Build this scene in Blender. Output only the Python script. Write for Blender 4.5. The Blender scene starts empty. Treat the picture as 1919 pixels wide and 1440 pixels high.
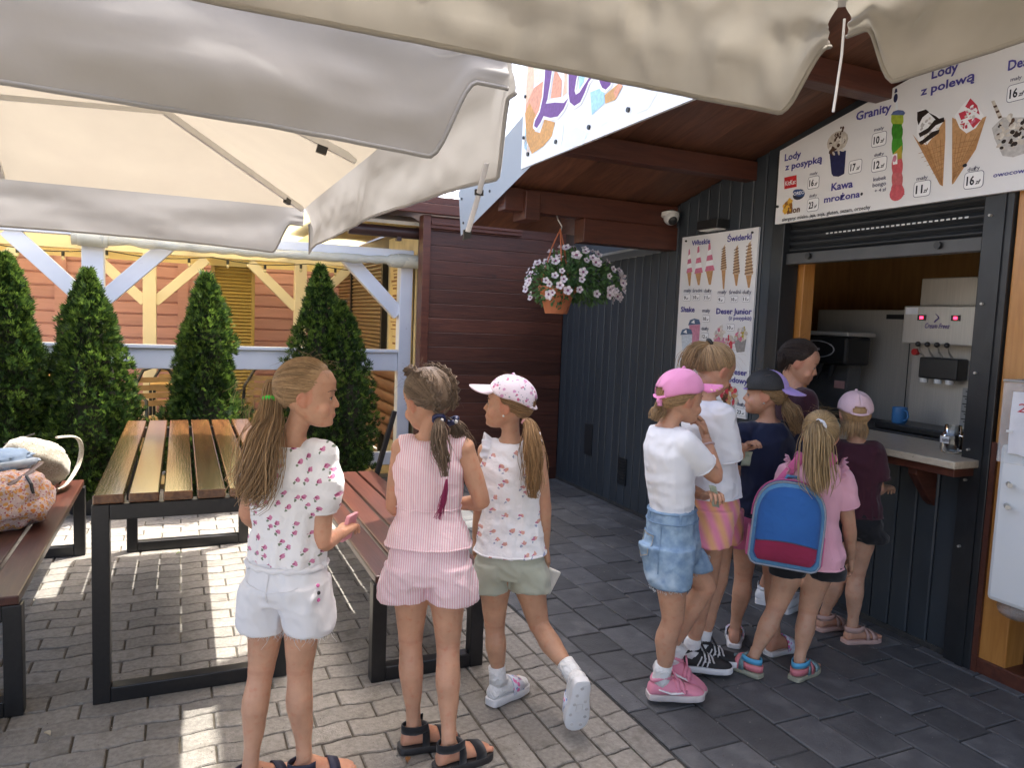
import bpy, bmesh, math, random
from mathutils import Vector, Matrix, noise
V = Vector
R = math.radians
random.seed(7)
scene = bpy.context.scene
col = scene.collection

# ------------------------------------------------------------------ camera
YAW, PITCH, ROLL = R(24.3), R(4.9), R(2.3)
cam_d = bpy.data.cameras.new('camera')
cam = bpy.data.objects.new('camera', cam_d)
col.objects.link(cam)
fwd = V((math.sin(YAW)*math.cos(PITCH), math.cos(YAW)*math.cos(PITCH), -math.sin(PITCH)))
r0 = V((math.cos(YAW), -math.sin(YAW), 0)); u0 = r0.cross(fwd)
crt = r0*math.cos(ROLL) + u0*math.sin(ROLL); cup = u0*math.cos(ROLL) - r0*math.sin(ROLL)
CAM = V((0, 0, 1.5))
cam.matrix_world = Matrix(((crt.x, cup.x, -fwd.x, CAM.x), (crt.y, cup.y, -fwd.y, CAM.y), (crt.z, cup.z, -fwd.z, CAM.z), (0, 0, 0, 1)))
cam_d.sensor_fit = 'HORIZONTAL'; cam_d.sensor_width = 36.0
cam_d.lens = 36.0*1380/1919
cam_d.clip_start = 0.05; cam_d.clip_end = 3000
scene.camera = cam

# ------------------------------------------------------------------ sky, sun, exposure
SUNV = V((.36, .19, 1.0)).normalized()
world = bpy.data.worlds.new('World'); scene.world = world; world.use_nodes = True
wn = world.node_tree.nodes; wl_ = world.node_tree.links
bg = wn['Background']
sky = wn.new('ShaderNodeTexSky'); sky.sky_type = 'NISHITA'; sky.sun_disc = False
sky.sun_elevation = math.asin(SUNV.z); sky.sun_rotation = math.atan2(SUNV.x, SUNV.y)
sky.air_density = .8; sky.dust_density = 6.0; sky.ozone_density = .6
wl_.new(sky.outputs[0], bg.inputs[0]); bg.inputs[1].default_value = 0.15
sun_d = bpy.data.lights.new('sun', 'SUN'); sun_d.energy = 2.2; sun_d.angle = R(0.53); sun_d.color = (1.0, .955, .88)
sun = bpy.data.objects.new('sun', sun_d); col.objects.link(sun)
sun.rotation_euler = (-SUNV).to_track_quat('-Z', 'Y').to_euler(); sun.location = (4, 3, 9)
vs = scene.view_settings
vs.view_transform = 'Standard'; vs.look = 'None'; vs.gamma = 1.0; vs.exposure = 2.45; vs.use_curve_mapping = False
scene.render.engine = 'CYCLES'

# ------------------------------------------------------------------ helpers: objects
WL = {}
def link(o, parent=None, wloc=None):
    col.objects.link(o)
    WL[o.name] = V(wloc) if wloc is not None else V((0, 0, 0))
    if parent is not None:
        o.parent = parent
        o.matrix_parent_inverse = Matrix.Translation(-WL[parent.name])
    return o
def tag(o, label=None, cat=None, group=None, kind=None):
    if label: o['label'] = label
    if cat: o['category'] = cat
    if group: o['group'] = group
    if kind: o['kind'] = kind
    return o
def thing(name, label, cat, loc=(0, 0, 0), group=None):
    o = bpy.data.objects.new(name, None); o.empty_display_size = .1
    o.location = loc
    link(o, None, loc)
    return tag(o, label, cat, group)
def obj(name, me, mat=None, parent=None, loc=None, rot=None, scl=None):
    o = bpy.data.objects.new(name, me)
    if mat is not None and len(me.materials) == 0: me.materials.append(mat)
    if loc is not None: o.location = loc
    if rot is not None: o.rotation_euler = rot
    if scl is not None: o.scale = scl
    link(o, parent, loc)
    return o
def basis_from(axis, up=V((0, 0, 1))):
    a = V(axis).normalized()
    if abs(a.dot(up)) > .98: up = V((0, 1, 0))
    s = a.cross(up).normalized(); u = s.cross(a).normalized()
    return a, s, u

class MB:
    """collects faces of one mesh"""
    def __init__(s): s.v = []; s.f = []; s.m = []; s.cur = 0
    def add(s, vs, fs):
        b = len(s.v); s.v += [tuple(x) for x in vs]
        for f in fs: s.f.append(tuple(i+b for i in f)); s.m.append(s.cur)
        return s
    def box(s, x0, x1, y0, y1, z0, z1):
        vs = [(x0,y0,z0),(x1,y0,z0),(x1,y1,z0),(x0,y1,z0),(x0,y0,z1),(x1,y0,z1),(x1,y1,z1),(x0,y1,z1)]
        return s.add(vs, [(0,3,2,1),(4,5,6,7),(0,1,5,4),(1,2,6,5),(2,3,7,6),(3,0,4,7)])
    def obox(s, c, ax, ay, az):
        c = V(c); ax = V(ax); ay = V(ay); az = V(az)
        vs = [c+ax*i+ay*j+az*k for k in (-1,1) for j in (-1,1) for i in (-1,1)]
        return s.add(vs, [(0,2,3,1),(4,5,7,6),(0,1,5,4),(1,3,7,5),(3,2,6,7),(2,0,4,6)])
    def beam(s, p0, p1, w, h, up=(0,0,1)):
        p0 = V(p0); p1 = V(p1); a, sd, u = basis_from(p1-p0, V(up))
        return s.obox((p0+p1)/2, (p1-p0)/2, sd*w/2, u*h/2)
    def rings(s, rings, cap0=True, cap1=True, closed=True):
        b = len(s.v); n = len(rings[0])
        for r in rings: s.v += [tuple(x) for x in r]
        for i in range(len(rings)-1):
            for j in range(n if closed else n-1):
                k = (j+1) % n
                s.f.append((b+i*n+j, b+i*n+k, b+(i+1)*n+k, b+(i+1)*n+j)); s.m.append(s.cur)
        if cap0: s.f.append(tuple(b+j for j in reversed(range(n)))); s.m.append(s.cur)
        if cap1: s.f.append(tuple(b+(len(rings)-1)*n+j for j in range(n))); s.m.append(s.cur)
        return s
    def tube(s, pts, rad, n=8, cap=True, flat=1.0, up=None):
        pts = [V(p) for p in pts]
        if not hasattr(rad, '__len__'): rad = [rad]*len(pts)
        t = (pts[1]-pts[0]).normalized()
        a, sd, u = basis_from(t, V(up) if up is not None else V((0,0,1)))
        rs = []
        for i, p in enumerate(pts):
            if i == 0: t2 = (pts[1]-pts[0])
            elif i == len(pts)-1: t2 = (pts[-1]-pts[-2])
            else: t2 = (pts[i+1]-pts[i-1])
            if t2.length < 1e-9: t2 = t
            t2 = t2.normalized()
            q = t.rotation_difference(t2); sd = q @ sd; u = q @ u; t = t2
            rs.append([p + sd*(math.cos(2*math.pi*j/n)*rad[i]) + u*(math.sin(2*math.pi*j/n)*rad[i]*flat) for j in range(n)])
        return s.rings(rs, cap, cap)
    def cyl(s, p0, p1, r0_, r1_=None, n=12):
        return s.tube([p0, p1], [r0_, r0_ if r1_ is None else r1_], n)
    def lathe(s, c, prof, n=16, axis=(0,0,1), cap=True):
        a, sd, u = basis_from(V(axis)); c = V(c)
        return s.rings([[c + a*h + (sd*math.cos(2*math.pi*j/n) + u*math.sin(2*math.pi*j/n))*r for j in range(n)] for r, h in prof], cap, cap)
    def ball(s, c, r, n=10, m=6, axes=None):
        c = V(c); ax = axes or (V((1,0,0)), V((0,1,0)), V((0,0,1)))
        if not hasattr(r, '__len__'): r = (r, r, r)
        rs = []
        for i in range(m+1):
            ph = math.pi*(i/m) ; ph = min(max(ph, .02), math.pi-.02)
            rs.append([c + ax[0]*(r[0]*math.sin(ph)*math.cos(2*math.pi*j/n)) + ax[1]*(r[1]*math.sin(ph)*math.sin(2*math.pi*j/n)) - ax[2]*(r[2]*math.cos(ph)) for j in range(n)])
        return s.rings(rs)
    def poly(s, pts2, o, ux, uy, th=0.0, n=None):
        """flat polygon (2D points) at origin o with axes ux, uy, thickness th along normal"""
        o = V(o); ux = V(ux); uy = V(uy); nn = ux.cross(uy).normalized()
        a = [o+ux*p[0]+uy*p[1]+nn*th for p in pts2]
        k = len(a)
        if th <= 0: return s.add(a, [tuple(range(k))])
        b = [o+ux*p[0]+uy*p[1] for p in pts2]
        return s.add(a+b, [tuple(range(k)), tuple(reversed(range(k, 2*k)))] + [(k+i, k+(i+1) % k, (i+1) % k, i) for i in range(k)])
    def grid(s, fn, nu, nv):
        b = len(s.v)
        for i in range(nu+1):
            for j in range(nv+1): s.v.append(tuple(fn(i/nu, j/nv)))
        for i in range(nu):
            for j in range(nv):
                s.f.append((b+i*(nv+1)+j, b+(i+1)*(nv+1)+j, b+(i+1)*(nv+1)+j+1, b+i*(nv+1)+j+1)); s.m.append(s.cur)
        return s
    def mesh(s, name='mesh', smooth=None):
        me = bpy.data.meshes.new(name); me.from_pydata(s.v, [], s.f)
        if any(s.m): me.polygons.foreach_set('material_index', s.m)
        me.update()
        if smooth is not None:
            me.shade_smooth()
            if smooth < 179: me.set_sharp_from_angle(angle=R(smooth))
        return me
    def build(s, name, mat, parent=None, smooth=None, bevel=0, loc=None, solid=0, sub=0):
        me = s.mesh(name, smooth)
        if isinstance(mat, (list, tuple)):
            for m in mat: me.materials.append(m)
        else: me.materials.append(mat)
        o = obj(name, me, None, parent, loc)
        if sub:
            md = o.modifiers.new('subdivision', 'SUBSURF'); md.levels = sub; md.render_levels = sub
        if solid:
            md = o.modifiers.new('solidify', 'SOLIDIFY'); md.thickness = solid; md.offset = 0
        if bevel:
            md = o.modifiers.new('bevel', 'BEVEL'); md.width = bevel; md.segments = 2; md.limit_method = 'ANGLE'; md.angle_limit = R(40)
        return o
def part(name, mat, parent, fn, **k):
    m = MB(); fn(m); return m.build(name, mat, parent, **k)

# ------------------------------------------------------------------ helpers: materials
def nn(nt, t, **k):
    n = nt.nodes.new(t)
    for a, b in k.items(): setattr(n, a, b)
    return n
MATS = {}
def mat(name, c, rough=.6, c2=None, scale=6.0, stretch=(1,1,1), amt=1.0, bump=0.0, bscale=None, metal=0.0, detail=6.0,
        rnd=0.0, spec=.5, trans=0.0, transm=0.0, coat=0.0, sheen=0.0, c3=None, s3=2.0, t3=.55, emit=None, estr=0, alpha=1.0, island=False, w3=.12, distort=0.0, bdist=.01, sss=0.0, ridge=False):
    m = bpy.data.materials.new(name); m.use_nodes = True
    nt = m.node_tree; b = nt.nodes['Principled BSDF']; L = nt.links.new
    tc = nn(nt, 'ShaderNodeTexCoord'); oi = nn(nt, 'ShaderNodeObjectInfo')
    ge = nn(nt, 'ShaderNodeNewGeometry')
    rsum = nn(nt, 'ShaderNodeMath', operation='ADD'); L(oi.outputs['Random'], rsum.inputs[0])
    if island: L(ge.outputs['Random Per Island'], rsum.inputs[1])
    else: rsum.inputs[1].default_value = 0
    fr = nn(nt, 'ShaderNodeMath', operation='FRACT'); L(rsum.outputs[0], fr.inputs[0])
    off = nn(nt, 'ShaderNodeMath', operation='MULTIPLY'); L(fr.outputs[0], off.inputs[0]); off.inputs[1].default_value = 37.0
    va = nn(nt, 'ShaderNodeVectorMath', operation='ADD'); L(tc.outputs['Object'], va.inputs[0]); L(off.outputs[0], va.inputs[1])
    mp = nn(nt, 'ShaderNodeMapping'); L(va.outputs[0], mp.inputs[0]); mp.inputs['Scale'].default_value = stretch
    no = nn(nt, 'ShaderNodeTexNoise'); L(mp.outputs[0], no.inputs['Vector']); no.inputs['Scale'].default_value = scale; no.inputs['Detail'].default_value = detail
    no.inputs['Distortion'].default_value = distort
    cc2 = c2 or tuple(x*.7 for x in c[:3])
    rp = nn(nt, 'ShaderNodeMapRange'); L(no.outputs[0], rp.inputs[0]); rp.inputs[1].default_value = .3; rp.inputs[2].default_value = .7; rp.inputs[4].default_value = amt
    mx = nn(nt, 'ShaderNodeMix', data_type='RGBA'); L(rp.outputs[0], mx.inputs[0])
    mx.inputs[6].default_value = (*c[:3], 1); mx.inputs[7].default_value = (*cc2[:3], 1)
    out = mx.outputs[2]
    if c3:
        n3 = nn(nt, 'ShaderNodeTexNoise'); L(va.outputs[0], n3.inputs['Vector']); n3.inputs['Scale'].default_value = s3; n3.inputs['Detail'].default_value = 4
        r3 = nn(nt, 'ShaderNodeMapRange'); L(n3.outputs[0], r3.inputs[0]); r3.inputs[1].default_value = t3; r3.inputs[2].default_value = t3+w3
        m3 = nn(nt, 'ShaderNodeMix', data_type='RGBA'); L(r3.outputs[0], m3.inputs[0]); L(out, m3.inputs[6]); m3.inputs[7].default_value = (*c3[:3], 1)
        out = m3.outputs[2]
    if rnd:
        hv = nn(nt, 'ShaderNodeHueSaturation'); L(out, hv.inputs['Color'])
        mr = nn(nt, 'ShaderNodeMapRange'); L(fr.outputs[0], mr.inputs[0]); mr.inputs[3].default_value = 1-rnd; mr.inputs[4].default_value = 1+rnd
        L(mr.outputs[0], hv.inputs['Value']); out = hv.outputs[0]
    L(out, b.inputs['Base Color'])
    b.inputs['Roughness'].default_value = rough; b.inputs['Metallic'].default_value = metal
    b.inputs['Specular IOR Level'].default_value = spec
    b.inputs['Transmission Weight'].default_value = transm
    if sss:
        b.inputs['Subsurface Weight'].default_value = sss; b.inputs['Subsurface Radius'].default_value = (.012, .005, .003); b.inputs['Subsurface Scale'].default_value = 1.0
    if coat: b.inputs['Coat Weight'].default_value = coat; b.inputs['Coat Roughness'].default_value = .12
    if sheen: b.inputs['Sheen Weight'].default_value = sheen
    if alpha < 1: b.inputs['Alpha'].default_value = alpha
    if emit: b.inputs['Emission Color'].default_value = (*emit, 1); b.inputs['Emission Strength'].default_value = estr
    if bump:
        bn = nn(nt, 'ShaderNodeTexNoise'); L(mp.outputs[0], bn.inputs['Vector']); bn.inputs['Scale'].default_value = bscale or scale*3; bn.inputs['Detail'].default_value = 5
        if ridge: bn.noise_type = 'RIDGED_MULTIFRACTAL'; bn.inputs['Detail'].default_value = 2.5; bn.inputs['Distortion'].default_value = .8
        bu = nn(nt, 'ShaderNodeBump'); L(bn.outputs[0], bu.inputs['Height']); bu.inputs['Strength'].default_value = bump; bu.inputs['Distance'].default_value = bdist
        L(bu.outputs[0], b.inputs['Normal'])
    if trans:
        tr = nn(nt, 'ShaderNodeBsdfTranslucent'); L(out, tr.inputs[0])
        ms = nn(nt, 'ShaderNodeMixShader'); ms.inputs[0].default_value = trans
        L(b.outputs[0], ms.inputs[1]); L(tr.outputs[0], ms.inputs[2])
        L(ms.outputs[0], nt.nodes['Material Output'].inputs[0])
    MATS[name] = m
    return m
def flat(name, c, rough=.45):
    if min(c) > .7: return mat(name, c, rough, tuple(x*.96 for x in c), scale=20, spec=.3)
    return mat(name, c, rough, tuple(min(1, x*.72) for x in c), scale=55, spec=.3, detail=3)

M = {}
M['paver'] = mat('paver_concrete', (.275,.255,.225), .9, (.185,.17,.148), scale=60, bump=.5, bscale=160, rnd=.16, c3=(.135,.12,.098), s3=11, t3=.57, w3=.22, island=True)
M['slab'] = mat('slab_anthracite', (.062,.064,.068), .6, (.094,.096,.100), scale=14, bump=.35, bscale=120, rnd=.28, c3=(.17,.17,.17), s3=5.5, t3=.55, w3=.3, island=True)
M['sand'] = mat('joint_sand', (.115,.098,.075), .95, (.06,.055,.04), scale=25, bump=.6)
M['jointdark'] = mat('joint_dark', (.026,.026,.026), .95, (.05,.047,.042), scale=20, bump=.6)
M['ground'] = mat('ground_gravel', (.30,.27,.22), .95, (.20,.18,.15), scale=3, bump=.3)
M['anthracite'] = mat('anthracite_cladding', (.037,.046,.055), .42, (.029,.036,.043), scale=5, stretch=(1,1,.3), rnd=.06, bump=.05, bscale=200, c3=(.048,.057,.066), s3=2.2, t3=.56, w3=.3)
M['darkmetal'] = mat('dark_metal_frame', (.030,.033,.036), .35, (.022,.024,.026), scale=8, metal=.3)
M['greypanel'] = mat('pale_grey_panel', (.30,.33,.355), .5, (.27,.30,.325), scale=2)
M['brownboard'] = mat('brown_stained_board', (.088,.029,.017), .5, (.044,.0145,.0095), scale=3, stretch=(1.2,9,14), bump=.25, rnd=.30, c3=(.026,.011,.009), s3=7, t3=.68, w3=.08, distort=.6)
M['redbeam'] = mat('mahogany_beam', (.10,.030,.016), .45, (.06,.018,.011), scale=3, stretch=(1.5,12,12), bump=.2, rnd=.12, distort=.5)
M['ceilplank'] = mat('ceiling_plank', (.20,.083,.045), .5, (.11,.044,.026), scale=3, stretch=(10,1.5,10), bump=.2, rnd=.25, c3=(.02,.009,.006), s3=6, t3=.70, w3=.06, distort=.5)
M['orangewood'] = mat('varnished_pine', (.48,.22,.055), .35, (.36,.145,.03), scale=3, stretch=(14,14,1.2), coat=.3, rnd=.1, c3=(.14,.05,.015), s3=8, t3=.72, w3=.06, distort=.7)
M['white'] = mat('white_painted_wood', (.78,.80,.84), .45, (.70,.72,.77), scale=4, stretch=(1,1,1), bump=.1, c3=(.52,.53,.55), s3=14, t3=.70)
M['pinkboard'] = mat('pink_painted_board', (.52,.29,.30), .6, (.46,.255,.26), scale=3, stretch=(1,10,14), bump=.15, rnd=.08)
M['yellowcloth'] = mat('yellow_tarpaulin', (.88,.78,.44), .6, (.84,.74,.40), scale=2, trans=.36)
M['ochre'] = mat('ochre_metal', (.36,.255,.075), .4, (.30,.21,.06), scale=4, rnd=.05)
M['tanshutter'] = mat('bronze_shutter', (.20,.135,.07), .42, (.17,.11,.055), scale=4, rnd=.06)
M['cloth_v'] = mat('valance_shade_grey', (.385,.38,.375), .85, (.36,.355,.35), scale=5, trans=.27, bump=.15, bscale=5, bdist=.02, sheen=.2)  # same cloth as the canopy, greyed for the shade on the flaps
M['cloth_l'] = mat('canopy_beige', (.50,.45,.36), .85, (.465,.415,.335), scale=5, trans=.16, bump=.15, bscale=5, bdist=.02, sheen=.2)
M['cloth_r'] = mat('canopy_taupe', (.345,.32,.272), .85, (.30,.278,.235), scale=4, trans=.24, bump=1.0, bscale=4.5, bdist=.05, sheen=.2, ridge=True)
M['alu'] = mat('white_aluminium', (.68,.67,.64), .35, (.62,.61,.58), scale=5, metal=.2)
M['steel'] = mat('brushed_steel', (.48,.455,.405), .38, (.41,.39,.35), scale=4, stretch=(40,40,1), metal=.35)
M['black'] = mat('black_plastic', (.018,.018,.018), .4, (.012,.012,.012), scale=10)
M['blackmetal'] = mat('black_powder_coat', (.016,.016,.017), .33, (.011,.011,.012), scale=60, bump=.05)
M['tablewood'] = mat('varnished_table_plank', (.19,.085,.032), .18, (.085,.034,.015), scale=2.5, stretch=(16,1.0,16), coat=.8, rnd=.22, bump=.12, distort=.7)
M['benchwood'] = mat('varnished_bench_plank', (.075,.022,.013), .34, (.040,.012,.009), scale=2.5, stretch=(16,1.0,16), coat=.25, rnd=.2, bump=.12, distort=.6)
M['print'] = mat('printed_white_board', (.76,.755,.74), .38, (.72,.715,.70), scale=3, spec=.4)
M['glass'] = mat('clear_glass', (.95,.97,.96), .03, transm=1.0)
M['acryl'] = mat('clear_acrylic', (.9,.93,.93), .08, alpha=.22)
M['plasticwrap'] = mat('rolled_clear_plastic', (.72,.70,.58), .22, (.58,.56,.45), scale=14, stretch=(1,8,8), alpha=.75, bump=.8, bscale=20)
# ================================================================== THE SETTING
def nz(x, y=0, z=0): return noise.noise(V((x, y, z)))
gr = MB(); gr.add([(-400,-400,-.07),(400,-400,-.07),(400,400,-.07),(-400,400,-.07)], [(0,1,2,3)])
tag(gr.build('ground', M['ground']), kind='structure')

# ---- beige wave pavers
pv = part('pavement', M['sand'], None, lambda m: m.box(-5, 1.0, .6, 6.6, -.06, -.008))
tag(pv, kind='structure')
PL, PW = .225, .1125
def wave(x):
    t = (x/PL) % 1.0
    k = [(0, 0), (.14, 0), (.30, 1), (.62, 1), (.78, 0), (1, 0)]
    for (a, va_), (b, vb) in zip(k, k[1:]):
        if a <= t <= b: return .011*(va_ + (vb-va_)*(t-a)/(b-a)) - .0055
    return 0
def paver_mesh(x0, x1, w, wavy_x=True, n=9, gap=.0035, flipw=False, ph=0.0):
    """paver centred at 0; long wavy edges along x"""
    b = MB(); L2 = (x1-x0)/2
    top = []; bot = []
    for i in range(n):
        x = -L2 + gap + (2*L2-2*gap)*i/(n-1)
        wv = wave(x + ph)
        top.append((x, w/2-gap+wv)); bot.append((x, -w/2+gap+wv))
    lo = bot + top[::-1]
    k = len(lo)
    cx = .004
    def shr(p):
        return (p[0]*(1-cx/L2), p[1]*(1-cx/(w/2)))
    vs = [(p[0], p[1], -.03) for p in lo] + [(p[0], p[1], -.004) for p in lo] + [(*shr(p), 0) for p in lo]
    fs = [tuple(range(2*k, 3*k))]
    for i in range(k):
        j = (i+1) % k
        fs += [(i, j, k+j, k+i), (k+i, k+j, 2*k+j, 2*k+i)]
    b.add(vs, fs); return b
pm = [paver_mesh(0, PL, PW, ph=0).mesh('paver'), paver_mesh(0, PL, PW, ph=PL/2).mesh('paver')]
for me in pm: me.materials.append(M['paver'])
cells = []; cells_half = []
for k in range(54):
    for i in range(-24, 5):
        x = (i + (.5 if k % 2 else 0))*PL; y = .75 + k*PW
        if x + PL/2 > 1.02: continue
        cells.append((x, y, k % 2))
def vis(x, y):
    v = V((x, y, 0)) - CAM; d = v.dot(fwd)
    if d < .5: return 1e9
    px = 960 + 1380*v.dot(crt)/d; py = 720 - 1380*v.dot(cup)/d
    return d if (-90 < px < 2000 and py < 1500) else 1e6 + d
cells.sort(key=lambda c: vis(c[0], c[1]))
rs = random.Random(3)
stuff = MB()
for q, (x, y, p) in enumerate(cells):
    dz = rs.uniform(-.002, .002); rz = rs.uniform(-.006, .006)
    if q < 300:
        o = obj('paver', pm[p], None, pv, (x, y, dz), (rs.uniform(-.006, .006), rs.uniform(-.006, .006), rz))
    elif vis(x, y) < 1e5 or (y < 3 and q % 1 == 0):
        src = pm[p]; b = len(stuff.v)
        stuff.v += [(v.co.x+x, v.co.y+y, v.co.z+dz) for v in src.vertices]
        for f in src.polygons: stuff.f.append(tuple(i+b for i in f.vertices)); stuff.m.append(0)
o = stuff.build('pavers_beyond', M['paver'], pv); tag(o, kind='stuff')
# ---- edge strip: courses turned the other way beside the dark slabs
half = paver_mesh(0, PL/2, PW, n=6, ph=PL/4).mesh('paver'); half.materials.append(M['paver'])
for k in range(1, 54, 2):
    y = .75 + k*PW
    if y > 1.5: obj('paver', half, None, None, (0,0,0)) if False else cells_half.append(y)
pe = part('pavement_edge', M['sand'], None, lambda m: m.box(1.0, 1.585, .6, 6.2, -.06, -.008)); tag(pe, kind='structure')
hm = paver_mesh(0, PW, .1125, n=6, ph=.05).mesh('paver'); hm.materials.append(M['paver'])
fm = paver_mesh(0, PW, .225, n=6, ph=.05).mesh('paver'); fm.materials.append(M['paver'])
for y in cells_half: obj('paver', half, None, pe, (.9565, y, rs.uniform(-.002, .002)))
for c in range(5):
    y = 1.75 + (.11 if c % 2 else 0); x = 1.0145 + .1135*c + .057
    while y < 6.1:
        big = rs.random() < .35
        L_ = .225 if big else .1125
        obj('paver', fm if big else hm, None, pe, (x, y + L_/2, rs.uniform(-.002, .002)), (rs.uniform(-.006, .006), rs.uniform(-.006, .006), 0))
        y += L_
# ---- dark slab paving
sp = part('slab_pavement', M['jointdark'], None, lambda m: m.box(1.586, 3.9, -1.0, 6.9, -.06, -.008)); tag(sp, kind='structure')
def slab_mesh(w, l):
    b = MB(); g = .004; c = .004
    x, y = w/2-g, l/2-g
    b.add([(-x,-y,-.03),(x,-y,-.03),(x,y,-.03),(-x,y,-.03),(-x,-y,-c),(x,-y,-c),(x,y,-c),(-x,y,-c),(-x+c,-y+c,0),(x-c,-y+c,0),(x-c,y-c,0),(-x+c,y-c,0)],
          [(0,1,5,4),(1,2,6,5),(2,3,7,6),(3,0,4,7),(4,5,9,8),(5,6,10,9),(6,7,11,10),(7,4,8,11),(8,9,10,11)])
    me = b.mesh('slab'); me.materials.append(M['slab']); return me
SW = .193; sl = {l: slab_mesh(SW, l) for l in (.2, .265, .3)}
edge_sl = slab_mesh(.10, .265)
x = 1.59
for c in range(10):
    w = .10 if c == 0 else SW
    y = 1.35 - rs.random()*.25
    while y < 6.75:
        l = .265 if c == 0 else rs.choice((.265, .265, .3, .2))
        if x + w/2 < 3.36: obj('slab', edge_sl if c == 0 else sl[l], None, sp, (x + w/2, y + l/2, rs.uniform(-.0025, .0025)), (rs.uniform(-.006, .006), rs.uniform(-.006, .006), 0))
        y += l
    x += w

# ================================================================== KIOSK
WX = 3.3
def zr(y): return 2.38 + .24*(4.54 - y) if y > 1.0 else 2.38 + .24*(4.54 - 1.0) - .24*(1.0 - y)
kiosk = thing('kiosk', 'dark grey clad ice cream kiosk with open serving window and wooden porch roof', 'kiosk', (WX, 4, 0))
wall = MB()
wall.box(WX+.012, WX+.09, 3.5, 6.25, 0, 2.0); wall.box(WX+.082, WX+.12, 4.61, 6.5, 2.03, 2.6)
wall.box(WX+.012, WX+.09, 2.07, 3.5, 0, .9)
# gable infill following the roof
for y0, y1, zb in ((3.5, 4.6, 2.0), (2.07, 3.5, 2.14)):
    wall.add([(WX+.012,y0,zb),(WX+.012,y1,zb),(WX+.012,y1,zr(y1)),(WX+.012,y0,zr(y0)),(WX+.09,y0,zb),(WX+.09,y1,zb),(WX+.09,y1,zr(y1)),(WX+.09,y0,zr(y0))],
             [(0,3,2,1),(4,5,6,7),(0,1,5,4),(1,2,6,5),(2,3,7,6),(3,0,4,7)])
wall.box(WX+.012, WX+.09, 1.0, 2.07, 2.2, 3.2); wall.box(WX+.012, WX+.09, -3, 1.0, 0, 2.4)
wall = wall.build('wall', M['anthracite'], kiosk)
PWD = .108
def panel_mesh():
    b = MB(); h = PWD/2-.003; c = .008
    prof = [(-h, .012), (-h, .004), (-h+c, 0), (h-c, 0), (h, .004), (h, .012)]
    b.rings([[(p[1], p[0], 0) for p in prof], [(p[1], p[0], 1) for p in prof]], True, True)
    me = b.mesh('panel'); me.materials.append(M['anthracite']); return me
pmesh = panel_mesh()
def panel(y, z0, z1): obj('panel', pmesh, None, wall, (WX, y, z0), None, (1, 1, z1-z0))
y = 6.2 - PWD/2
while y > 3.5:
    panel(y, .02, zr(y)-.01 if y < 4.55 else 2.06-.035*(y-4.62)); y -= PWD
while y > 2.22:
    panel(y, .02, .885); y -= PWD
part('plinth', M['jointdark'], kiosk, lambda m: m.box(WX-.004, WX+.02, 2.07, 6.2, 0, .03))
part('air_vent', M['darkmetal'], kiosk, lambda m: [m.box(WX-.012, WX, 4.98, 5.1, .2, .42)] + [m.box(WX-.018, WX-.012, 4.99, 5.09, .22+.024*i, .232+.024*i) for i in range(8)])
part('hatch', M['darkmetal'], kiosk, lambda m: m.box(WX-.006, WX, 5.55, 5.68, .34, .62), bevel=.004)
part('soffit', M['greypanel'], kiosk, lambda m: m.add([(WX-.22,4.63,2.064),(WX+.08,4.63,2.064),(WX+.08,6.19,2.008),(WX-.22,6.19,2.008),(WX-.22,4.63,2.084),(WX+.08,4.63,2.084),(WX+.08,6.19,2.028),(WX-.22,6.19,2.028)], [(0,3,2,1),(4,5,6,7),(0,1,5,4),(1,2,6,5),(2,3,7,6),(3,0,4,7)]))
# window frame
part('window_frame', M['darkmetal'], kiosk, lambda m: (m.box(WX-.03, WX+.10, 2.07, 2.2, .0, 2.6)), bevel=.004)
part('window_frame', M['darkmetal'], kiosk, lambda m: (m.box(WX-.03, WX+.10, 3.40, 3.50, .9, 2.55)), bevel=.004)
part('frame_strip', M['darkmetal'], kiosk, lambda m: (m.box(WX-.038, WX-.03, 2.10, 2.135, .0, 2.55)))
part('screw', M['steel'], kiosk, lambda m: [m.cyl((WX-.044, 2.165, z), (WX-.03, 2.165, z), .006, n=8) for z in (.55, .86, 1.0, 1.35, 1.66, 2.05)])
sh = MB()
for k in range(6):
    z = 1.965 + k*.038
    sh.rings([[(WX+.03-.012*math.sin(math.pi*t), yy, z+.037*t) for t in (0, .2, .4, .6, .8, 1)] for yy in (2.2, 3.4)], False, False, False)
shutter = part('shutter', M['darkmetal'], kiosk, lambda m: m.box(WX+.032, WX+.05, 2.2, 3.4, 1.93, 2.5))
for k in range(6):
    z = 1.968 + k*.038
    b = MB(); b.rings([[(WX+.028-.013*math.sin(math.pi*t), yy, z+.036*t) for t in (0, .2, .4, .6, .8, 1)] for yy in (2.2, 3.4)], False, False, False)
    b.build('slat', M['darkmetal'], shutter, smooth=60)
part('bottom_bar', mat('grey_aluminium', (.075,.075,.074), .4, (.06,.06,.06), metal=.3), shutter, lambda m: m.box(WX-.002, WX+.05, 2.2, 3.4, 1.90, 1.966), bevel=.004)
part('stop_bolt', M['black'], shutter, lambda m: m.cyl((WX-.02, 2.42, 1.94), (WX-.002, 2.42, 1.94), .018, n=10))
part('stop_bolt', M['black'], shutter, lambda m: m.cyl((WX-.02, 3.22, 1.94), (WX-.002, 3.22, 1.94), .018, n=10))
part('hole_light_plate', mat('perforation_daylight', (.8,.8,.75), .5), shutter, lambda m: [m.box(WX+.0135, WX+.016, 2.30+.030*i, 2.317+.030*i, 2.058, 2.066) for i in range(28)])  # pale plates stand in for daylight coming through the slat holes
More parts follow.
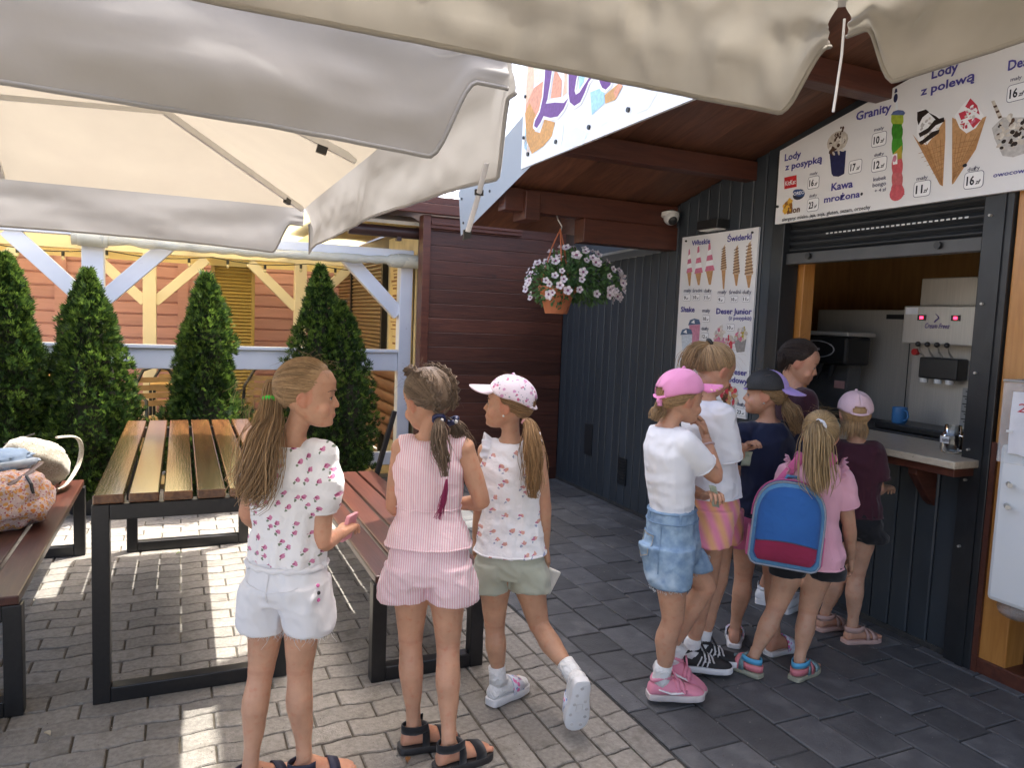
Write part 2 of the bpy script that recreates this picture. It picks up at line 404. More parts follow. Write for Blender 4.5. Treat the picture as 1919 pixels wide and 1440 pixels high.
# counter
part('counter_top', mat('pale_laminate', (.52,.45,.34), .3, (.42,.35,.25), scale=26, stretch=(2,1,2), c3=(.30,.24,.16), s3=50, t3=.62), kiosk, lambda m: m.box(3.10, 3.62, 2.11, 3.40, .925, .96), bevel=.005)
part('counter_edge', M['redbeam'], kiosk, lambda m: m.box(3.13, 3.29, 2.13, 3.40, .885, .924), bevel=.003)
for yy in (2.40, 3.2):
    part('bracket', M['redbeam'], kiosk, lambda m: m.poly([(0,0),(-.15,0),(-.15,-.03),(-.03,-.17),(0,-.19)], (WX, yy-.03, .885), (1,0,0), (0,0,1), .045), bevel=.004)
# interior room
room = M['orangewood']
dk = mat('ochre_interior_boards', (.46,.27,.10), .55, (.36,.20,.07), scale=3, stretch=(8,8,1.2), rnd=.1)
part('inner_wall', dk, kiosk, lambda m: (m.box(5.4, 5.46, .8, 4.9, 0, 2.6), m.box(WX+.1, 5.4, 4.8, 4.86, 0, 2.6), m.box(WX+.1, 5.4, .7, .76, 0, 2.6), m.box(WX+.1, 5.4, .76, 4.8, 2.5, 2.56)))
part('floor', mat('interior_floor', (.20,.10,.045), .4, (.14,.07,.03)), kiosk, lambda m: m.box(WX+.02, 5.4, .76, 4.8, .0, .06))
part('window_lining', M['orangewood'], kiosk, lambda m: m.box(WX+.11, WX+.20, 3.36, 3.42, .96, 1.93), bevel=.004)
part('door_post', M['orangewood'], kiosk, lambda m: (m.box(WX-.01, WX+.12, 1.93, 2.065, .04, 2.6)), bevel=.005)
part('door_trim', M['redbeam'], kiosk, lambda m: (m.box(WX-.025, WX+.02, 2.045, 2.069, .0, 1.05)))
part('threshold', M['redbeam'], kiosk, lambda m: m.box(WX-.02, WX+.12, 1.0, 2.06, 0, .07), bevel=.006)
# porch roof: planks, purlins, beams, deck
deck = MB()
for ya, yb in ((5.28, 1.0), (1.0, -3.2)):
    za, zb = zr(ya), zr(yb)
    deck.add([(1.9,ya,za+.03),(6.6,ya,za+.03),(6.6,yb,zb+.03),(1.9,yb,zb+.03),(1.9,ya,za+.07),(6.6,ya,za+.07),(6.6,yb,zb+.07),(1.9,yb,zb+.07)],
             [(0,1,2,3),(4,7,6,5),(0,4,5,1),(1,5,6,2),(2,6,7,3),(3,7,4,0)])
roof = deck.build('roof', mat('roof_sheet', (.10,.045,.035), .5, (.08,.035,.03)), kiosk)
plen = math.hypot(4.28, 4.28*.24)
b = MB(); b.box(-.0535, .0535, 0, plen, 0, .022)
plk = b.mesh('plank'); plk.materials.append(M['ceilplank'])
for k in range(13):
    o = obj('plank', plk, None, roof, (1.96 + .1085*k, 5.28, zr(5.28)+.004), (math.atan(-.24), 0, math.pi))
    o.rotation_euler = (math.atan(.24), 0, math.pi)
for yy, hh in ((3.70, .15), (2.7, .15), (1.7, .15)):
    part('purlin', M['redbeam'], roof, lambda m: m.box(1.93, WX+.01, yy, yy+.10, zr(yy)-hh+.01, zr(yy+.1)+.002), bevel=.006)
part('eaves_beam', M['redbeam'], kiosk, lambda m: m.box(1.93, WX+.005, 4.50, 4.62, 2.225, 2.375), bevel=.006)
part('eaves_beam', M['redbeam'], kiosk, lambda m: m.box(2.52, WX+.008, 4.488, 4.625, 2.06, 2.224), bevel=.006)
part('rafter_end', M['redbeam'], kiosk, lambda m: m.box(2.06, 2.17, 4.46, 4.66, 2.17, 2.36), bevel=.006)
part('gable_fascia', M['greypanel'], kiosk, lambda m: m.poly([(-5.28,2.44),(-5.2,2.11),(-1.0,3.21),(-1.0,3.6)], (1.885,0,0), (0,-1,0), (0,0,1), .0) or m.poly([(-5.28,2.44),(-5.2,2.11),(-1.0,3.21),(-1.0,3.6)], (1.90,0,0), (0,-1,0), (0,0,1), .014))
part('rivet', M['black'], kiosk, lambda m: [m.cyl((1.878, yy, zz), (1.89, yy, zz), .009, n=8) for yy, zz in ((4.65,2.45),(4.66,2.36),(5.15,2.2),(5.2,2.38))])

# ================================================================== BROWN HUT (back wall)
hut = thing('wooden_hut', 'dark brown stained board hut wall behind the hanging flower basket', 'hut', (2.6, 6.3, 0))
hw = part('wall', M['brownboard'], hut, lambda m: m.box(1.93, 3.31, 6.222, 6.3, 0, 2.37))
b = MB()
b.rings([[(x, p[0], p[1]) for p in ((.022,0),(.002,0),(0,.003),(0,.120),(.002,.123),(.022,.123))] for x in (0, 1.33)], True, True)
bm_ = b.mesh('board'); bm_.materials.append(M['brownboard'])
for k in range(18): obj('board', bm_, None, hw, (1.965, 6.2, .12+k*.1255))
part('plinth', M['brownboard'], hut, lambda m: m.box(1.965, 3.30, 6.20, 6.24, 0, .118))
part('corner_post', M['redbeam'], hut, lambda m: m.box(1.895, 1.965, 6.17, 6.30, 0, 2.38), bevel=.005)
part('fascia', M['redbeam'], hut, lambda m: m.box(1.25, 3.3, 6.12, 6.18, 2.385, 2.47), bevel=.005)
part('head_rail', M['redbeam'], hut, lambda m: (m.box(1.965, 2.83, 6.17, 6.199, 2.27, 2.36), m.box(1.965, 2.83, 6.155, 6.199, 2.30, 2.325)), bevel=.003)
part('roof', M['redbeam'], hut, lambda m: m.box(1.2, 3.4, 6.13, 9.0, 2.475, 2.53))
part('side_wall', M['brownboard'], hut, lambda m: m.box(2.06, 2.10, 6.31, 12.0, 0, 2.37))

# ================================================================== GAZEBO
gz = thing('gazebo', 'white timber gazebo with yellow fabric roof behind the conifers', 'gazebo', (.6, 6.6, 0))
GY = 6.6
for xx, w in ((-.62, .15), (1.865, .115), (-3.1, .15)):
    part('post', M['white'], gz, lambda m: m.box(xx-w/2, xx+w/2, GY-w/2, GY+w/2, 0, 2.02), bevel=.006)
part('top_beam', M['white'], gz, lambda m: m.box(-4, 1.93, GY-.05, GY+.05, 2.02, 2.10), bevel=.006)
part('rail', M['white'], gz, lambda m: m.box(-4, 1.805, GY-.03, GY+.03, 1.0, 1.165), bevel=.006)
part('rail_cap', M['white'], gz, lambda m: m.box(-4, 1.805, GY-.05, GY+.04, 1.167, 1.195), bevel=.004)
part('rail', M['white'], gz, lambda m: m.box(-4, 1.805, GY-.03, GY+.03, .13, .25), bevel=.006)
for xx, s in ((-.62, -1), (-.62, 1), (1.865, -1), (-3.1, 1)):
    part('brace', M['white'], gz, lambda m: m.beam((xx+.05*s, GY-.012*s, 1.52), (xx+.56*s, GY-.012*s, 2.03), .08, .12), bevel=.005)
ygt = mat('yellow_shade_timber', (.75,.68,.54), .5, (.69,.62,.48), scale=4, bump=.1)  # white timber tinted with the yellowish shade under the fabric roof
for xx in (-.33, 1.35, -2.2):
    part('back_post', ygt, gz, lambda m: m.box(xx-.07, xx+.07, 9.43, 9.57, 0, 2.1), bevel=.006)
    for s in (-1, 1):
        part('back_brace', ygt, gz, lambda m: m.beam((xx+.05*s, 9.5, 1.55), (xx+.6*s, 9.5, 2.08), .08, .11), bevel=.005)
part('back_beam', ygt, gz, lambda m: m.box(-5, 2.0, 9.44, 9.56, 2.1, 2.25), bevel=.006)
for xx in (-.98, .12, 1.2):
    part('cross_beam', ygt, gz, lambda m: m.box(xx-.04, xx+.04, GY+.07, 9.43, 2.17, 2.28), bevel=.005)
part('fabric_roof', M['yellowcloth'], gz, lambda m: m.grid(lambda u, v: (-5+7.05*u, GY-.2+3.9*v, 2.33+.06*math.sin(v*math.pi)+.012*math.sin(u*60)), 60, 8), smooth=180)
part('fabric_skirt', M['yellowcloth'], gz, lambda m: m.grid(lambda u, v: (-5+7.05*u, 9.62+.02*math.sin(u*70), 2.02+.3*v), 60, 3), smooth=180)
rl = MB(); pts = []; rad = []
for i in range(90):
    t = i/89; x = -.75 + 2.68*t
    pts.append((x, GY-.13, 2.0 - .02*math.sin(t*3) + .01*nz(x*9))); rad.append(.038 + .014*nz(x*7, 3) + (.02 if i > 80 or i < 8 else 0))
part('rolled_window', M['plasticwrap'], gz, lambda m: m.tube(pts, rad, 12), smooth=60)
for xx in (-.6, 1.86):
    part('roll_end', mat('cream_vinyl', (.66,.62,.48), .5), gz, lambda m: m.tube([(xx-.11, GY-.13, 1.995), (xx+.09, GY-.13, 1.99)], .06, 14), smooth=50)
part('awning_cassette', mat('dark_brown_awning', (.035,.016,.014), .4, (.05,.022,.018), scale=4), gz, lambda m: (m.tube([(1.30, GY-.2, 2.235), (1.93, GY-.2, 2.235)], .05, 14), m.box(1.72, 1.76, GY-.23, GY-.17, 2.16, 2.24)), smooth=50)
part('eaves_sheet', mat('cream_sheet', (.70,.66,.56), .5), gz, lambda m: m.add([(1.0,GY-.24,2.33),(1.94,GY-.24,2.33),(1.94,GY+.1,2.42),(1.0,GY+.1,2.42),(1.0,GY-.24,2.30),(1.94,GY-.24,2.30),(1.94,GY+.1,2.39),(1.0,GY+.1,2.39)], [(0,1,2,3),(4,7,6,5),(0,4,5,1),(2,6,7,3),(1,5,6,2),(0,3,7,4)]))
part('side_panel', mat('cream_panel', (.70,.62,.42), .5), gz, lambda m: m.box(1.995, 2.03, GY+.05, 7.7, 0, 2.3))

# pink hut behind
ph = thing('pink_hut', 'pink painted board wall behind the gazebo', 'hut', (0, 10.2, 0))
pw = part('wall', M['pinkboard'], ph, lambda m: m.box(-5.5, 2.05, 10.23, 10.4, 0, 2.6))
b = MB(); b.rings([[(x, p[0], p[1]) for p in ((.03,0),(.012,0),(0,.02),(0,.14),(.02,.148),(.03,.148))] for x in (0, 7.5)], True, True)
bm2 = b.mesh('board'); bm2.materials.append(M['pinkboard'])
for k in range(14): obj('board', bm2, None, pw, (-5.48, 10.2, .05+.15*k))
for xx in (-1.3, .02, -3.2): part('batten', M['pinkboard'], pw, lambda m: m.box(xx-.06, xx+.06, 10.17, 10.199, 0, 2.2))
def shutter_panel(name, parent, frame, mats, x0, x1, y, z0, z1, pitch):
    s = part(name, mats, parent, lambda m: (m.box(x0, x0+.04, y-.03, y+.03, z0, z1), m.box(x1-.04, x1, y-.03, y+.03, z0, z1), m.box(x0+.04, x1-.04, y, y+.02, z0, z1)))
    b = MB(); b.rings([[(x, -.02*math.sin(math.pi*t), pitch*.95*t) for t in (0,.25,.5,.75,1)] for x in (x0+.04, x1-.04)], False, False, False)
    me = b.mesh('slat', 60); me.materials.append(mats)
    n = int((z1-z0)/pitch)
    for k in range(n): obj('slat', me, None, s, (0, y-.002, z0+k*pitch))
    return s
os_ = thing('roller_shutter', 'ochre slatted roller shutter standing before the pink wall', 'shutter', (.56, 9.65, 0))
shutter_panel('frame', os_, None, M['ochre'], .33, .83, 9.68, 0, 2.2, .042)
bs = thing('roller_shutter', 'bronze slatted shutters along the right side of the gazebo', 'shutter', (1.96, 9, 0))
bf = part('frame', M['blackmetal'], bs, lambda m: [m.box(1.93, 1.985, yy-.03, yy+.03, 0, 2.2) for yy in (7.72, 9.3, 11.0)])
for ya, yb in ((7.76, 9.26), (9.34, 10.15)):
    b = MB(); b.rings([[(-.022*math.sin(math.pi*t), yy, .043*t) for t in (0,.25,.5,.75,1)] for yy in (ya, yb)], False, False, False)
    me = b.mesh('slat', 60); me.materials.append(M['tanshutter'])
    for k in range(49): obj('slat', me, None, bs, (1.965, 0, .05+.044*k))
logs = thing('log_panel', 'low brown log siding beside the white gazebo post', 'siding', (1.9, 7.1, 0))
for k in range(6):
    part('log', mat('log_brown', (.20,.09,.045), .5, (.14,.06,.03), scale=3, stretch=(8,1,8)) if k == 0 else MATS['log_brown'], logs, lambda m: m.tube([(1.90, 6.7, .35+.115*k), (1.90, 7.66, .35+.115*k)], .06, 10), smooth=60)
pst = thing('poster', 'printed menu sheet coloured by the yellow roof light, hanging inside the gazebo by the right post', 'poster', (1.97, 7.1, 1))
part('sheet', mat('yellow_lit_paper', (.74,.58,.30), .6), pst, lambda m: m.box(1.975, 1.985, 6.72, 7.55, 1.0, 2.05))  # yellow light under the fabric roof is mixed into the paper colour
pr_ = MB(); rp_ = random.Random(5)
for k in range(26):
    for c in range(3):
        if rp_.random() < .8:
            yy = 6.76 + c*.26; ln = rp_.uniform(.08, .2)
            pr_.box(1.972, 1.974, yy, yy+ln, 1.03+.037*k, 1.03+.037*k+rp_.choice((.010, .010, .02)))
pr_.build('lettering', mat('brown_print', (.25,.10,.03), .6), pst)
# string lights
stl = thing('string_lights', 'string of small bulbs along the back beam of the gazebo', 'lights', (-.5, 9.3, 2.1))
pts = [(-3 + 5*i/60, 9.35, 2.10 - .05*abs(math.sin(i/60*math.pi*4.5))) for i in range(61)]
part('cable', M['black'], stl, lambda m: m.tube(pts, .006, 5))
blb = mat('clear_bulb', (.9,.85,.6), .1, alpha=.5)
for i in range(2, 60, 5):
    p = V(pts[i])
    k = part('socket', M['black'], stl, lambda m: m.cyl(p, p-V((0,0,.05)), .016, n=8))
    part('bulb', blb, k, lambda m: m.ball(p-V((0,0,.072)), (.018,.018,.024), 10, 8), smooth=180)
# distant roof seen in the gap
dr = thing('distant_house', 'far house roof with pale ribbed sheets in the gap', 'house', (4, 14, 0))
rfd = part('roof', mat('pale_roof_sheet', (.62,.62,.64), .5), dr, lambda m: m.add([(2.4,12,3.0),(9,12,3.0),(9,16,4.4),(2.4,16,4.4)], [(0,1,2,3)]))
for k in range(22): part('rib', mat('roof_rib', (.42,.42,.45), .5) if k == 0 else MATS['roof_rib'], rfd, lambda m: m.beam((2.45+.3*k, 12, 3.01), (2.45+.3*k, 16, 4.41), .04, .04))
part('wall', M['greypanel'], dr, lambda m: m.box(2.6, 9, 12.2, 16, 0, 3.0))
# ================================================================== PARASOLS
def parasol(name, label, cx, cy, half, ze, za, vh, cloth, seed, amp, slots, rib_m, vcloth=None, side_h=1.0):
    t = thing(name, label, 'parasol', (cx, cy, 0), 'large square parasols')
    def canopy(u, v):
        m_ = max(abs(u), abs(v)); k = min(abs(u), abs(v))/max(m_, 1e-6)
        z = ze + (za-ze)*(1-m_) + .035*math.sin(math.pi*m_)*(-1)*math.sin(math.pi*k)
        if m_ > .93: z -= .03*((m_-.93)/.07)**2
        return V((cx+u*half, cy+v*half, z + .02 - .03*max(0, abs(u*v)-.8)))
    c = MB(); c.grid(lambda a, b_: canopy(2*a-1, 2*b_-1), 36, 36)
    c.build('canopy', cloth, t, smooth=180)
    for sd in range(4):
        def val(a, b_, sd=sd):
            s = 2*a-1
            h = vh*(1.0 if sd in (0, 2) else side_h)
            e = abs(s)
            if amp > .03: h *= 1-.16*(1-e**2.5)
            s0, s1 = slots[0] if sd in (0, 2) else slots[1]
            if e > s0:
                q = min(1, (e-s0)/(s1-s0)); q = q*q*(3-2*q); h = h*(1-.64*q)
            d = b_*h
            w = amp*(nz(s*(5 if amp < .03 else 2.6)+seed, b_*(2.2 if amp < .03 else 1.5), sd*9.1)*1.3 + (.5 if amp < .03 else .22)*nz(s*13+seed, b_*5, sd*3.3))*min(1, b_*2.2)
            if amp < .03: w += amp*.55*(1-2.5*abs(nz(s*9+seed, b_*2.0+s*3, sd*2.1)))*min(1, b_*2.5) + amp*.3*(1-2.5*abs(nz(s*21+seed, b_*4.0-s*5, sd*2.1)))*min(1, b_*2.5)
            if amp < .03: w *= 1-.8*b_*b_
            w += .018*math.sin(min(1, b_)*math.pi*.5) * (1-b_*.6)
            lift = .02*(1-min(1, b_*6))
            ix = half + w + (.012*b_)
            zz = ze - d - .012 + .004
            if sd == 0: p = (cx+s*half, cy-ix, zz)
            elif sd == 1: p = (cx+ix, cy+s*half, zz)
            elif sd == 2: p = (cx-s*half, cy+ix, zz)
            else: p = (cx-ix, cy-s*half, zz)
            return p
        vm = MB(); vm.grid(lambda a, b_: val(a, b_), 240, 14)
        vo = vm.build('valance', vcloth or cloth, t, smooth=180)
        hem = MB(); hem.tube([V(val(i/240, 1.0)) for i in range(241)], .0055, 5)
        hem.build('hem', vcloth or cloth, vo, smooth=180)
    hubz = za - .12
    part('pole', M['alu'], t, lambda m: m.cyl((cx, cy, 0), (cx, cy, za+.02), .032, n=14), smooth=50)
    part('base', M['blackmetal'], t, lambda m: m.box(cx-.18, cx+.18, cy-.18, cy+.18, .0, .08), bevel=.01)
    part('hub', rib_m, t, lambda m: m.cyl((cx, cy, hubz-.06), (cx, cy, hubz+.06), .07, n=14), smooth=40)
    part('runner', rib_m, t, lambda m: m.cyl((cx, cy, hubz-.55), (cx, cy, hubz-.43), .06, n=14), smooth=40)
    for k in range(8):
        a = k*math.pi/4
        dx, dy = math.cos(a), math.sin(a); s = 1/max(abs(dx), abs(dy))
        e = V((cx+dx*s*half*.99, cy+dy*s*half*.99, ze - (.02 if k % 2 else 0)))
        h0 = V((cx+dx*.06, cy+dy*.06, hubz))
        r_ = part('rib', rib_m, t, lambda m: m.beam(h0, e, .018, .03))
        md = h0.lerp(e, .5)
        part('strut', rib_m, r_, lambda m: m.beam((cx+dx*.06, cy+dy*.06, hubz-.49), md, .014, .02))
        part('rib_tip', M['black'], r_, lambda m: m.beam(e-V((dx, dy, 0))*.16 + V((0,0,.03)), e-V((dx, dy, 0))*.12 + V((0,0,.02)), .022, .030))
    return t
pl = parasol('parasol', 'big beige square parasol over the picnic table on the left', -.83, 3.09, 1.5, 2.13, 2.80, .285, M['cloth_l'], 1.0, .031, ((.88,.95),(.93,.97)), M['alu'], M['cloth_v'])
pn = parasol('parasol', 'crumpled taupe parasol edge hanging close above the camera at the top right', -.09, -.165, 1.5, 2.288, 2.96, .275, M['cloth_r'], 5.0, .026, ((.90,1.0),(.905,.965)), M['alu'], None, .80)
# cord and strap hanging from the parasols
part('cord', M['white'], pn, lambda m: m.tube([(1.385, 1.30, 2.22), (1.385, 1.30, 2.14), (1.378, 1.30, 2.07), (1.372, 1.30, 2.01)], .003, 6))
part('strap', mat('white_webbing', (.75,.75,.78), .6), pl, lambda m: m.tube([(.66,1.66,1.87),(.665,1.72,1.80),(.66,1.77,1.72)], .007, 6, flat=.3))
part('buckle', M['black'], pl, lambda m: m.obox((.665,1.715,1.81), (.011,0,0), (0,.003,.0), (0,0,.007)))
part('buckle', M['black'], pl, lambda m: m.obox((.66,1.775,1.715), (.010,0,.004), (0,.004,.0), (0,0,.013)))

# ================================================================== TABLE AND BENCHES
def leg_frame(m, x0, x1, y, z, w=.06):
    m.box(x0, x0+w, y, y+w, 0, z); m.box(x1-w, x1, y, y+w, 0, z)
    m.box(x0+w, x1-w, y+.001, y+w-.001, 0.001, w); m.box(x0+w, x1-w, y+.001, y+w-.001, z-w, z-.001)
table = thing('picnic_table', 'long varnished plank picnic table with black square steel legs', 'table', (.08, 4.0, 0))
for yy in (3.03, 4.93):
    part('leg_frame', M['blackmetal'], table, lambda m: leg_frame(m, -.30, .40, yy, .765), bevel=.004)
part('side_rail', M['blackmetal'], table, lambda m: (m.box(-.298, -.25, 3.10, 4.92, .71, .764), m.box(.35, .398, 3.10, 4.92, .71, .764)))
b = MB(); b.box(-.0515, .0515, -.98, .98, 0, .035); tp = b.mesh('plank'); tp.materials.append(M['tablewood'])
for k in range(6):
    o = obj('plank', tp, None, table, (-.244 + .1176*k, 4.01, .767)); md = o.modifiers.new('bevel', 'BEVEL'); md.width = .005; md.segments = 2
def bench(label, x0, x1, y0, y1, back, npl):
    t = thing('bench', label, 'bench', ((x0+x1)/2, (y0+y1)/2, 0), 'plank benches beside the picnic table')
    for yy in (y0, y1-.06):
        part('leg_frame', M['blackmetal'], t, lambda m: leg_frame(m, x0, x1, yy, .415), bevel=.004)
    w = (x1-x0)/npl
    b = MB(); b.box(-w/2+.008, w/2-.008, -(y1-y0)/2, (y1-y0)/2, 0, .034); me = b.mesh('plank'); me.materials.append(M['benchwood'])
    for k in range(npl):
        o = obj('plank', me, None, t, (x0+w*(k+.5), (y0+y1)/2, .416)); md = o.modifiers.new('bevel', 'BEVEL'); md.width = .005; md.segments = 2
    s = back; xb = x1 if s > 0 else x0
    for yy in (y0+.03, y1-.03):
        part('back_support', M['blackmetal'], t, lambda m: m.beam((xb, yy, .40), (xb+.12*s, yy, .86), .04, .03), bevel=.003)
    for z in ((.62, .78) if back < 0 else ()):
        part('back_plank', M['benchwood'], t, lambda m: m.obox((xb+.12*s*(z-.40)/.46-.02*s, (y0+y1)/2, z), (.012, 0, .004), (0, (y1-y0)/2, 0), (-.014*s, 0, .055)), bevel=.004)
    return t
bench('dark red plank bench behind the girl in the pink striped set', .71, 1.20, 2.85, 4.87, 1, 4)
bench('dark red plank bench carrying the bags at the left edge', -1.04, -.52, 3.04, 5.0, -1, 4)
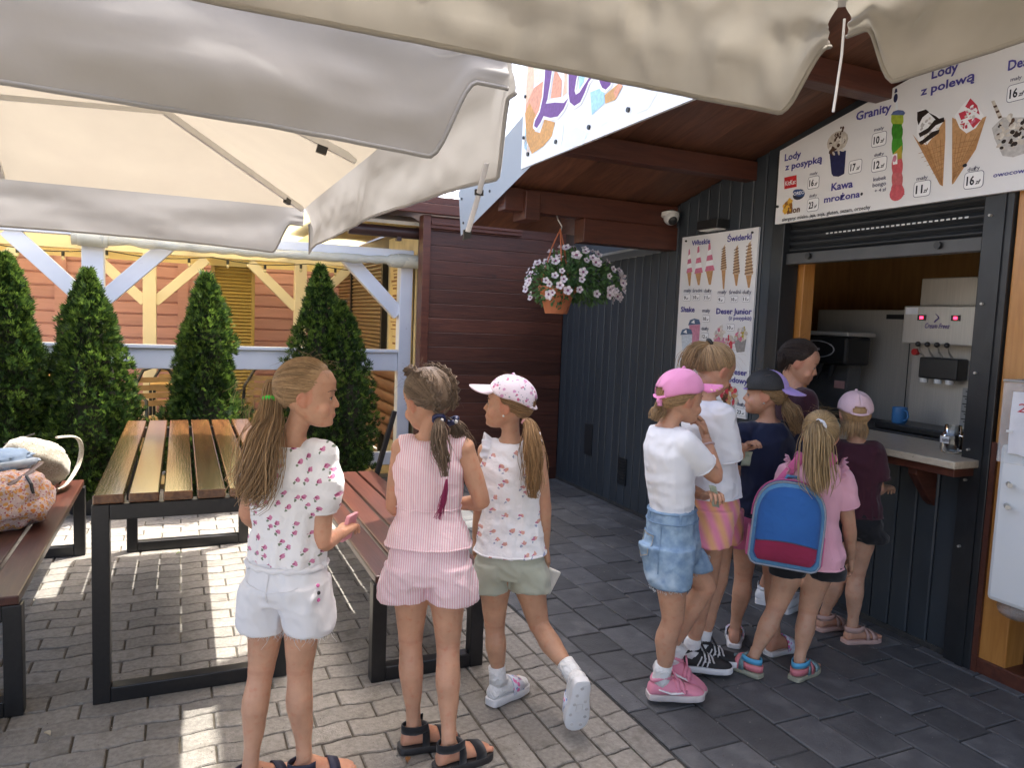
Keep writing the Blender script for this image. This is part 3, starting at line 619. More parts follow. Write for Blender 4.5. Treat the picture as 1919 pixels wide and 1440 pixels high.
ART = [
'#menu',
('T', 'Lody', (-3.4, 2.5), 0.126, 0.039, 'blue'),
('T', 'z posypką', (-3.391, 2.445), 0.275, 0.036, 'blue'),
('T', 'mały', (-3.197, 2.384), 0.055, 0.016, 'grey'),
('B', '16zł', (-3.167, 2.341), 0.082, 0.069),
('T', 'duży', (-3.19, 2.261), 0.056, 0.016, 'grey'),
('B', '23zł', (-3.159, 2.217), 0.084, 0.072),
('P','red',[-3394,2404,-3299,2404,-3292,2336,-3387,2336],0),
('T', 'KitKat', (-3.382, 2.354), 0.082, 0.027, 'white'),
('E','oreo',(-3.271,2.289),0.046,0.03,0,0),
('E','oreo2',(-3.272,2.298),0.048,0.02,1,-0.3),
('T', 'OREO', (-3.312, 2.288), 0.084, 0.019, 'white2'),
('E','mane',(-3.35,2.231),0.036,0.034,0,0),
('K',['mane','gold','mane2'],(-3.348,2.231),0.036,0.035,14,0.015,1),
('E','gold',(-3.351,2.223),0.018,0.017,2,0),
('T', 'Lion', (-3.344, 2.189), 0.091, 0.035, 'choc2'),
('T', 'alergeny: mleko, jaja, soja, gluten, sezam, orzechy', (-3.387, 2.149), 0.614, 0.02, 'ink'),
('E','cream',(-3.021,2.538),0.071,0.054,0,0),
('P','navy',[-3071,2494,-2958,2477,-2958,2355,-2994,2346,-3030,2354,-3044,2369],1),
('K',['cream2','cream','brown','cream'],(-3.02,2.523),0.059,0.051,34,0.016,2),
('K',['brown'],(-3.003,2.583),0.022,0.029,10,0.009,3),
('B', '17zł', (-2.889, 2.381), 0.084, 0.07),
('T', 'Kawa', (-3.037, 2.277), 0.142, 0.039, 'blue'),
('T', 'mrożona', (-3.081, 2.218), 0.237, 0.034, 'blue'),
('E','ink',(-2.835,2.232),0.008,0.008,1,0),
('T', 'Granity', (-2.908, 2.621), 0.212, 0.043, 'blue'),
('T', 'mały', (-2.788, 2.54), 0.059, 0.016, 'grey'),
('B', '10zł', (-2.754, 2.494), 0.088, 0.072),
('T', 'duży', (-2.776, 2.411), 0.059, 0.016, 'grey'),
('B', '12zł', (-2.741, 2.368), 0.09, 0.074),
('T', 'kubek', (-2.769, 2.286), 0.077, 0.02, 'grey'),
('T', 'bongo', (-2.771, 2.257), 0.08, 0.021, 'grey'),
('T', '+ 4 zł', (-2.756, 2.228), 0.068, 0.017, 'grey'),
('P','pale',[-2673,2620,-2658,2618,-2669,2686,-2676,2688],0),
('P','navy',[-2687,2704,-2669,2706,-2674,2725,-2683,2726],1),
('E','navy',(-2.677,2.679),0.012,0.022,1,0),
('P','blue2',[-2697,2601,-2684,2616,-2658,2617,-2628,2607,-2615,2593,-2623,2583,-2658,2581],0),
('P','lime',[-2693,2601,-2693,2584,-2692,2567,-2679,2547,-2630,2536,-2621,2551,-2623,2568,-2626,2585],1),
('P','green',[-2680,2554,-2685,2531,-2683,2507,-2674,2481,-2623,2471,-2619,2493,-2621,2517,-2631,2543],2),
('P','green2',[-2675,2488,-2678,2460,-2676,2432,-2667,2402,-2615,2392,-2612,2419,-2615,2448,-2623,2477],1),
('P','lime2',[-2668,2402,-2619,2438,-2612,2373,-2646,2372],2),
('P','white',[-2668,2402,-2641,2404,-2635,2351,-2660,2351],3),
('P','rose',[-2665,2382,-2669,2359,-2666,2335,-2658,2309,-2606,2301,-2603,2324,-2605,2348,-2613,2373],1),
('P','rose2',[-2658,2313,-2662,2293,-2660,2272,-2654,2250,-2599,2242,-2597,2262,-2599,2283,-2607,2304],1),
('P','rose',[-2654,2253,-2660,2238,-2659,2221,-2665,2206,-2580,2194,-2589,2211,-2590,2228,-2600,2245],1),
('E','rose',(-2.624,2.207),0.042,0.038,2,0),
('E','pink',(-2.653,2.38),0.011,0.017,4,0),
('P','wafer',[-2565,2481,-2513,2417,-2400,2516,-2391,2424,-2382,2205,-2398,2215],0),
('P','wafer',[-2366,2514,-2338,2206,-2329,2211,-2239,2346,-2204,2483,-2286,2461],0),
('P','white',[-2546,2587,-2519,2589,-2471,2557,-2421,2527,-2403,2511,-2447,2453,-2484,2412,-2529,2439,-2543,2480],1),
('P','choc',[-2549,2581,-2504,2583,-2485,2566,-2518,2549,-2536,2516,-2546,2543],2),
('P','choc',[-2532,2477,-2485,2492,-2454,2522,-2407,2524,-2402,2504,-2445,2496,-2483,2467,-2523,2457],2),
('P','choc',[-2535,2434,-2508,2441,-2462,2469,-2422,2472,-2427,2455,-2473,2434,-2513,2417],2),
('P','choc',[-2492,2568,-2449,2539,-2420,2514,-2447,2521],2),
('P','wafer2',[-2549,2462,-2513,2417,-2465,2392,-2382,2205,-2398,2215],2),
('P','wafer2',[-2239,2346,-2211,2467,-2204,2483,-2223,2435,-2285,2320,-2326,2219],2),
('P','white',[-2355,2518,-2326,2552,-2289,2584,-2258,2547,-2216,2486,-2248,2441,-2289,2426,-2324,2457],1),
('P','straw',[-2307,2548,-2286,2580,-2251,2540,-2235,2496,-2268,2521],2),
('P','straw',[-2336,2525,-2305,2530,-2290,2497,-2321,2492],2),
('P','straw',[-2289,2485,-2252,2488,-2227,2471,-2260,2443],2),
('P','straw',[-2325,2475,-2300,2476,-2304,2447],2),
('P','wafer3',[-2517,2428,-2515,2428,-2385,2215,-2387,2215],3),
('P','wafer3',[-2492,2427,-2489,2427,-2385,2215,-2387,2215],3),
('P','wafer3',[-2466,2427,-2464,2426,-2385,2215,-2387,2215],3),
('P','wafer3',[-2441,2426,-2439,2425,-2385,2215,-2387,2215],3),
('P','wafer3',[-2417,2425,-2414,2424,-2385,2215,-2387,2215],3),
('P','wafer3',[-2523,2381,-2390,2396,-2390,2394,-2522,2379],3),
('P','wafer3',[-2506,2359,-2390,2375,-2390,2373,-2506,2357],3),
('P','wafer3',[-2489,2337,-2389,2354,-2389,2352,-2489,2335],3),
('P','wafer3',[-2473,2315,-2389,2333,-2389,2331,-2473,2313],3),
('P','wafer3',[-2456,2293,-2388,2312,-2388,2310,-2456,2292],3),
('P','wafer3',[-2440,2272,-2388,2291,-2387,2289,-2440,2270],3),
('P','wafer3',[-2424,2251,-2387,2269,-2387,2268,-2424,2249],3),
('P','wafer3',[-2408,2229,-2387,2248,-2386,2246,-2408,2227],3),
('P','wafer3',[-2335,2436,-2333,2435,-2335,2216,-2337,2217],3),
('P','wafer3',[-2312,2431,-2310,2431,-2335,2216,-2337,2217],3),
('P','wafer3',[-2289,2426,-2287,2426,-2335,2216,-2337,2217],3),
('P','wafer3',[-2266,2421,-2264,2421,-2335,2216,-2337,2217],3),
('P','wafer3',[-2244,2417,-2242,2416,-2335,2216,-2337,2217],3),
('P','wafer3',[-2353,2393,-2232,2387,-2232,2385,-2352,2392],3),
('P','wafer3',[-2350,2371,-2244,2368,-2244,2366,-2350,2369],3),
('P','wafer3',[-2348,2348,-2256,2348,-2256,2346,-2348,2346],3),
('P','wafer3',[-2346,2325,-2268,2328,-2268,2327,-2346,2323],3),
('P','wafer3',[-2344,2302,-2280,2309,-2280,2307,-2344,2300],3),
('P','wafer3',[-2342,2279,-2292,2289,-2292,2287,-2342,2278],3),
('P','wafer3',[-2340,2257,-2305,2269,-2304,2267,-2339,2255],3),
('P','wafer3',[-2337,2234,-2317,2249,-2317,2247,-2337,2232],3),
('K',['cream2','white','glassy'],(-2.475,2.49),0.049,0.05,22,0.012,1),
('K',['cream2','white','pinkc','straw'],(-2.284,2.495),0.038,0.054,30,0.009,2),
('E','ink',(-2.283,2.283),0.011,0.008,3,0),
('T', 'mały', (-2.521, 2.252), 0.059, 0.018, 'grey'),
('B', '11zł', (-2.488, 2.209), 0.09, 0.076),
('T', 'duży', (-2.268, 2.253), 0.057, 0.018, 'grey'),
('B', '16zł', (-2.235, 2.211), 0.091, 0.076),
('T', 'Lody', (-2.488, 2.719), 0.131, 0.045, 'blue'),
('T', 'z polewą', (-2.539, 2.655), 0.266, 0.039, 'blue'),
('T', 'Deser', (-2.128, 2.655), 0.13, 0.041, 'blue'),
('T', 'mały', (-2.112, 2.605), 0.047, 0.016, 'grey'),
('B', '16zł', (-2.08, 2.553), 0.084, 0.073),
('T', 'owocowy', (-2.148, 2.208), 0.149, 0.02, 'blue'),
('P','cream',[-2189,2542,-2175,2543,-2132,2461,-2149,2456],0),
('P','brown',[-2178,2519,-2163,2521,-2160,2512,-2174,2510],1),
('P','brown',[-2165,2494,-2150,2496,-2147,2487,-2161,2484],1),
('P','brown',[-2152,2468,-2138,2470,-2135,2461,-2148,2459],1),
('P','glassy',[-2175,2425,-2159,2376,-2116,2295,-2070,2281,-2006,2291,-2020,2435,-2132,2461],0),
('K',['cream','cream2','brown','choc','cream','glassy'],(-2.086,2.389),0.067,0.074,70,0.013,2),
'#poster',
('T', 'Włoskie', (-4.285, 2.079), 0.199, 0.034, 'blue'),
('T', 'Świderki', (-3.914, 2.075), 0.229, 0.037, 'blue'),
('P','wafer',[-4321,1893,-4271,1895,-4276,1797,-4291,1797],0),
('P','pinkc',[-4328,1888,-4259,1895,-4275,1933,-4319,1925],1),
('P','white',[-4325,1919,-4268,1926,-4282,1964,-4319,1957],2),
('P','pinkc',[-4322,1951,-4277,1957,-4289,1995,-4318,1988],3),
('P','white',[-4319,1982,-4286,1989,-4296,2027,-4317,2019],4),
('P','pinkc',[-4315,2012,-4297,2020,-4304,2058,-4315,2050],5),
('P','wafer',[-4228,1884,-4161,1886,-4173,1800,-4192,1800],0),
('P','pinkc',[-4237,1880,-4145,1885,-4166,1930,-4225,1922],1),
('P','white',[-4233,1915,-4156,1921,-4174,1965,-4223,1957],2),
('P','pinkc',[-4228,1951,-4167,1956,-4183,2001,-4222,1993],3),
('P','white',[-4224,1986,-4180,1992,-4192,2036,-4220,2028],4),
('P','pinkc',[-4218,2021,-4193,2028,-4202,2072,-4217,2063],5),
('P','wafer',[-4115,1895,-4039,1896,-4053,1799,-4074,1799],0),
('P','pinkc',[-4125,1891,-4022,1895,-4045,1940,-4111,1933],1),
('P','white',[-4120,1926,-4034,1930,-4054,1975,-4109,1968],2),
('P','pinkc',[-4115,1961,-4046,1966,-4063,2011,-4107,2003],3),
('P','white',[-4109,1996,-4060,2002,-4073,2047,-4104,2038],4),
('P','pinkc',[-4102,2031,-4074,2038,-4084,2082,-4101,2073],5),
('P','wafer',[-3953,1891,-3913,1893,-3914,1766,-3927,1766],0),
('P','tan',[-3960,1891,-3904,1895,-3922,1978,-3935,2054,-3927,2066,-3950,2044,-3958,1980],0),
('P','choc2',[-3964,1904,-3904,1914,-3903,1908,-3963,1898],1),
('P','choc2',[-3964,1920,-3907,1930,-3906,1924,-3963,1914],1),
('P','choc2',[-3964,1937,-3910,1946,-3909,1940,-3963,1930],1),
('P','choc2',[-3964,1953,-3913,1963,-3912,1956,-3963,1946],1),
('P','choc2',[-3964,1969,-3916,1979,-3915,1972,-3964,1962],1),
('P','choc2',[-3964,1985,-3919,1995,-3918,1988,-3964,1978],1),
('P','choc2',[-3964,2001,-3922,2011,-3921,2005,-3964,1995],1),
('P','choc2',[-3965,2017,-3925,2027,-3924,2021,-3964,2011],1),
('P','choc2',[-3965,2033,-3927,2043,-3927,2037,-3964,2027],1),
('P','wafer',[-3830,1859,-3784,1861,-3792,1784,-3806,1785],0),
('P','tan',[-3838,1859,-3774,1863,-3795,1956,-3809,2042,-3800,2054,-3826,2033,-3835,1958],0),
('P','choc2',[-3841,1872,-3774,1882,-3773,1875,-3841,1866],1),
('P','choc2',[-3841,1891,-3777,1900,-3777,1894,-3841,1884],1),
('P','choc2',[-3842,1909,-3781,1918,-3780,1912,-3841,1903],1),
('P','choc2',[-3842,1927,-3784,1937,-3783,1931,-3841,1921],1),
('P','choc2',[-3842,1946,-3787,1955,-3787,1949,-3841,1940],1),
('P','choc2',[-3842,1964,-3791,1974,-3790,1968,-3842,1958],1),
('P','choc2',[-3842,1983,-3794,1992,-3793,1986,-3842,1977],1),
('P','choc2',[-3843,2001,-3797,2011,-3797,2004,-3842,1995],1),
('P','choc2',[-3843,2020,-3800,2029,-3800,2023,-3842,2013],1),
('P','wafer',[-3717,1849,-3663,1851,-3674,1769,-3690,1769],0),
('P','tan',[-3727,1850,-3651,1853,-3675,1958,-3692,2057,-3681,2069,-3712,2049,-3723,1961],0),
('P','choc2',[-3730,1862,-3651,1871,-3650,1865,-3730,1856],1),
('P','choc2',[-3730,1884,-3655,1892,-3654,1886,-3730,1877],1),
('P','choc2',[-3731,1905,-3658,1914,-3658,1907,-3730,1899],1),
('P','choc2',[-3731,1926,-3662,1935,-3662,1929,-3730,1920],1),
('P','choc2',[-3731,1948,-3666,1956,-3666,1950,-3730,1942],1),
('P','choc2',[-3731,1969,-3670,1978,-3670,1971,-3731,1963],1),
('P','choc2',[-3731,1991,-3674,1999,-3673,1993,-3731,1984],1),
('P','choc2',[-3732,2012,-3678,2020,-3677,2014,-3731,2006],1),
('P','choc2',[-3732,2033,-3682,2042,-3681,2036,-3731,2027],1),
('T', 'mały', (-4.342, 1.753), 0.081, 0.025, 'grey'),
('T', 'średni', (-4.244, 1.751), 0.103, 0.025, 'grey'),
('T', 'duży', (-4.116, 1.748), 0.075, 0.025, 'grey'),
('T', 'mały', (-3.974, 1.735), 0.087, 0.026, 'grey'),
('T', 'średni', (-3.864, 1.733), 0.111, 0.026, 'grey'),
('T', 'duży', (-3.734, 1.731), 0.08, 0.025, 'grey'),
('B', '9zł', (-4.305, 1.714), 0.086, 0.046),
('B', '10zł', (-4.201, 1.716), 0.082, 0.046),
('B', '11zł', (-4.081, 1.714), 0.079, 0.045),
('B', '9zł', (-3.936, 1.697), 0.075, 0.043),
('B', '10zł', (-3.81, 1.698), 0.071, 0.042),
('B', '11zł', (-3.699, 1.699), 0.069, 0.041),
('T', 'Shake', (-4.365, 1.613), 0.158, 0.037, 'blue'),
('T', 'mały', (-4.124, 1.612), 0.083, 0.025, 'grey'),
('B', '10zł', (-4.081, 1.568), 0.079, 0.047),
('T', 'duży', (-4.12, 1.489), 0.077, 0.024, 'grey'),
('B', '12zł', (-4.082, 1.447), 0.08, 0.047),
('T', 'Deser Junior', (-3.978, 1.602), 0.339, 0.037, 'blue'),
('T', '(z posypką)', (-3.849, 1.565), 0.21, 0.025, 'blue'),
('B', '10zł', (-3.828, 1.514), 0.079, 0.044),
('P','pinkd',[-4262,1519,-4140,1527,-4141,1389,-4234,1384],0),
('P','dome',[-4273,1519,-4254,1556,-4205,1568,-4154,1560,-4137,1529],1),
('P','white',[-4242,1538,-4207,1559,-4198,1532],2),
('P','milk',[-4345,1447,-4219,1456,-4220,1316,-4316,1311],0),
('P','dome',[-4356,1447,-4337,1485,-4286,1498,-4233,1490,-4216,1459],1),
('P','white',[-4324,1467,-4289,1489,-4278,1461],2),
('K',['cream','pinkc','cream2','glassy'],(-3.941,1.474),0.056,0.044,26,0.02,1),
('P','pinkd',[-3990,1440,-3879,1446,-3883,1390,-3975,1385],0),
('K',['cream','cream2','lime2','glassy','pinkc'],(-3.732,1.475),0.054,0.044,30,0.018,2),
('P','cupg',[-3793,1442,-3672,1451,-3682,1363,-3754,1354],1),
('K',['cream','pinkc','straw'],(-3.831,1.424),0.044,0.036,18,0.017,1),
('T', 'Deser', (-3.81, 1.211), 0.166, 0.037, 'blue'),
('T', 'lodowy', (-3.829, 1.158), 0.197, 0.036, 'blue'),
('P','glassy',[-3895,1084,-3715,1108,-3747,961,-3816,941],0),
('K',['cream','brown','straw','wafer','choc2'],(-3.805,1.072),0.087,0.064,60,0.024,1),
('T', 'duży', (-3.718, 1.013), 0.079, 0.025, 'grey'),
('B', '23zł', (-3.679, 0.974), 0.093, 0.048),
('T', 'mały', (-3.963, 1.016), 0.057, 0.022, 'grey'),
'#sign',
('P','peach',[-4115,3044,-4028,2992,-4026,2762,-4096,2735,-4124,2698,-4126,2890],0),
('P','lgreen',[-4041,3013,-3871,2971,-3890,2878,-4017,2879],1),
('P','peach2',[-4122,2785,-4016,2861,-3889,2869,-3914,2734,-3996,2660,-4092,2586],1),
('P','waffle',[-4128,2742,-4070,2789,-3976,2698,-3981,2606,-3909,2582,-3858,2646,-3724,2600,-3754,2533,-3862,2497,-4009,2483,-4091,2577],2),
('P','peach2',[-3753,2897,-3665,2808,-3665,2722,-3793,2746,-3773,2830],1),
('P','peach',[-3646,2882,-3558,2841,-3581,2731,-3647,2717,-3638,2801],1),
('P','lblue',[-3345,2663,-3207,2655,-3199,2575,-3319,2546],1),
('P','lblue',[-3474,2802,-3409,2776,-3420,2734,-3464,2701],1),
('P','waffle2',[-3202,2612,-3070,2636,-3041,2612,-3102,2565,-3191,2570],2),
('P','peach2',[-3070,2636,-3042,2615,-3096,2567,-3119,2604],3),
('P','lblue',[-4118,2644,-4109,2659,-4080,2513,-4119,2538],1),
('P','mist',[-3610,2511,-3479,2522,-3348,2464,-3405,2416,-3603,2439],0),
('P','mist2',[-3293,2511,-3178,2506,-3148,2478,-3231,2468],0),
('P','mist2',[-2911,2551,-2757,2511,-2819,2456,-2914,2459],0),
('P','mist2',[-3758,2583,-3616,2568,-3639,2454,-3769,2504],0),
('P','Lpurple',[-3921,3300,-3754,3271,-3674,3164,-3762,2987,-3775,2943,-3802,2838,-3830,2747,-3847,2730,-3735,2709,-3627,2680,-3574,2695,-3624,2648,-3691,2624,-3782,2637,-3869,2667,-3905,2640,-3952,2618,-3990,2638,-3980,2665,-3921,2702,-3886,2777,-3876,2874,-3872,2988,-3928,3170],5),
('P','Lpurple',[-3590,2858,-3517,2912,-3391,2904,-3434,2872,-3482,2804,-3501,2756,-3510,2713,-3495,2690,-3455,2691,-3418,2711,-3374,2733,-3346,2747,-3315,2739,-3365,2718,-3399,2677,-3442,2639,-3506,2635,-3558,2667,-3576,2715],5),
('P','Lpurple',[-3269,2719,-3176,2767,-3061,2949,-3008,2917,-3081,2752,-3139,2672,-3151,2647,-3191,2636,-3227,2654,-3252,2685],5),
'#end']
# ================================================================== PRINTED BOARDS
COLS = dict(blue=(.085,.075,.32), grey=(.16,.16,.22), ink=(.02,.02,.03), white=(.85,.85,.84), white2=(.85,.88,.92), red=(.62,.03,.035), oreo=(.03,.035,.06), oreo2=(.05,.10,.26),
    mane=(.30,.12,.02), mane2=(.45,.22,.03), gold=(.80,.45,.06), gold3=(.75,.42,.02), cream=(.62,.56,.47), cream2=(.78,.73,.64), navy=(.022,.025,.09), brown=(.09,.045,.025), choc=(.025,.016,.012),
    choc2=(.16,.07,.03), pale=(.75,.80,.83), blue2=(.12,.17,.36), lime=(.38,.48,.05), lime2=(.50,.40,.05), green=(.05,.25,.02), green2=(.07,.33,.03), rose=(.62,.11,.13), rose2=(.58,.14,.15), pink=(.65,.25,.35),
    wafer=(.58,.32,.14), wafer2=(.48,.25,.10), wafer3=(.36,.17,.06), straw=(.62,.05,.08), glassy=(.55,.53,.50), pinkc=(.68,.20,.30), pinkd=(.62,.27,.38), milk=(.62,.68,.74), dome=(.10,.16,.27), tan=(.58,.40,.24), cupg=(.30,.29,.28),
    peach=(.85,.60,.42), peach2=(.78,.36,.22), lgreen=(.80,.84,.62), waffle=(.68,.34,.08), waffle2=(.66,.36,.12), lblue=(.42,.72,.88), mist=(.74,.82,.80), mist2=(.82,.86,.82), Lpurple=(.17,.055,.26))
PM = {}
def pmat(k):
    if k not in PM: PM[k] = flat('print_'+k, COLS[k])
    return PM[k]
def text_mesh(s, bold=0.0, shear=0.0):
    cu = bpy.data.curves.new('lettering', 'FONT'); cu.body = s; cu.size = 1.0; cu.offset = bold; cu.shear = shear; cu.resolution_u = 2
    o = bpy.data.objects.new('lettering', cu); col.objects.link(o)
    dg = bpy.context.evaluated_depsgraph_get()
    me = bpy.data.meshes.new_from_object(o.evaluated_get(dg))
    bpy.data.objects.remove(o); bpy.data.curves.remove(cu)
    return me
TCACHE = {}
class Printer:
    """flat print laid on a board: plane point o, axes ux, uy; n points at the viewer"""
    def __init__(s, o, ux, uy): s.o = V(o); s.ux = V(ux); s.uy = V(uy); s.n = s.ux.cross(s.uy); s.b = MB(); s.t = MB(); s.keys = []; s.tk = []; s.z = 0
    def key(s, c, L):
        if c not in L: L.append(c)
        return L.index(c)
    def lift(s, layer): s.z += 1; return .0012 + .0004*layer + s.z*.0000012
    def P(s, c, pts, layer=0):
        s.b.cur = s.key(c, s.keys)
        a = 0
        for (x0, y0), (x1, y1) in zip(pts, pts[1:]+pts[:1]): a += x0*y1-x1*y0
        if a < 0: pts = pts[::-1]
        s.b.poly(pts, s.o + s.n*s.lift(layer), s.ux, s.uy)
    def E(s, c, ce, rx, ry, layer=0, rot=0, n=14):
        s.P(c, [(ce[0]+rx*math.cos(t)*math.cos(rot)-ry*math.sin(t)*math.sin(rot), ce[1]+rx*math.cos(t)*math.sin(rot)+ry*math.sin(t)*math.cos(rot)) for t in [2*math.pi*i/n for i in range(n)]], layer)
    def T(s, body, ce, w, h, c, bold=.018, shear=0, layer=4):
        k = (body, bold, shear)
        if k not in TCACHE: TCACHE[k] = text_mesh(*k)
        me = TCACHE[k]; xs = [v.co.x for v in me.vertices]
        x0, x1 = min(xs), max(xs); sx = w/(x1-x0); sy = h/.70
        s.t.cur = s.key(c, s.tk); oo = s.o + s.n*s.lift(layer)
        s.t.add([oo + s.ux*(ce[0]+(v.co.x-x0)*sx) + s.uy*(ce[1]+v.co.y*sy) for v in me.vertices], [tuple(p.vertices) for p in me.polygons])
    def outline(s, c, pts, w, layer):
        k = len(pts)
        for i in range(k):
            a = V(pts[i]); b = V(pts[(i+1) % k]); d = b-a
            if d.length < 1e-5: continue
            q = V((-d.y, d.x)).normalized()*w
            s.P(c, [tuple(a+q), tuple(a-q), tuple(b-q), tuple(b+q)], layer); s.E(c, tuple(a), w, w, layer, 0, 8)
    def rrect(s, c, ce, w, h, r, layer):
        pts = []
        for cx, cy, a0 in ((w/2-r, h/2-r, 0), (-w/2+r, h/2-r, 90), (-w/2+r, -h/2+r, 180), (w/2-r, -h/2+r, 270)):
            for k in range(4): a = R(a0+30*k); pts.append((ce[0]+cx+r*math.cos(a), ce[1]+cy+r*math.sin(a)))
        s.P(c, pts, layer)
    def run(s, items, seed=1):
        rn = random.Random(seed)
        for it in items:
            k = it[0]
            if k == 'P':
                q = it[2]; s.P(it[1], [(q[i]/1000, q[i+1]/1000) for i in range(0, len(q), 2)], it[3])
            elif k == 'E': s.E(it[1], it[2], it[3], it[4], it[5], it[6])
            elif k == 'K':
                _, cols, ce, rx, ry, n, r, lay = it
                for i in range(n):
                    t = rn.uniform(0, 6.28); q = math.sqrt(rn.random())
                    s.E(rn.choice(cols), (ce[0]+rx*q*math.cos(t), ce[1]+ry*q*math.sin(t)), r*rn.uniform(.5, 1.2), r*rn.uniform(.4, .9), lay, rn.uniform(0, 3), 7)
            elif k == 'T': s.T(it[1], it[2], it[3], it[4], it[5], .026 if it[4] > .03 else .012)
            elif k == 'B':
                _, tx, ce, w, h = it
                s.rrect('grey', ce, w, h, h*.2, 3); s.rrect('white', ce, w-h*.07, h-h*.07, h*.17, 4)
                num = tx[:-2]
                s.T(num, (ce[0]-w*.36, ce[1]-h*.26), w*(.40 if len(num) > 1 else .24), h*.50, 'ink', .03, 0, 5)
                s.T('zł', (ce[0]+w*(.08 if len(num) > 1 else -.08), ce[1]-h*.26), w*.28, h*.26, 'ink', .02, .3, 5)
    def build(s, parent):
        if s.b.f: tag(s.b.build('printed_picture', [pmat(k) for k in s.keys], parent), kind='stuff')
        if s.t.f: tag(s.t.build('lettering', [pmat(k) for k in s.tk], parent), kind='stuff')
def art(key):
    i = ART.index('#'+key)+1; out = []
    while i < len(ART) and not isinstance(ART[i], str): out.append(ART[i]); i += 1
    return out
UX, UY = V((0,-1,0)), V((0,0,1))
mb = thing('menu_board', 'large sloping ice cream price board above the serving window', 'menu board', (3.25, 2.5, 2.15), 'price boards on the kiosk')
part('board', M['print'], mb, lambda m: m.poly([(-3.445,2.138),(1.0,2.138),(1.0,3.09),(-1.1,3.085),(-3.445,2.568)], (3.262,0,0), UX, UY, .026))
P_ = Printer((3.236,0,0), UX, UY); P_.run(art('menu'), 3); P_.build(mb)
part('screw', M['black'], mb, lambda m: m.cyl((3.225,3.43,2.24), (3.236,3.43,2.24), .008, n=8))
po = thing('menu_poster', 'tall white price poster with cones and cups beside the serving window', 'poster', (3.28, 4.0, .93), 'price boards on the kiosk')
part('sheet', M['print'], po, lambda m: m.poly([(-4.40,.925),(-3.63,.935),(-3.63,2.145),(-4.40,2.145)], (3.296,0,0), UX, UY, .014))
P_ = Printer((3.2815,0,0), UX, UY); P_.run(art('poster'), 4); P_.build(po)
for yy in (4.35, 3.68): part('screw', M['black'], po, lambda m: m.cyl((3.272,yy,2.115), (3.282,yy,2.115), .007, n=8))
sg = thing('shop_sign', 'white roof sign with purple script lettering and painted waffle cone', 'sign', (1.88, 3, 2.42))
part('board', mat('sign_panel', (.80,.83,.86), .35, (.78,.80,.82), scale=2), sg, lambda m: m.box(1.88, 1.896, 2.3, 4.16, 2.42, 4.9))  # unseen upper part made extra tall so its shadow narrows the sun strip
P_ = Printer((1.8795,0,0), UX, UY); its = art('sign'); P_.run(its, 5)
for it in its:
    if it[0] == 'P' and it[1] == 'Lpurple':
        q = it[2]; P_.outline('white', [(q[i]/1000, q[i+1]/1000) for i in range(0, len(q), 2)], .016, 4)
rw = random.Random(9)
for k in range(26):   # waffle scoring
    yy = -4.13 + rw.random()*.14; zz = 2.47 + rw.random()*.22
    P_.P('waffle2', [(yy, zz), (yy+.05, zz+.05), (yy+.055, zz+.05), (yy+.005, zz)], 3) if abs(yy+4.08) < .06 else None
P_.build(sg)
for k in range(5): part('bolt', M['black'], sg, lambda m: m.cyl((1.87, 4.06-.36*k, 2.49), (1.88, 4.06-.36*k, 2.49), .012, n=10))
for k in range(4): part('bolt', M['black'], sg, lambda m: m.cyl((1.87, 4.13, 2.6+.24*k), (1.88, 4.13, 2.6+.24*k), .010, n=10))

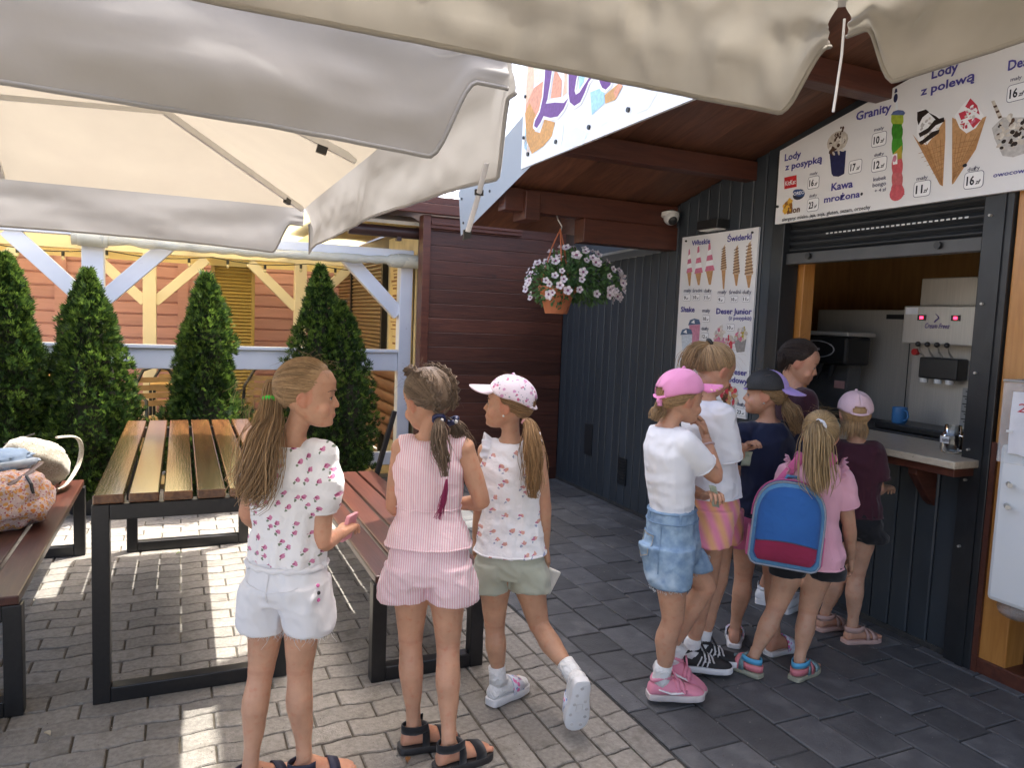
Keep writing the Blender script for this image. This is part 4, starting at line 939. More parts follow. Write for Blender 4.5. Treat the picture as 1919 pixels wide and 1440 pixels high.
# ================================================================== THUJAS
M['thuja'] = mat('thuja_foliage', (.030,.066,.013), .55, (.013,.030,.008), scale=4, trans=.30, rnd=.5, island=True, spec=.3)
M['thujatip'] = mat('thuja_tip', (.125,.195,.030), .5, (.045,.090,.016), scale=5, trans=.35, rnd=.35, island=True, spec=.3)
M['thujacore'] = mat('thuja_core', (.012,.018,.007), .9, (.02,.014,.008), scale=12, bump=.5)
M['bark'] = mat('bark', (.10,.06,.04), .9, (.06,.035,.025), scale=20, bump=.5)
M['pot'] = mat('black_pot', (.017,.017,.018), .5, (.025,.024,.023), scale=12)
M['soil'] = mat('soil', (.05,.035,.025), .95, (.03,.02,.015), scale=30, bump=.5)
def thuja(label, x, y, spines, n, seed):
    """spines: list of (dx, dy, z0, z1, [(t, r), ...])"""
    t = thing('thuja_tree', label, 'conifer', (x, y, 0), 'potted conifers in front of the gazebo')
    rn = random.Random(seed)
    def rad(pr, tt):
        for (a, ra), (b, rb) in zip(pr, pr[1:]):
            if a <= tt <= b: return ra + (rb-ra)*(tt-a)/(b-a)
        return pr[-1][1]
    core = MB(); lf = MB(); tot = sum((s[3]-s[2])*max(r for _, r in s[4]) for s in spines)
    for si, (dx, dy, z0, z1, pr) in enumerate(spines):
        H_ = z1-z0
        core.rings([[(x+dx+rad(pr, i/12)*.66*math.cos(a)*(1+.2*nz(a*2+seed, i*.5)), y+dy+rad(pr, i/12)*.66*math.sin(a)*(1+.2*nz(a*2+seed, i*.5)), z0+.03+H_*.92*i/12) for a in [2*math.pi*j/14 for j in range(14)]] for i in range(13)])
        m_ = int(n*H_*max(r for _, r in pr)/tot)
        for k in range(m_):
            tt = rn.random()**1.25
            a = rn.uniform(0, 2*math.pi)
            bumpy = 1 + .36*nz(math.cos(a)*1.7+seed*3, math.sin(a)*1.7, tt*5.5) + .26*nz(math.cos(a)*5+seed, math.sin(a)*5, tt*15)
            q = 1 - .42*rn.random()**1.8
            r = rad(pr, tt)*bumpy*q
            p = V((x+dx+r*math.cos(a), y+dy+r*math.sin(a), z0+H_*tt + rn.uniform(-.03, .02)))
            if p.z < .12: continue
            out = V((math.cos(a), math.sin(a), 0))
            d = (out*rn.uniform(.35, 1.0) + V((0,0,1))*rn.uniform(.35, 1.1) + V((rn.uniform(-.5,.5), rn.uniform(-.5,.5), rn.uniform(-.2,.2)))).normalized()
            s = d.cross(V((rn.uniform(-1,1), rn.uniform(-1,1), rn.uniform(-.4,.4)))).normalized()
            L_ = rn.uniform(.024, .054)*(1.1 if q > .9 else .9)
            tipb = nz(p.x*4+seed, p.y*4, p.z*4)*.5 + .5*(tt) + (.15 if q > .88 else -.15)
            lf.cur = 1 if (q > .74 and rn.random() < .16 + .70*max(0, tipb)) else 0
            for w_ in (-.95, -.5, 0, .5, .95):
                e = (d + s*w_).normalized()*L_*(1-.3*abs(w_)); wd = s.cross(d).cross(e).normalized()*L_*.085
                if wd.length < 1e-5: wd = s*L_*.085
                p0 = p + d*L_*.12*rn.random()
                lf.add([p0, p0+e*.5+wd, p0+e, p0+e*.5-wd], [(0,1,2,3)])
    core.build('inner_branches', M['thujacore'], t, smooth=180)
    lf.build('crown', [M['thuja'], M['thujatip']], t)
    part('trunk', M['bark'], t, lambda m: m.tube([(x, y, .2), (x+.01, y, .45), (x, y+.01, .8)], [.035, .028, .02], 8))
    part('pot', M['pot'], t, lambda m: m.lathe((x, y, 0), [(.13,0),(.175,.24),(.185,.24),(.185,.275),(.165,.275),(.155,.25)], 24), smooth=40)
    part('soil', M['soil'], t, lambda m: m.lathe((x, y, .2), [(.15,0),(.1,.04),(.01,.05)], 12))
    return t
thuja('leftmost conifer, cut by the left edge of the picture', -1.10, 6.05, [(0,0,.18,1.80,[(0,.20),(.12,.27),(.45,.25),(.75,.16),(.93,.07),(1,.02)])], 16000, 2)
thuja('broad conical conifer standing behind the two bags', -.60, 6.02, [(0,0,.14,1.72,[(0,.22),(.15,.295),(.4,.28),(.62,.215),(.8,.14),(.93,.06),(1,.015)])], 13500, 5)
thuja('stepped conifer with narrow top behind the far end of the picnic table', .17, 5.95, [(0,0,.14,1.74,[(0,.22),(.2,.31),(.36,.30),(.43,.20),(.7,.175),(.82,.12),(.93,.07),(1,.015)]), (-.10,0,.7,1.40,[(0,.12),(.5,.11),(.85,.08),(1,.02)])], 13500, 8)
thuja('brightest two tipped conifer right of the table before the shutters', 1.14, 6.2, [(-.10,0,.2,1.87,[(0,.25),(.2,.31),(.5,.25),(.72,.15),(.9,.08),(1,.015)]), (.065,-.05,.2,1.58,[(0,.25),(.25,.29),(.6,.215),(.85,.12),(1,.02)])], 16000, 11)

# ================================================================== HANGING BASKET
bx, by, bz = 2.43, 4.44, 1.78
hb = thing('flower_basket', 'hanging terracotta pot overflowing with pale pink petunias under the porch', 'flower basket', (bx, by, 1.55))
part('pot', mat('terracotta_plastic', (.46,.15,.055), .55, (.40,.125,.045), scale=8), hb, lambda m: m.lathe((bx-.12, by, 1.56), [(.075,0),(.115,.14),(.13,.14),(.13,.18),(.11,.18)], 24), smooth=40)
for k in range(3):
    a = k*2.09+.3
    part('hanger', mat('orange_hanger', (.45,.13,.05), .5) if k == 0 else MATS['orange_hanger'], hb, lambda m: m.tube([(bx-.12+.125*math.cos(a), by+.125*math.sin(a), 1.73), (bx-.12+.05*math.cos(a), by+.05*math.sin(a), 2.0), (bx-.1, by+.03, 2.13)], .005, 6))
part('hook', M['steel'], hb, lambda m: m.tube([(bx-.1, by+.03, 2.10), (bx-.09, by+.03, 2.15), (bx-.11, by+.05, 2.19), (bx-.10, by+.09, 2.23)], .005, 6))
rn = random.Random(21); lf = MB()
M['petleaf'] = mat('petunia_leaf', (.10,.20,.06), .5, (.06,.13,.04), scale=6, trans=.3, rnd=.4, island=True)
def bpt(q=1.0):
    a = rn.uniform(0, 2*math.pi); zt = rn.uniform(-1, 1)
    r = math.sqrt(max(0, 1-zt*zt))*q
    px = bx + .01 + .33*r*math.cos(a); pyy = by + .24*r*math.sin(a); pz = bz + .04 + .17*zt*q
    dxr = (px-bx)
    pz -= .32*max(0, dxr)*.55
    if dxr < -.12: pz -= .06
    return V((px, pyy, pz)), V((math.cos(a)*r, math.sin(a)*r, zt)).normalized()
for k in range(2600):
    p, n_ = bpt(rn.random()**.4)
    d = (n_ + V((rn.uniform(-.7,.7), rn.uniform(-.7,.7), rn.uniform(-.7,.7)))).normalized()
    s = d.cross(V((rn.uniform(-1,1), rn.uniform(-1,1), rn.uniform(-1,1)))).normalized(); L_ = rn.uniform(.022, .05)
    lf.add([p, p+d*L_*.5+s*L_*.24, p+d*L_, p+d*L_*.5-s*L_*.24], [(0,1,2,3)])
o = lf.build('foliage', M['petleaf'], hb); tag(o, kind='stuff')
fl = MB()
for k in range(5):
    a0 = 2*math.pi*k/5; ring = []
    for j in range(5):
        a = a0 + (j-2)*.29; rr = .027*(1-.10*abs(j-2)); ring.append((rr*math.cos(a), rr*math.sin(a), .004-.003*abs(j-2)))
    fl.add([(0,0,-.006)]+ring, [(0,1,2),(0,2,3),(0,3,4),(0,4,5)])
fl.cur = 1
fl.add([(.0075*math.cos(a), .0075*math.sin(a), .001) for a in [2*math.pi*i/8 for i in range(8)]], [tuple(range(8))])
fme = fl.mesh('flower'); fme.materials.append(mat('petunia_petal', (.86,.81,.81), .55, (.80,.69,.71), scale=40, trans=.3, rnd=.1)); fme.materials.append(mat('petunia_throat', (.22,.06,.14), .6))
for k in range(135):
    p, n_ = bpt(1.06)
    if n_.z < -.55 or n_.dot(V((-.41,-.91,-.1))) < -.55: continue
    d = (n_*.8 + V((-.35,-.75,.35))*rn.uniform(.3,1) + V((rn.uniform(-.3,.3), rn.uniform(-.3,.3), rn.uniform(-.3,.3)))).normalized()
    o = obj('flower', fme, None, hb, p + n_*.02, None, (rn.uniform(.8,1.25),)*3); o.rotation_mode = 'QUATERNION'; o.rotation_quaternion = d.to_track_quat('Z', 'Y')

# ================================================================== CAMERA, LAMP
sc = thing('security_camera', 'white dome security camera on the end of the eaves beam', 'security camera', (3.22, 4.46, 2.30))
wpl = mat('white_plastic', (.78,.78,.76), .35)
part('mount', wpl, sc, lambda m: m.lathe((3.215, 4.47, 2.335), [(.03,0),(.062,-.01),(.066,-.04),(.055,-.05)], 20), smooth=50)
part('ball', wpl, sc, lambda m: m.ball((3.21, 4.45, 2.285), .055, 18, 12), smooth=180)
part('lens', M['black'], sc, lambda m: m.lathe((3.205, 4.425, 2.265), [(.032,0),(.034,.012),(.028,.022),(.006,.026)], 16, axis=(-.45,-.7,-.45)), smooth=50)
wl2 = thing('wall_lamp', 'small black box lamp above the price poster', 'lamp', (3.28, 4.02, 2.2))
part('housing', M['black'], wl2, lambda m: m.box(3.20, 3.298, 3.93, 4.14, 2.165, 2.225), bevel=.004)
part('diffuser', mat('frosted_glass', (.8,.8,.75), .4), wl2, lambda m: m.box(3.215, 3.285, 3.945, 4.125, 2.158, 2.164))

# ================================================================== INSIDE THE WINDOW
def T3(body, o, ux, uy, w, h, mt, parent, shear=0, bold=.01, name='lettering'):
    p = Printer(o, ux, uy); p.T(body, (0, 0), w, h, 'ink', bold, shear, 0); p.t.build(name, mt, parent); return p
bench_w = thing('work_counter', 'dark steel work counter inside the kiosk carrying the machines', 'counter', (4.4, 3.2, .06))
part('top', mat('dark_worktop', (.035,.033,.031), .4), bench_w, lambda m: m.box(3.80, 4.95, 2.4, 4.75, .90, .945), bevel=.004)
part('cabinet', mat('dim_steel', (.20,.19,.175), .4, metal=.7), bench_w, lambda m: m.box(3.86, 4.95, 2.42, 4.75, .06, .898))
part('drawer_front', M['orangewood'], bench_w, lambda m: m.box(3.84, 3.858, 3.2, 3.62, .66, .86), bevel=.004)
sm = thing('soft_serve_machine', 'stainless soft serve machine with blue script name and red displays', 'machine', (4.3, 2.9, .95), 'machines inside the kiosk')
part('body', M['steel'], sm, lambda m: m.box(4.10, 4.70, 2.68, 3.13, .947, 1.66), bevel=.008)
part('head_panel', M['steel'], sm, lambda m: m.box(3.995, 4.098, 2.68, 3.125, 1.46, 1.685), bevel=.008)
part('drip_tray', M['blackmetal'], sm, lambda m: m.box(3.84, 4.095, 2.66, 3.14, .947, .985), bevel=.006)
for yy in (3.0, 2.79):
    k = part('display', M['black'], sm, lambda m: m.box(3.988, 3.994, yy-.026, yy+.026, 1.60, 1.632))
    part('digits', mat('red_led', (.5,.01,.03), .4, emit=(1,.03,.08), estr=1.2) if yy == 3.0 else MATS['red_led'], k, lambda m: m.box(3.986, 3.9875, yy-.012, yy+.010, 1.608, 1.624))
part('sticker', mat('white_sticker', (.7,.72,.75), .5), sm, lambda m: m.box(3.9935, 3.995, 3.03, 3.11, 1.635, 1.675))
violet = flat('print_violet', (.10,.05,.26))
T3('Cream Freez', (3.9925, 2.975, 1.555), UX, UY, .155, .03, violet, sm, .35)
part('logo_swirl', violet, sm, lambda m: m.tube([(3.992, 2.905+.012*math.cos(k*.7), 1.59+.006*k) for k in range(9)], [.004-.0003*k for k in range(9)], 5))
part('dispenser', M['black'], sm, lambda m: (m.box(4.00, 4.098, 2.76, 3.0, 1.26, 1.385)), bevel=.01)
for yy in (2.98, 2.89, 2.82):
    part('nozzle', wpl, sm, lambda m: m.cyl((4.03, yy, 1.235), (4.03, yy, 1.262), .022, n=12))
for yy in (2.99, 2.93, 2.87, 2.81):
    k = part('handle', M['steel'], sm, lambda m: m.tube([(4.03, yy, 1.38), (3.985, yy, 1.42), (3.955, yy-.01, 1.455)], .006, 6))
    part('knob', M['black'], k, lambda m: m.ball((3.95, yy-.012, 1.46), .016, 10, 6), smooth=180)
part('switch', mat('red_knob', (.5,.02,.02), .4), sm, lambda m: m.cyl((4.07, 3.09, 1.41), (4.098, 3.09, 1.41), .02, n=12))
part('notice', mat('grey_notice', (.36,.36,.34), .6), sm, lambda m: m.box(4.093, 4.097, 2.71, 2.78, 1.0, 1.22))
pnt = MB()
for k in range(14): pnt.box(4.0915, 4.0925, 2.716, 2.716+.03+.028*((k*7) % 3)/2, 1.01+.0145*k, 1.016+.0145*k)
pnt.build('fine_print', M['black'], sm)
sb = thing('steel_cabinet', 'tall stainless cabinet between the two ice cream machines', 'cabinet', (4.6, 3.4, .95))
part('body', M['steel'], sb, lambda m: m.box(4.22, 4.80, 3.17, 4.0, .947, 1.67), bevel=.006)
part('vent', M['black'], sb, lambda m: m.box(4.212, 4.2195, 3.25, 3.42, 1.61, 1.64))
part('door_seam', M['black'], sb, lambda m: m.box(4.215, 4.2195, 3.235, 3.239, .96, 1.66))
bxs = thing('steel_box', 'long stainless box on top of the soft serve machine', 'box', (4.45, 2.8, 1.7))
part('body', M['steel'], bxs, lambda m: m.box(4.15, 4.70, 2.50, 3.14, 1.69, 1.86), bevel=.006)
sp_ = thing('wall_speaker', 'small black oval speaker above the steel box', 'speaker', (5.3, 3.3, 2.0))
part('body', M['black'], sp_, lambda m: m.ball((5.34, 3.47, 2.12), (.06,.09,.11), 14, 10), smooth=180)
gm = thing('slush_machine', 'black drink machine with oval front badge behind the dark haired girl', 'machine', (4.0, 3.7, .95), 'machines inside the kiosk')
part('body', mat('grey_plastic', (.10,.10,.10), .45), gm, lambda m: m.box(4.0, 4.12, 3.50, 3.88, .947, 1.40), bevel=.01)
part('head', M['black'], gm, lambda m: m.box(3.88, 4.10, 3.42, 3.92, 1.30, 1.485), bevel=.02)
part('lid', M['steel'], gm, lambda m: m.box(3.87, 4.12, 3.41, 3.93, 1.487, 1.515), bevel=.006)
part('badge', mat('badge_silver', (.45,.45,.45), .4), gm, lambda m: [m.tube([(3.877, 3.67+.15*math.cos(a), 1.395+.055*math.sin(a)) for a in [2*math.pi*i/30 for i in range(31)]], [.0035+.002*(i % 3 == 0) for i in range(31)], 5), m.box(3.874, 3.8795, 3.64, 3.70, 1.388, 1.402)][0])
for yy in (3.57, 3.67, 3.77):
    part('tap', M['black'], gm, lambda m: m.tube([(3.93, yy, 1.30), (3.92, yy, 1.25), (3.90, yy, 1.20)], [.02,.018,.012], 8))
part('warning_label', mat('label_red_white', (.62,.34,.32), .6), gm, lambda m: m.box(3.992, 3.999, 3.52, 3.60, 1.14, 1.19))
part('drip_tray', M['blackmetal'], gm, lambda m: m.box(3.83, 3.995, 3.48, 3.88, .947, 1.0), bevel=.006)
mg = thing('mug', 'blue mug on the drip tray of the soft serve machine', 'mug', (3.90, 3.02, .985))
blm = mat('blue_enamel', (.06,.20,.42), .3, (.05,.17,.38), scale=5)
part('cup', blm, mg, lambda m: m.lathe((3.90, 3.02, .986), [(.036,0),(.042,.012),(.042,.095),(.038,.095),(.037,.02),(.01,.015)], 20), smooth=40)
part('handle', blm, mg, lambda m: m.tube([(3.89, 2.982, 1.065), (3.88, 2.955, 1.062), (3.875, 2.945, 1.035), (3.88, 2.957, 1.01), (3.89, 2.982, 1.005)], .006, 8), smooth=60)
jr = thing('tip_jar', 'empty glass mug jar with a paper label on the counter end', 'jar', (3.33, 2.29, .96))
part('glass', M['glass'], jr, lambda m: m.lathe((3.33, 2.29, .961), [(.036,0),(.046,.006),(.049,.02),(.049,.075),(.046,.09),(.036,.10),(.036,.132),(.034,.132),(.034,.101),(.044,.088),(.046,.075),(.046,.022),(.04,.010),(.005,.010)], 28), smooth=50)
part('handle', M['glass'], jr, lambda m: m.tube([(3.33-.01, 2.245, 1.05), (3.31, 2.215, 1.048), (3.305, 2.205, 1.02), (3.31, 2.213, .985), (3.32, 2.245, .978)], .0065, 8), smooth=60)
lbp = MB(); lbp.rings([[(3.33+.0502*math.cos(a), 2.29+.0502*math.sin(a), z) for z in (1.008, 1.04)] for a in [R(120+8*i) for i in range(11)]], False, False, False)
lab = lbp.build('paper_label', mat('white_paper', (.78,.78,.80), .7), jr, smooth=60)
T3('NAPIWKI', (3.2785, 2.303, 1.014), UX, UY, .042, .016, M['black'], lab)
# white cabinet at the right edge
wc = thing('white_dispenser', 'white box with steel bolts and clear cover at the right edge', 'dispenser', (3.25, 1.6, .41))
wp2 = mat('white_lacquer', (.72,.74,.73), .3, (.68,.70,.69), scale=3)
part('body', wp2, wc, lambda m: m.box(3.10, 3.42, 1.2, 1.925, .41, 1.075), bevel=.02)
part('cover', M['acryl'], wc, lambda m: (m.box(3.095, 3.099, 1.2, 1.93, 1.0, 1.33), m.box(3.099, 3.4, 1.926, 1.93, 1.0, 1.33), m.box(3.095, 3.4, 1.2, 1.93, 1.331, 1.335)))
part('cover_rim', M['steel'], wc, lambda m: m.tube([(3.4, 1.93, 1.337), (3.097, 1.93, 1.337), (3.097, 1.2, 1.337)], .006, 6))
part('bottle_cap', mat('pale_blue_plastic', (.33,.47,.55), .4), wc, lambda m: m.lathe((3.18, 1.87, 1.076), [(.06,0),(.06,.05),(.045,.085),(.01,.09)], 20), smooth=50)
for zz in (.915, .825): part('bolt', M['steel'], wc, lambda m: (m.cyl((3.099, 1.875, zz), (3.06, 1.845, zz), .010, n=12)), smooth=40)
pa = part('paper_note', MATS['white_paper'], wc, lambda m: m.grid(lambda u, v: (3.09-.006*math.sin(v*3), 1.885-.3*u, 1.04+.255*v+.008*nz(u*6, v*4)), 8, 8), smooth=180)
T3('20 zł', (3.084, 1.86, 1.215), UX, UY, .16, .036, mat('red_marker', (.60,.05,.08), .6), pa, .1, .0)
part('tape', wpl, pa, lambda m: m.box(3.078, 3.081, 1.868, 1.892, 1.128, 1.138))
part('plastic_bag', mat('clear_film', (.6,.6,.6), .2, alpha=.35), wc, lambda m: m.ball((3.22, 1.85, .38), (.10,.08,.05), 12, 8), smooth=180)
dp = thing('drain_pipe', 'black pipe behind the wooden threshold under the white box', 'pipe', (3.42, 1.86, .06))
part('pipe', M['black'], dp, lambda m: m.cyl((3.45, 1.82, .06), (3.40, 1.86, .42), .035, n=12), smooth=50)

# ================================================================== BAGS ON THE BENCH
def blobmesh(c, r, n=36, m=22, sq=2.4, seed=0, amp=.12, freq=3.0, flatb=None, rot=0):
    b = MB(); c = V(c)
    def sp(v, e): return math.copysign(abs(v)**(2/e), v)
    rs_ = []
    for i in range(m+1):
        ph = math.pi*i/m; ph = min(max(ph, .03), math.pi-.03); ring = []
        for j in range(n):
            a = 2*math.pi*j/n
            d = V((sp(math.cos(a), sq)*math.sin(ph)**.8, sp(math.sin(a), sq)*math.sin(ph)**.8, -sp(math.cos(ph), sq)))
            k = 1 + amp*nz(d.x*freq+seed, d.y*freq, d.z*freq) + amp*.4*nz(d.x*freq*3+seed, d.y*freq*3, d.z*freq*3)
            p = V((d.x*r[0]*k, d.y*r[1]*k, d.z*r[2]*k)); p.rotate(Matrix.Rotation(rot, 3, 'Z')); p += c
            if flatb is not None: p.z = max(p.z, flatb+.001*nz(p.x*30, p.y*30))
            ring.append(p)
        rs_.append(ring)
    return b.rings(rs_)
def spotmat(name, base, cols, scale, rough=.8, thr=(.28, .36), bump=.2):
    """small scattered flower-like dots in several colours"""
    m = bpy.data.materials.new(name); m.use_nodes = True; nt = m.node_tree; b = nt.nodes['Principled BSDF']; L = nt.links.new
    tc = nn(nt, 'ShaderNodeTexCoord'); out = None
    rgb = nn(nt, 'ShaderNodeRGB'); rgb.outputs[0].default_value = (*base, 1); out = rgb.outputs[0]
    for i, (c_, sc_, th) in enumerate(cols):
        mp = nn(nt, 'ShaderNodeMapping'); L(tc.outputs['Object'], mp.inputs[0]); mp.inputs['Location'].default_value = (i*3.7, i*1.3, i*2.1)
        n0 = nn(nt, 'ShaderNodeTexNoise'); n0.inputs['Scale'].default_value = scale*sc_*1.5; L(mp.outputs[0], n0.inputs['Vector'])
        mv = nn(nt, 'ShaderNodeVectorMath', operation='MULTIPLY_ADD'); L(n0.outputs['Color'], mv.inputs[0]); mv.inputs[1].default_value = (.45/(scale*sc_),)*3; L(mp.outputs[0], mv.inputs[2])
        vo = nn(nt, 'ShaderNodeTexVoronoi'); vo.inputs['Scale'].default_value = scale*sc_; L(mv.outputs[0], vo.inputs['Vector'])
        mr = nn(nt, 'ShaderNodeMapRange'); L(vo.outputs['Distance'], mr.inputs[0]); mr.inputs[1].default_value = th; mr.inputs[2].default_value = th*.8; mr.inputs[3].default_value = 0; mr.inputs[4].default_value = 1
        mx = nn(nt, 'ShaderNodeMix', data_type='RGBA'); L(mr.outputs[0], mx.inputs[0]); L(out, mx.inputs[6]); mx.inputs[7].default_value = (*c_, 1); out = mx.outputs[2]
    L(out, b.inputs['Base Color']); b.inputs['Roughness'].default_value = rough; b.inputs['Specular IOR Level'].default_value = .25; b.inputs['Sheen Weight'].default_value = .15
    if bump:
        bn = nn(nt, 'ShaderNodeTexNoise'); bn.inputs['Scale'].default_value = 26; L(tc.outputs['Object'], bn.inputs['Vector']); bn.inputs['Detail'].default_value = 4
        bu = nn(nt, 'ShaderNodeBump'); bu.inputs['Strength'].default_value = bump; bu.inputs['Distance'].default_value = .02; L(bn.outputs[0], bu.inputs['Height']); L(bu.outputs[0], b.inputs['Normal'])
    MATS[name] = m; return m
ob = thing('floral_bag', 'orange flowered fabric bag slumped on the left bench', 'bag', (-.76, 4.1, .45))
fo = spotmat('orange_flower_print', (.62,.47,.44), [((.42,.13,.16), 1.9, .34), ((.66,.34,.10), 1.0, .42), ((.60,.22,.06), .7, .30), ((.75,.68,.66), 2.3, .25)], 38, bump=.6)
blobmesh((-.76, 4.08, .565), (.19, .22, .135), seed=3, amp=.18, flatb=.4515).build('body', fo, ob, smooth=180)
lth = mat('brown_leather', (.10,.045,.025), .5)
part('strap', lth, ob, lambda m: m.tube([(-.72, 3.93, .665), (-.66, 4.06, .69), (-.63, 4.2, .71), (-.64, 4.28, .70)], .013, 6, flat=.35))
part('buckle', M['black'], ob, lambda m: m.tube([(-.655, 3.99, .69), (-.63, 3.95, .66), (-.62, 3.93, .62)], .008, 6))
dj = thing('denim_jacket', 'pale blue denim jacket folded over the flowered bag', 'jacket', (-.86, 4.2, .68))
den = mat('denim_light', (.30,.40,.52), .85, (.20,.29,.42), scale=9, bump=.4, bscale=60, c3=(.55,.62,.68), s3=6, t3=.62)
blobmesh((-.86, 4.26, .715), (.19, .2, .05), seed=8, amp=.3).build('body', den, dj, smooth=180)
part('hem', mat('denim_seam', (.50,.57,.62), .85, (.38,.45,.52), scale=20), dj, lambda m: m.tube([(-1.0, 4.1, .71), (-.85, 4.05, .72), (-.70, 4.12, .725), (-.66, 4.2, .72), (-.68, 4.27, .70)], [.014,.016,.018,.02,.012], 8), smooth=180)
gbk = thing('grey_backpack', 'speckled beige drawstring backpack leaning at the far end of the left bench', 'backpack', (-.72, 4.75, .45))
sk = spotmat('speckled_canvas', (.34,.31,.255), [((.15,.12,.09), 1.7, .28), ((.42,.40,.35), 1.0, .3), ((.30,.33,.22), 1.3, .2)], 60, bump=.15)
bb = blobmesh((0,0,0), (.16, .20, .11), seed=12, amp=.09, sq=2.5, freq=2.0)
rot_ = Matrix.Rotation(R(-28), 3, 'X') @ Matrix.Rotation(R(14), 3, 'Y')
bb.v = [tuple(V((-.73, 4.72, .62)) + rot_ @ V(p)) for p in bb.v]; bb.v = [(p[0], p[1], max(p[2], .452)) for p in bb.v]
bb.build('body', sk, gbk, smooth=180)
part('shoulder_strap', sk, gbk, lambda m: m.tube((lambda P, n: [.5*(2*P[k+1] + (P[k+2]-P[k])*t + (2*P[k]-5*P[k+1]+4*P[k+2]-P[k+3])*t*t + (3*P[k+1]-P[k]-3*P[k+2]+P[k+3])*t**3) for k in range(len(P)-3) for t in [i/n for i in range(n)]])([V(q) for q in [(-.70,4.76,.73), (-.64, 4.80, .74), (-.555, 4.86, .73), (-.53, 4.9, .66), (-.545, 4.86, .56), (-.585, 4.70, .49), (-.63, 4.62, .475), (-.66,4.58,.47)]], 6), .019, 8, flat=.35), smooth=60)
part('shoulder_strap', sk, gbk, lambda m: m.tube([(-.82, 4.86, .72), (-.90, 4.80, .66), (-.94, 4.66, .56)], .02, 8, flat=.4), smooth=60)
part('cord', M['black'], gbk, lambda m: m.tube([(-.90, 4.86, .70), (-.82, 4.88, .73), (-.76, 4.9, .75)], .005, 6))

# ================================================================== CAFE FURNITURE IN THE GAZEBO
chw = mat('teak_slat', (.42,.27,.12), .45, (.34,.21,.09), scale=3, stretch=(8,2,8), rnd=.1)
def cafe_chair(label, x, y, rz):
    t = thing('cafe_chair', label, 'chair', (x, y, 0), 'metal cafe chairs in the gazebo')
    mtx = Matrix.Translation((x, y, 0)) @ Matrix.Rotation(rz, 4, 'Z')
    W = lambda p: mtx @ V(p)
    for s in (-1, 1):
        part('leg', M['blackmetal'], t, lambda m: m.tube([W((s*.24,.22,0)), W((s*.25,.22,.3)), W((s*.25,.2,.64)), W((s*.25,.05,.67)), W((s*.25,-.2,.66))], .016, 8), smooth=60)
        part('leg', M['blackmetal'], t, lambda m: m.tube([W((s*.22,-.26,0)), W((s*.23,-.22,.4)), W((s*.22,-.26,.7)), W((s*.12,-.30,.88)), W((0,-.31,.92))], .016, 8), smooth=60)
    for k in range(5): part('seat_slat', chw, t, lambda m: m.obox(W((0, -.17+.09*k, .44)), mtx.to_3x3() @ V((.23,0,0)), mtx.to_3x3() @ V((0,.036,0)), (0,0,.009)))
    for k in range(4): part('back_slat', chw, t, lambda m: m.obox(W((0, -.245-.018*k, .56+.075*k)), mtx.to_3x3() @ V((.21-.014*k,0,0)), mtx.to_3x3() @ V((0,.007,0)), (0,0,.026)))
    return t
cafe_chair('cafe chair seen between the middle conifers, back turned left', -.12, 7.7, R(200))
cafe_chair('cafe chair behind the far cafe table, left of the stepped conifer', -.05, 9.0, R(180))
cafe_chair('cafe chair half hidden behind the leftmost conifer', -1.05, 8.1, R(160))
cafe_chair('cafe chair behind the ponytail of the girl in the flowered blouse', .78, 7.9, R(170))
def cafe_table(label, x, y):
    t = thing('cafe_table', label, 'table', (x, y, 0), 'cafe tables in the gazebo')
    part('top', mat('honey_wood', (.60,.36,.12), .35, (.52,.30,.09), scale=3, stretch=(2,8,8)) if 'honey_wood' not in MATS else MATS['honey_wood'], t, lambda m: m.box(x-.4, x+.4, y-.4, y+.4, .71, .74), bevel=.006)
    part('column', M['blackmetal'], t, lambda m: m.cyl((x, y, .02), (x, y, .709), .03, n=12), smooth=50)
    part('foot', M['blackmetal'], t, lambda m: (m.box(x-.25, x+.25, y-.03, y+.03, 0, .03)))
cafe_table('square wooden cafe table seen left of the stepped conifer', .12, 8.4)
cafe_table('square wooden cafe table behind the leftmost conifers', -1.1, 8.9)
gf = part('gazebo_floor', mat('wooden_deck', (.36,.27,.15), .7, (.27,.19,.10), scale=3, stretch=(2,10,2)), None, lambda m: m.box(-5, 1.95, 6.62, 10.2, -.05, .04)); tag(gf, kind='structure')

def leaf(label, x, y, rz, c, nm):
    t = thing('fallen_leaf', label, 'leaf', (x, y, .004)); a = V((math.cos(rz), math.sin(rz), 0)); b_ = V((-math.sin(rz), math.cos(rz), 0))
    part('blade', mat(nm, c, .6), t, lambda m: m.grid(lambda u, v: V((x, y, .006)) + a*(u-.5)*.035 + b_*(v-.5)*.020*math.sin(math.pi*min(.98, max(.02, u))) + V((0,0,.010*abs(v-.5)+.006*math.sin(u*3))), 8, 4), smooth=180)
leaf('small green leaf lying on the pavers under the picnic table', -.01, 4.80, .4, (.16,.26,.05), 'green_leaf')
leaf('dry brown leaf lying on the pavers beside the black sandals', .70, 2.28, 1.2, (.24,.11,.04), 'brown_leaf')
leaf('pale dry leaf lying on the pavers near the left bench', -.42, 2.86, 2.2, (.45,.38,.26), 'pale_leaf')

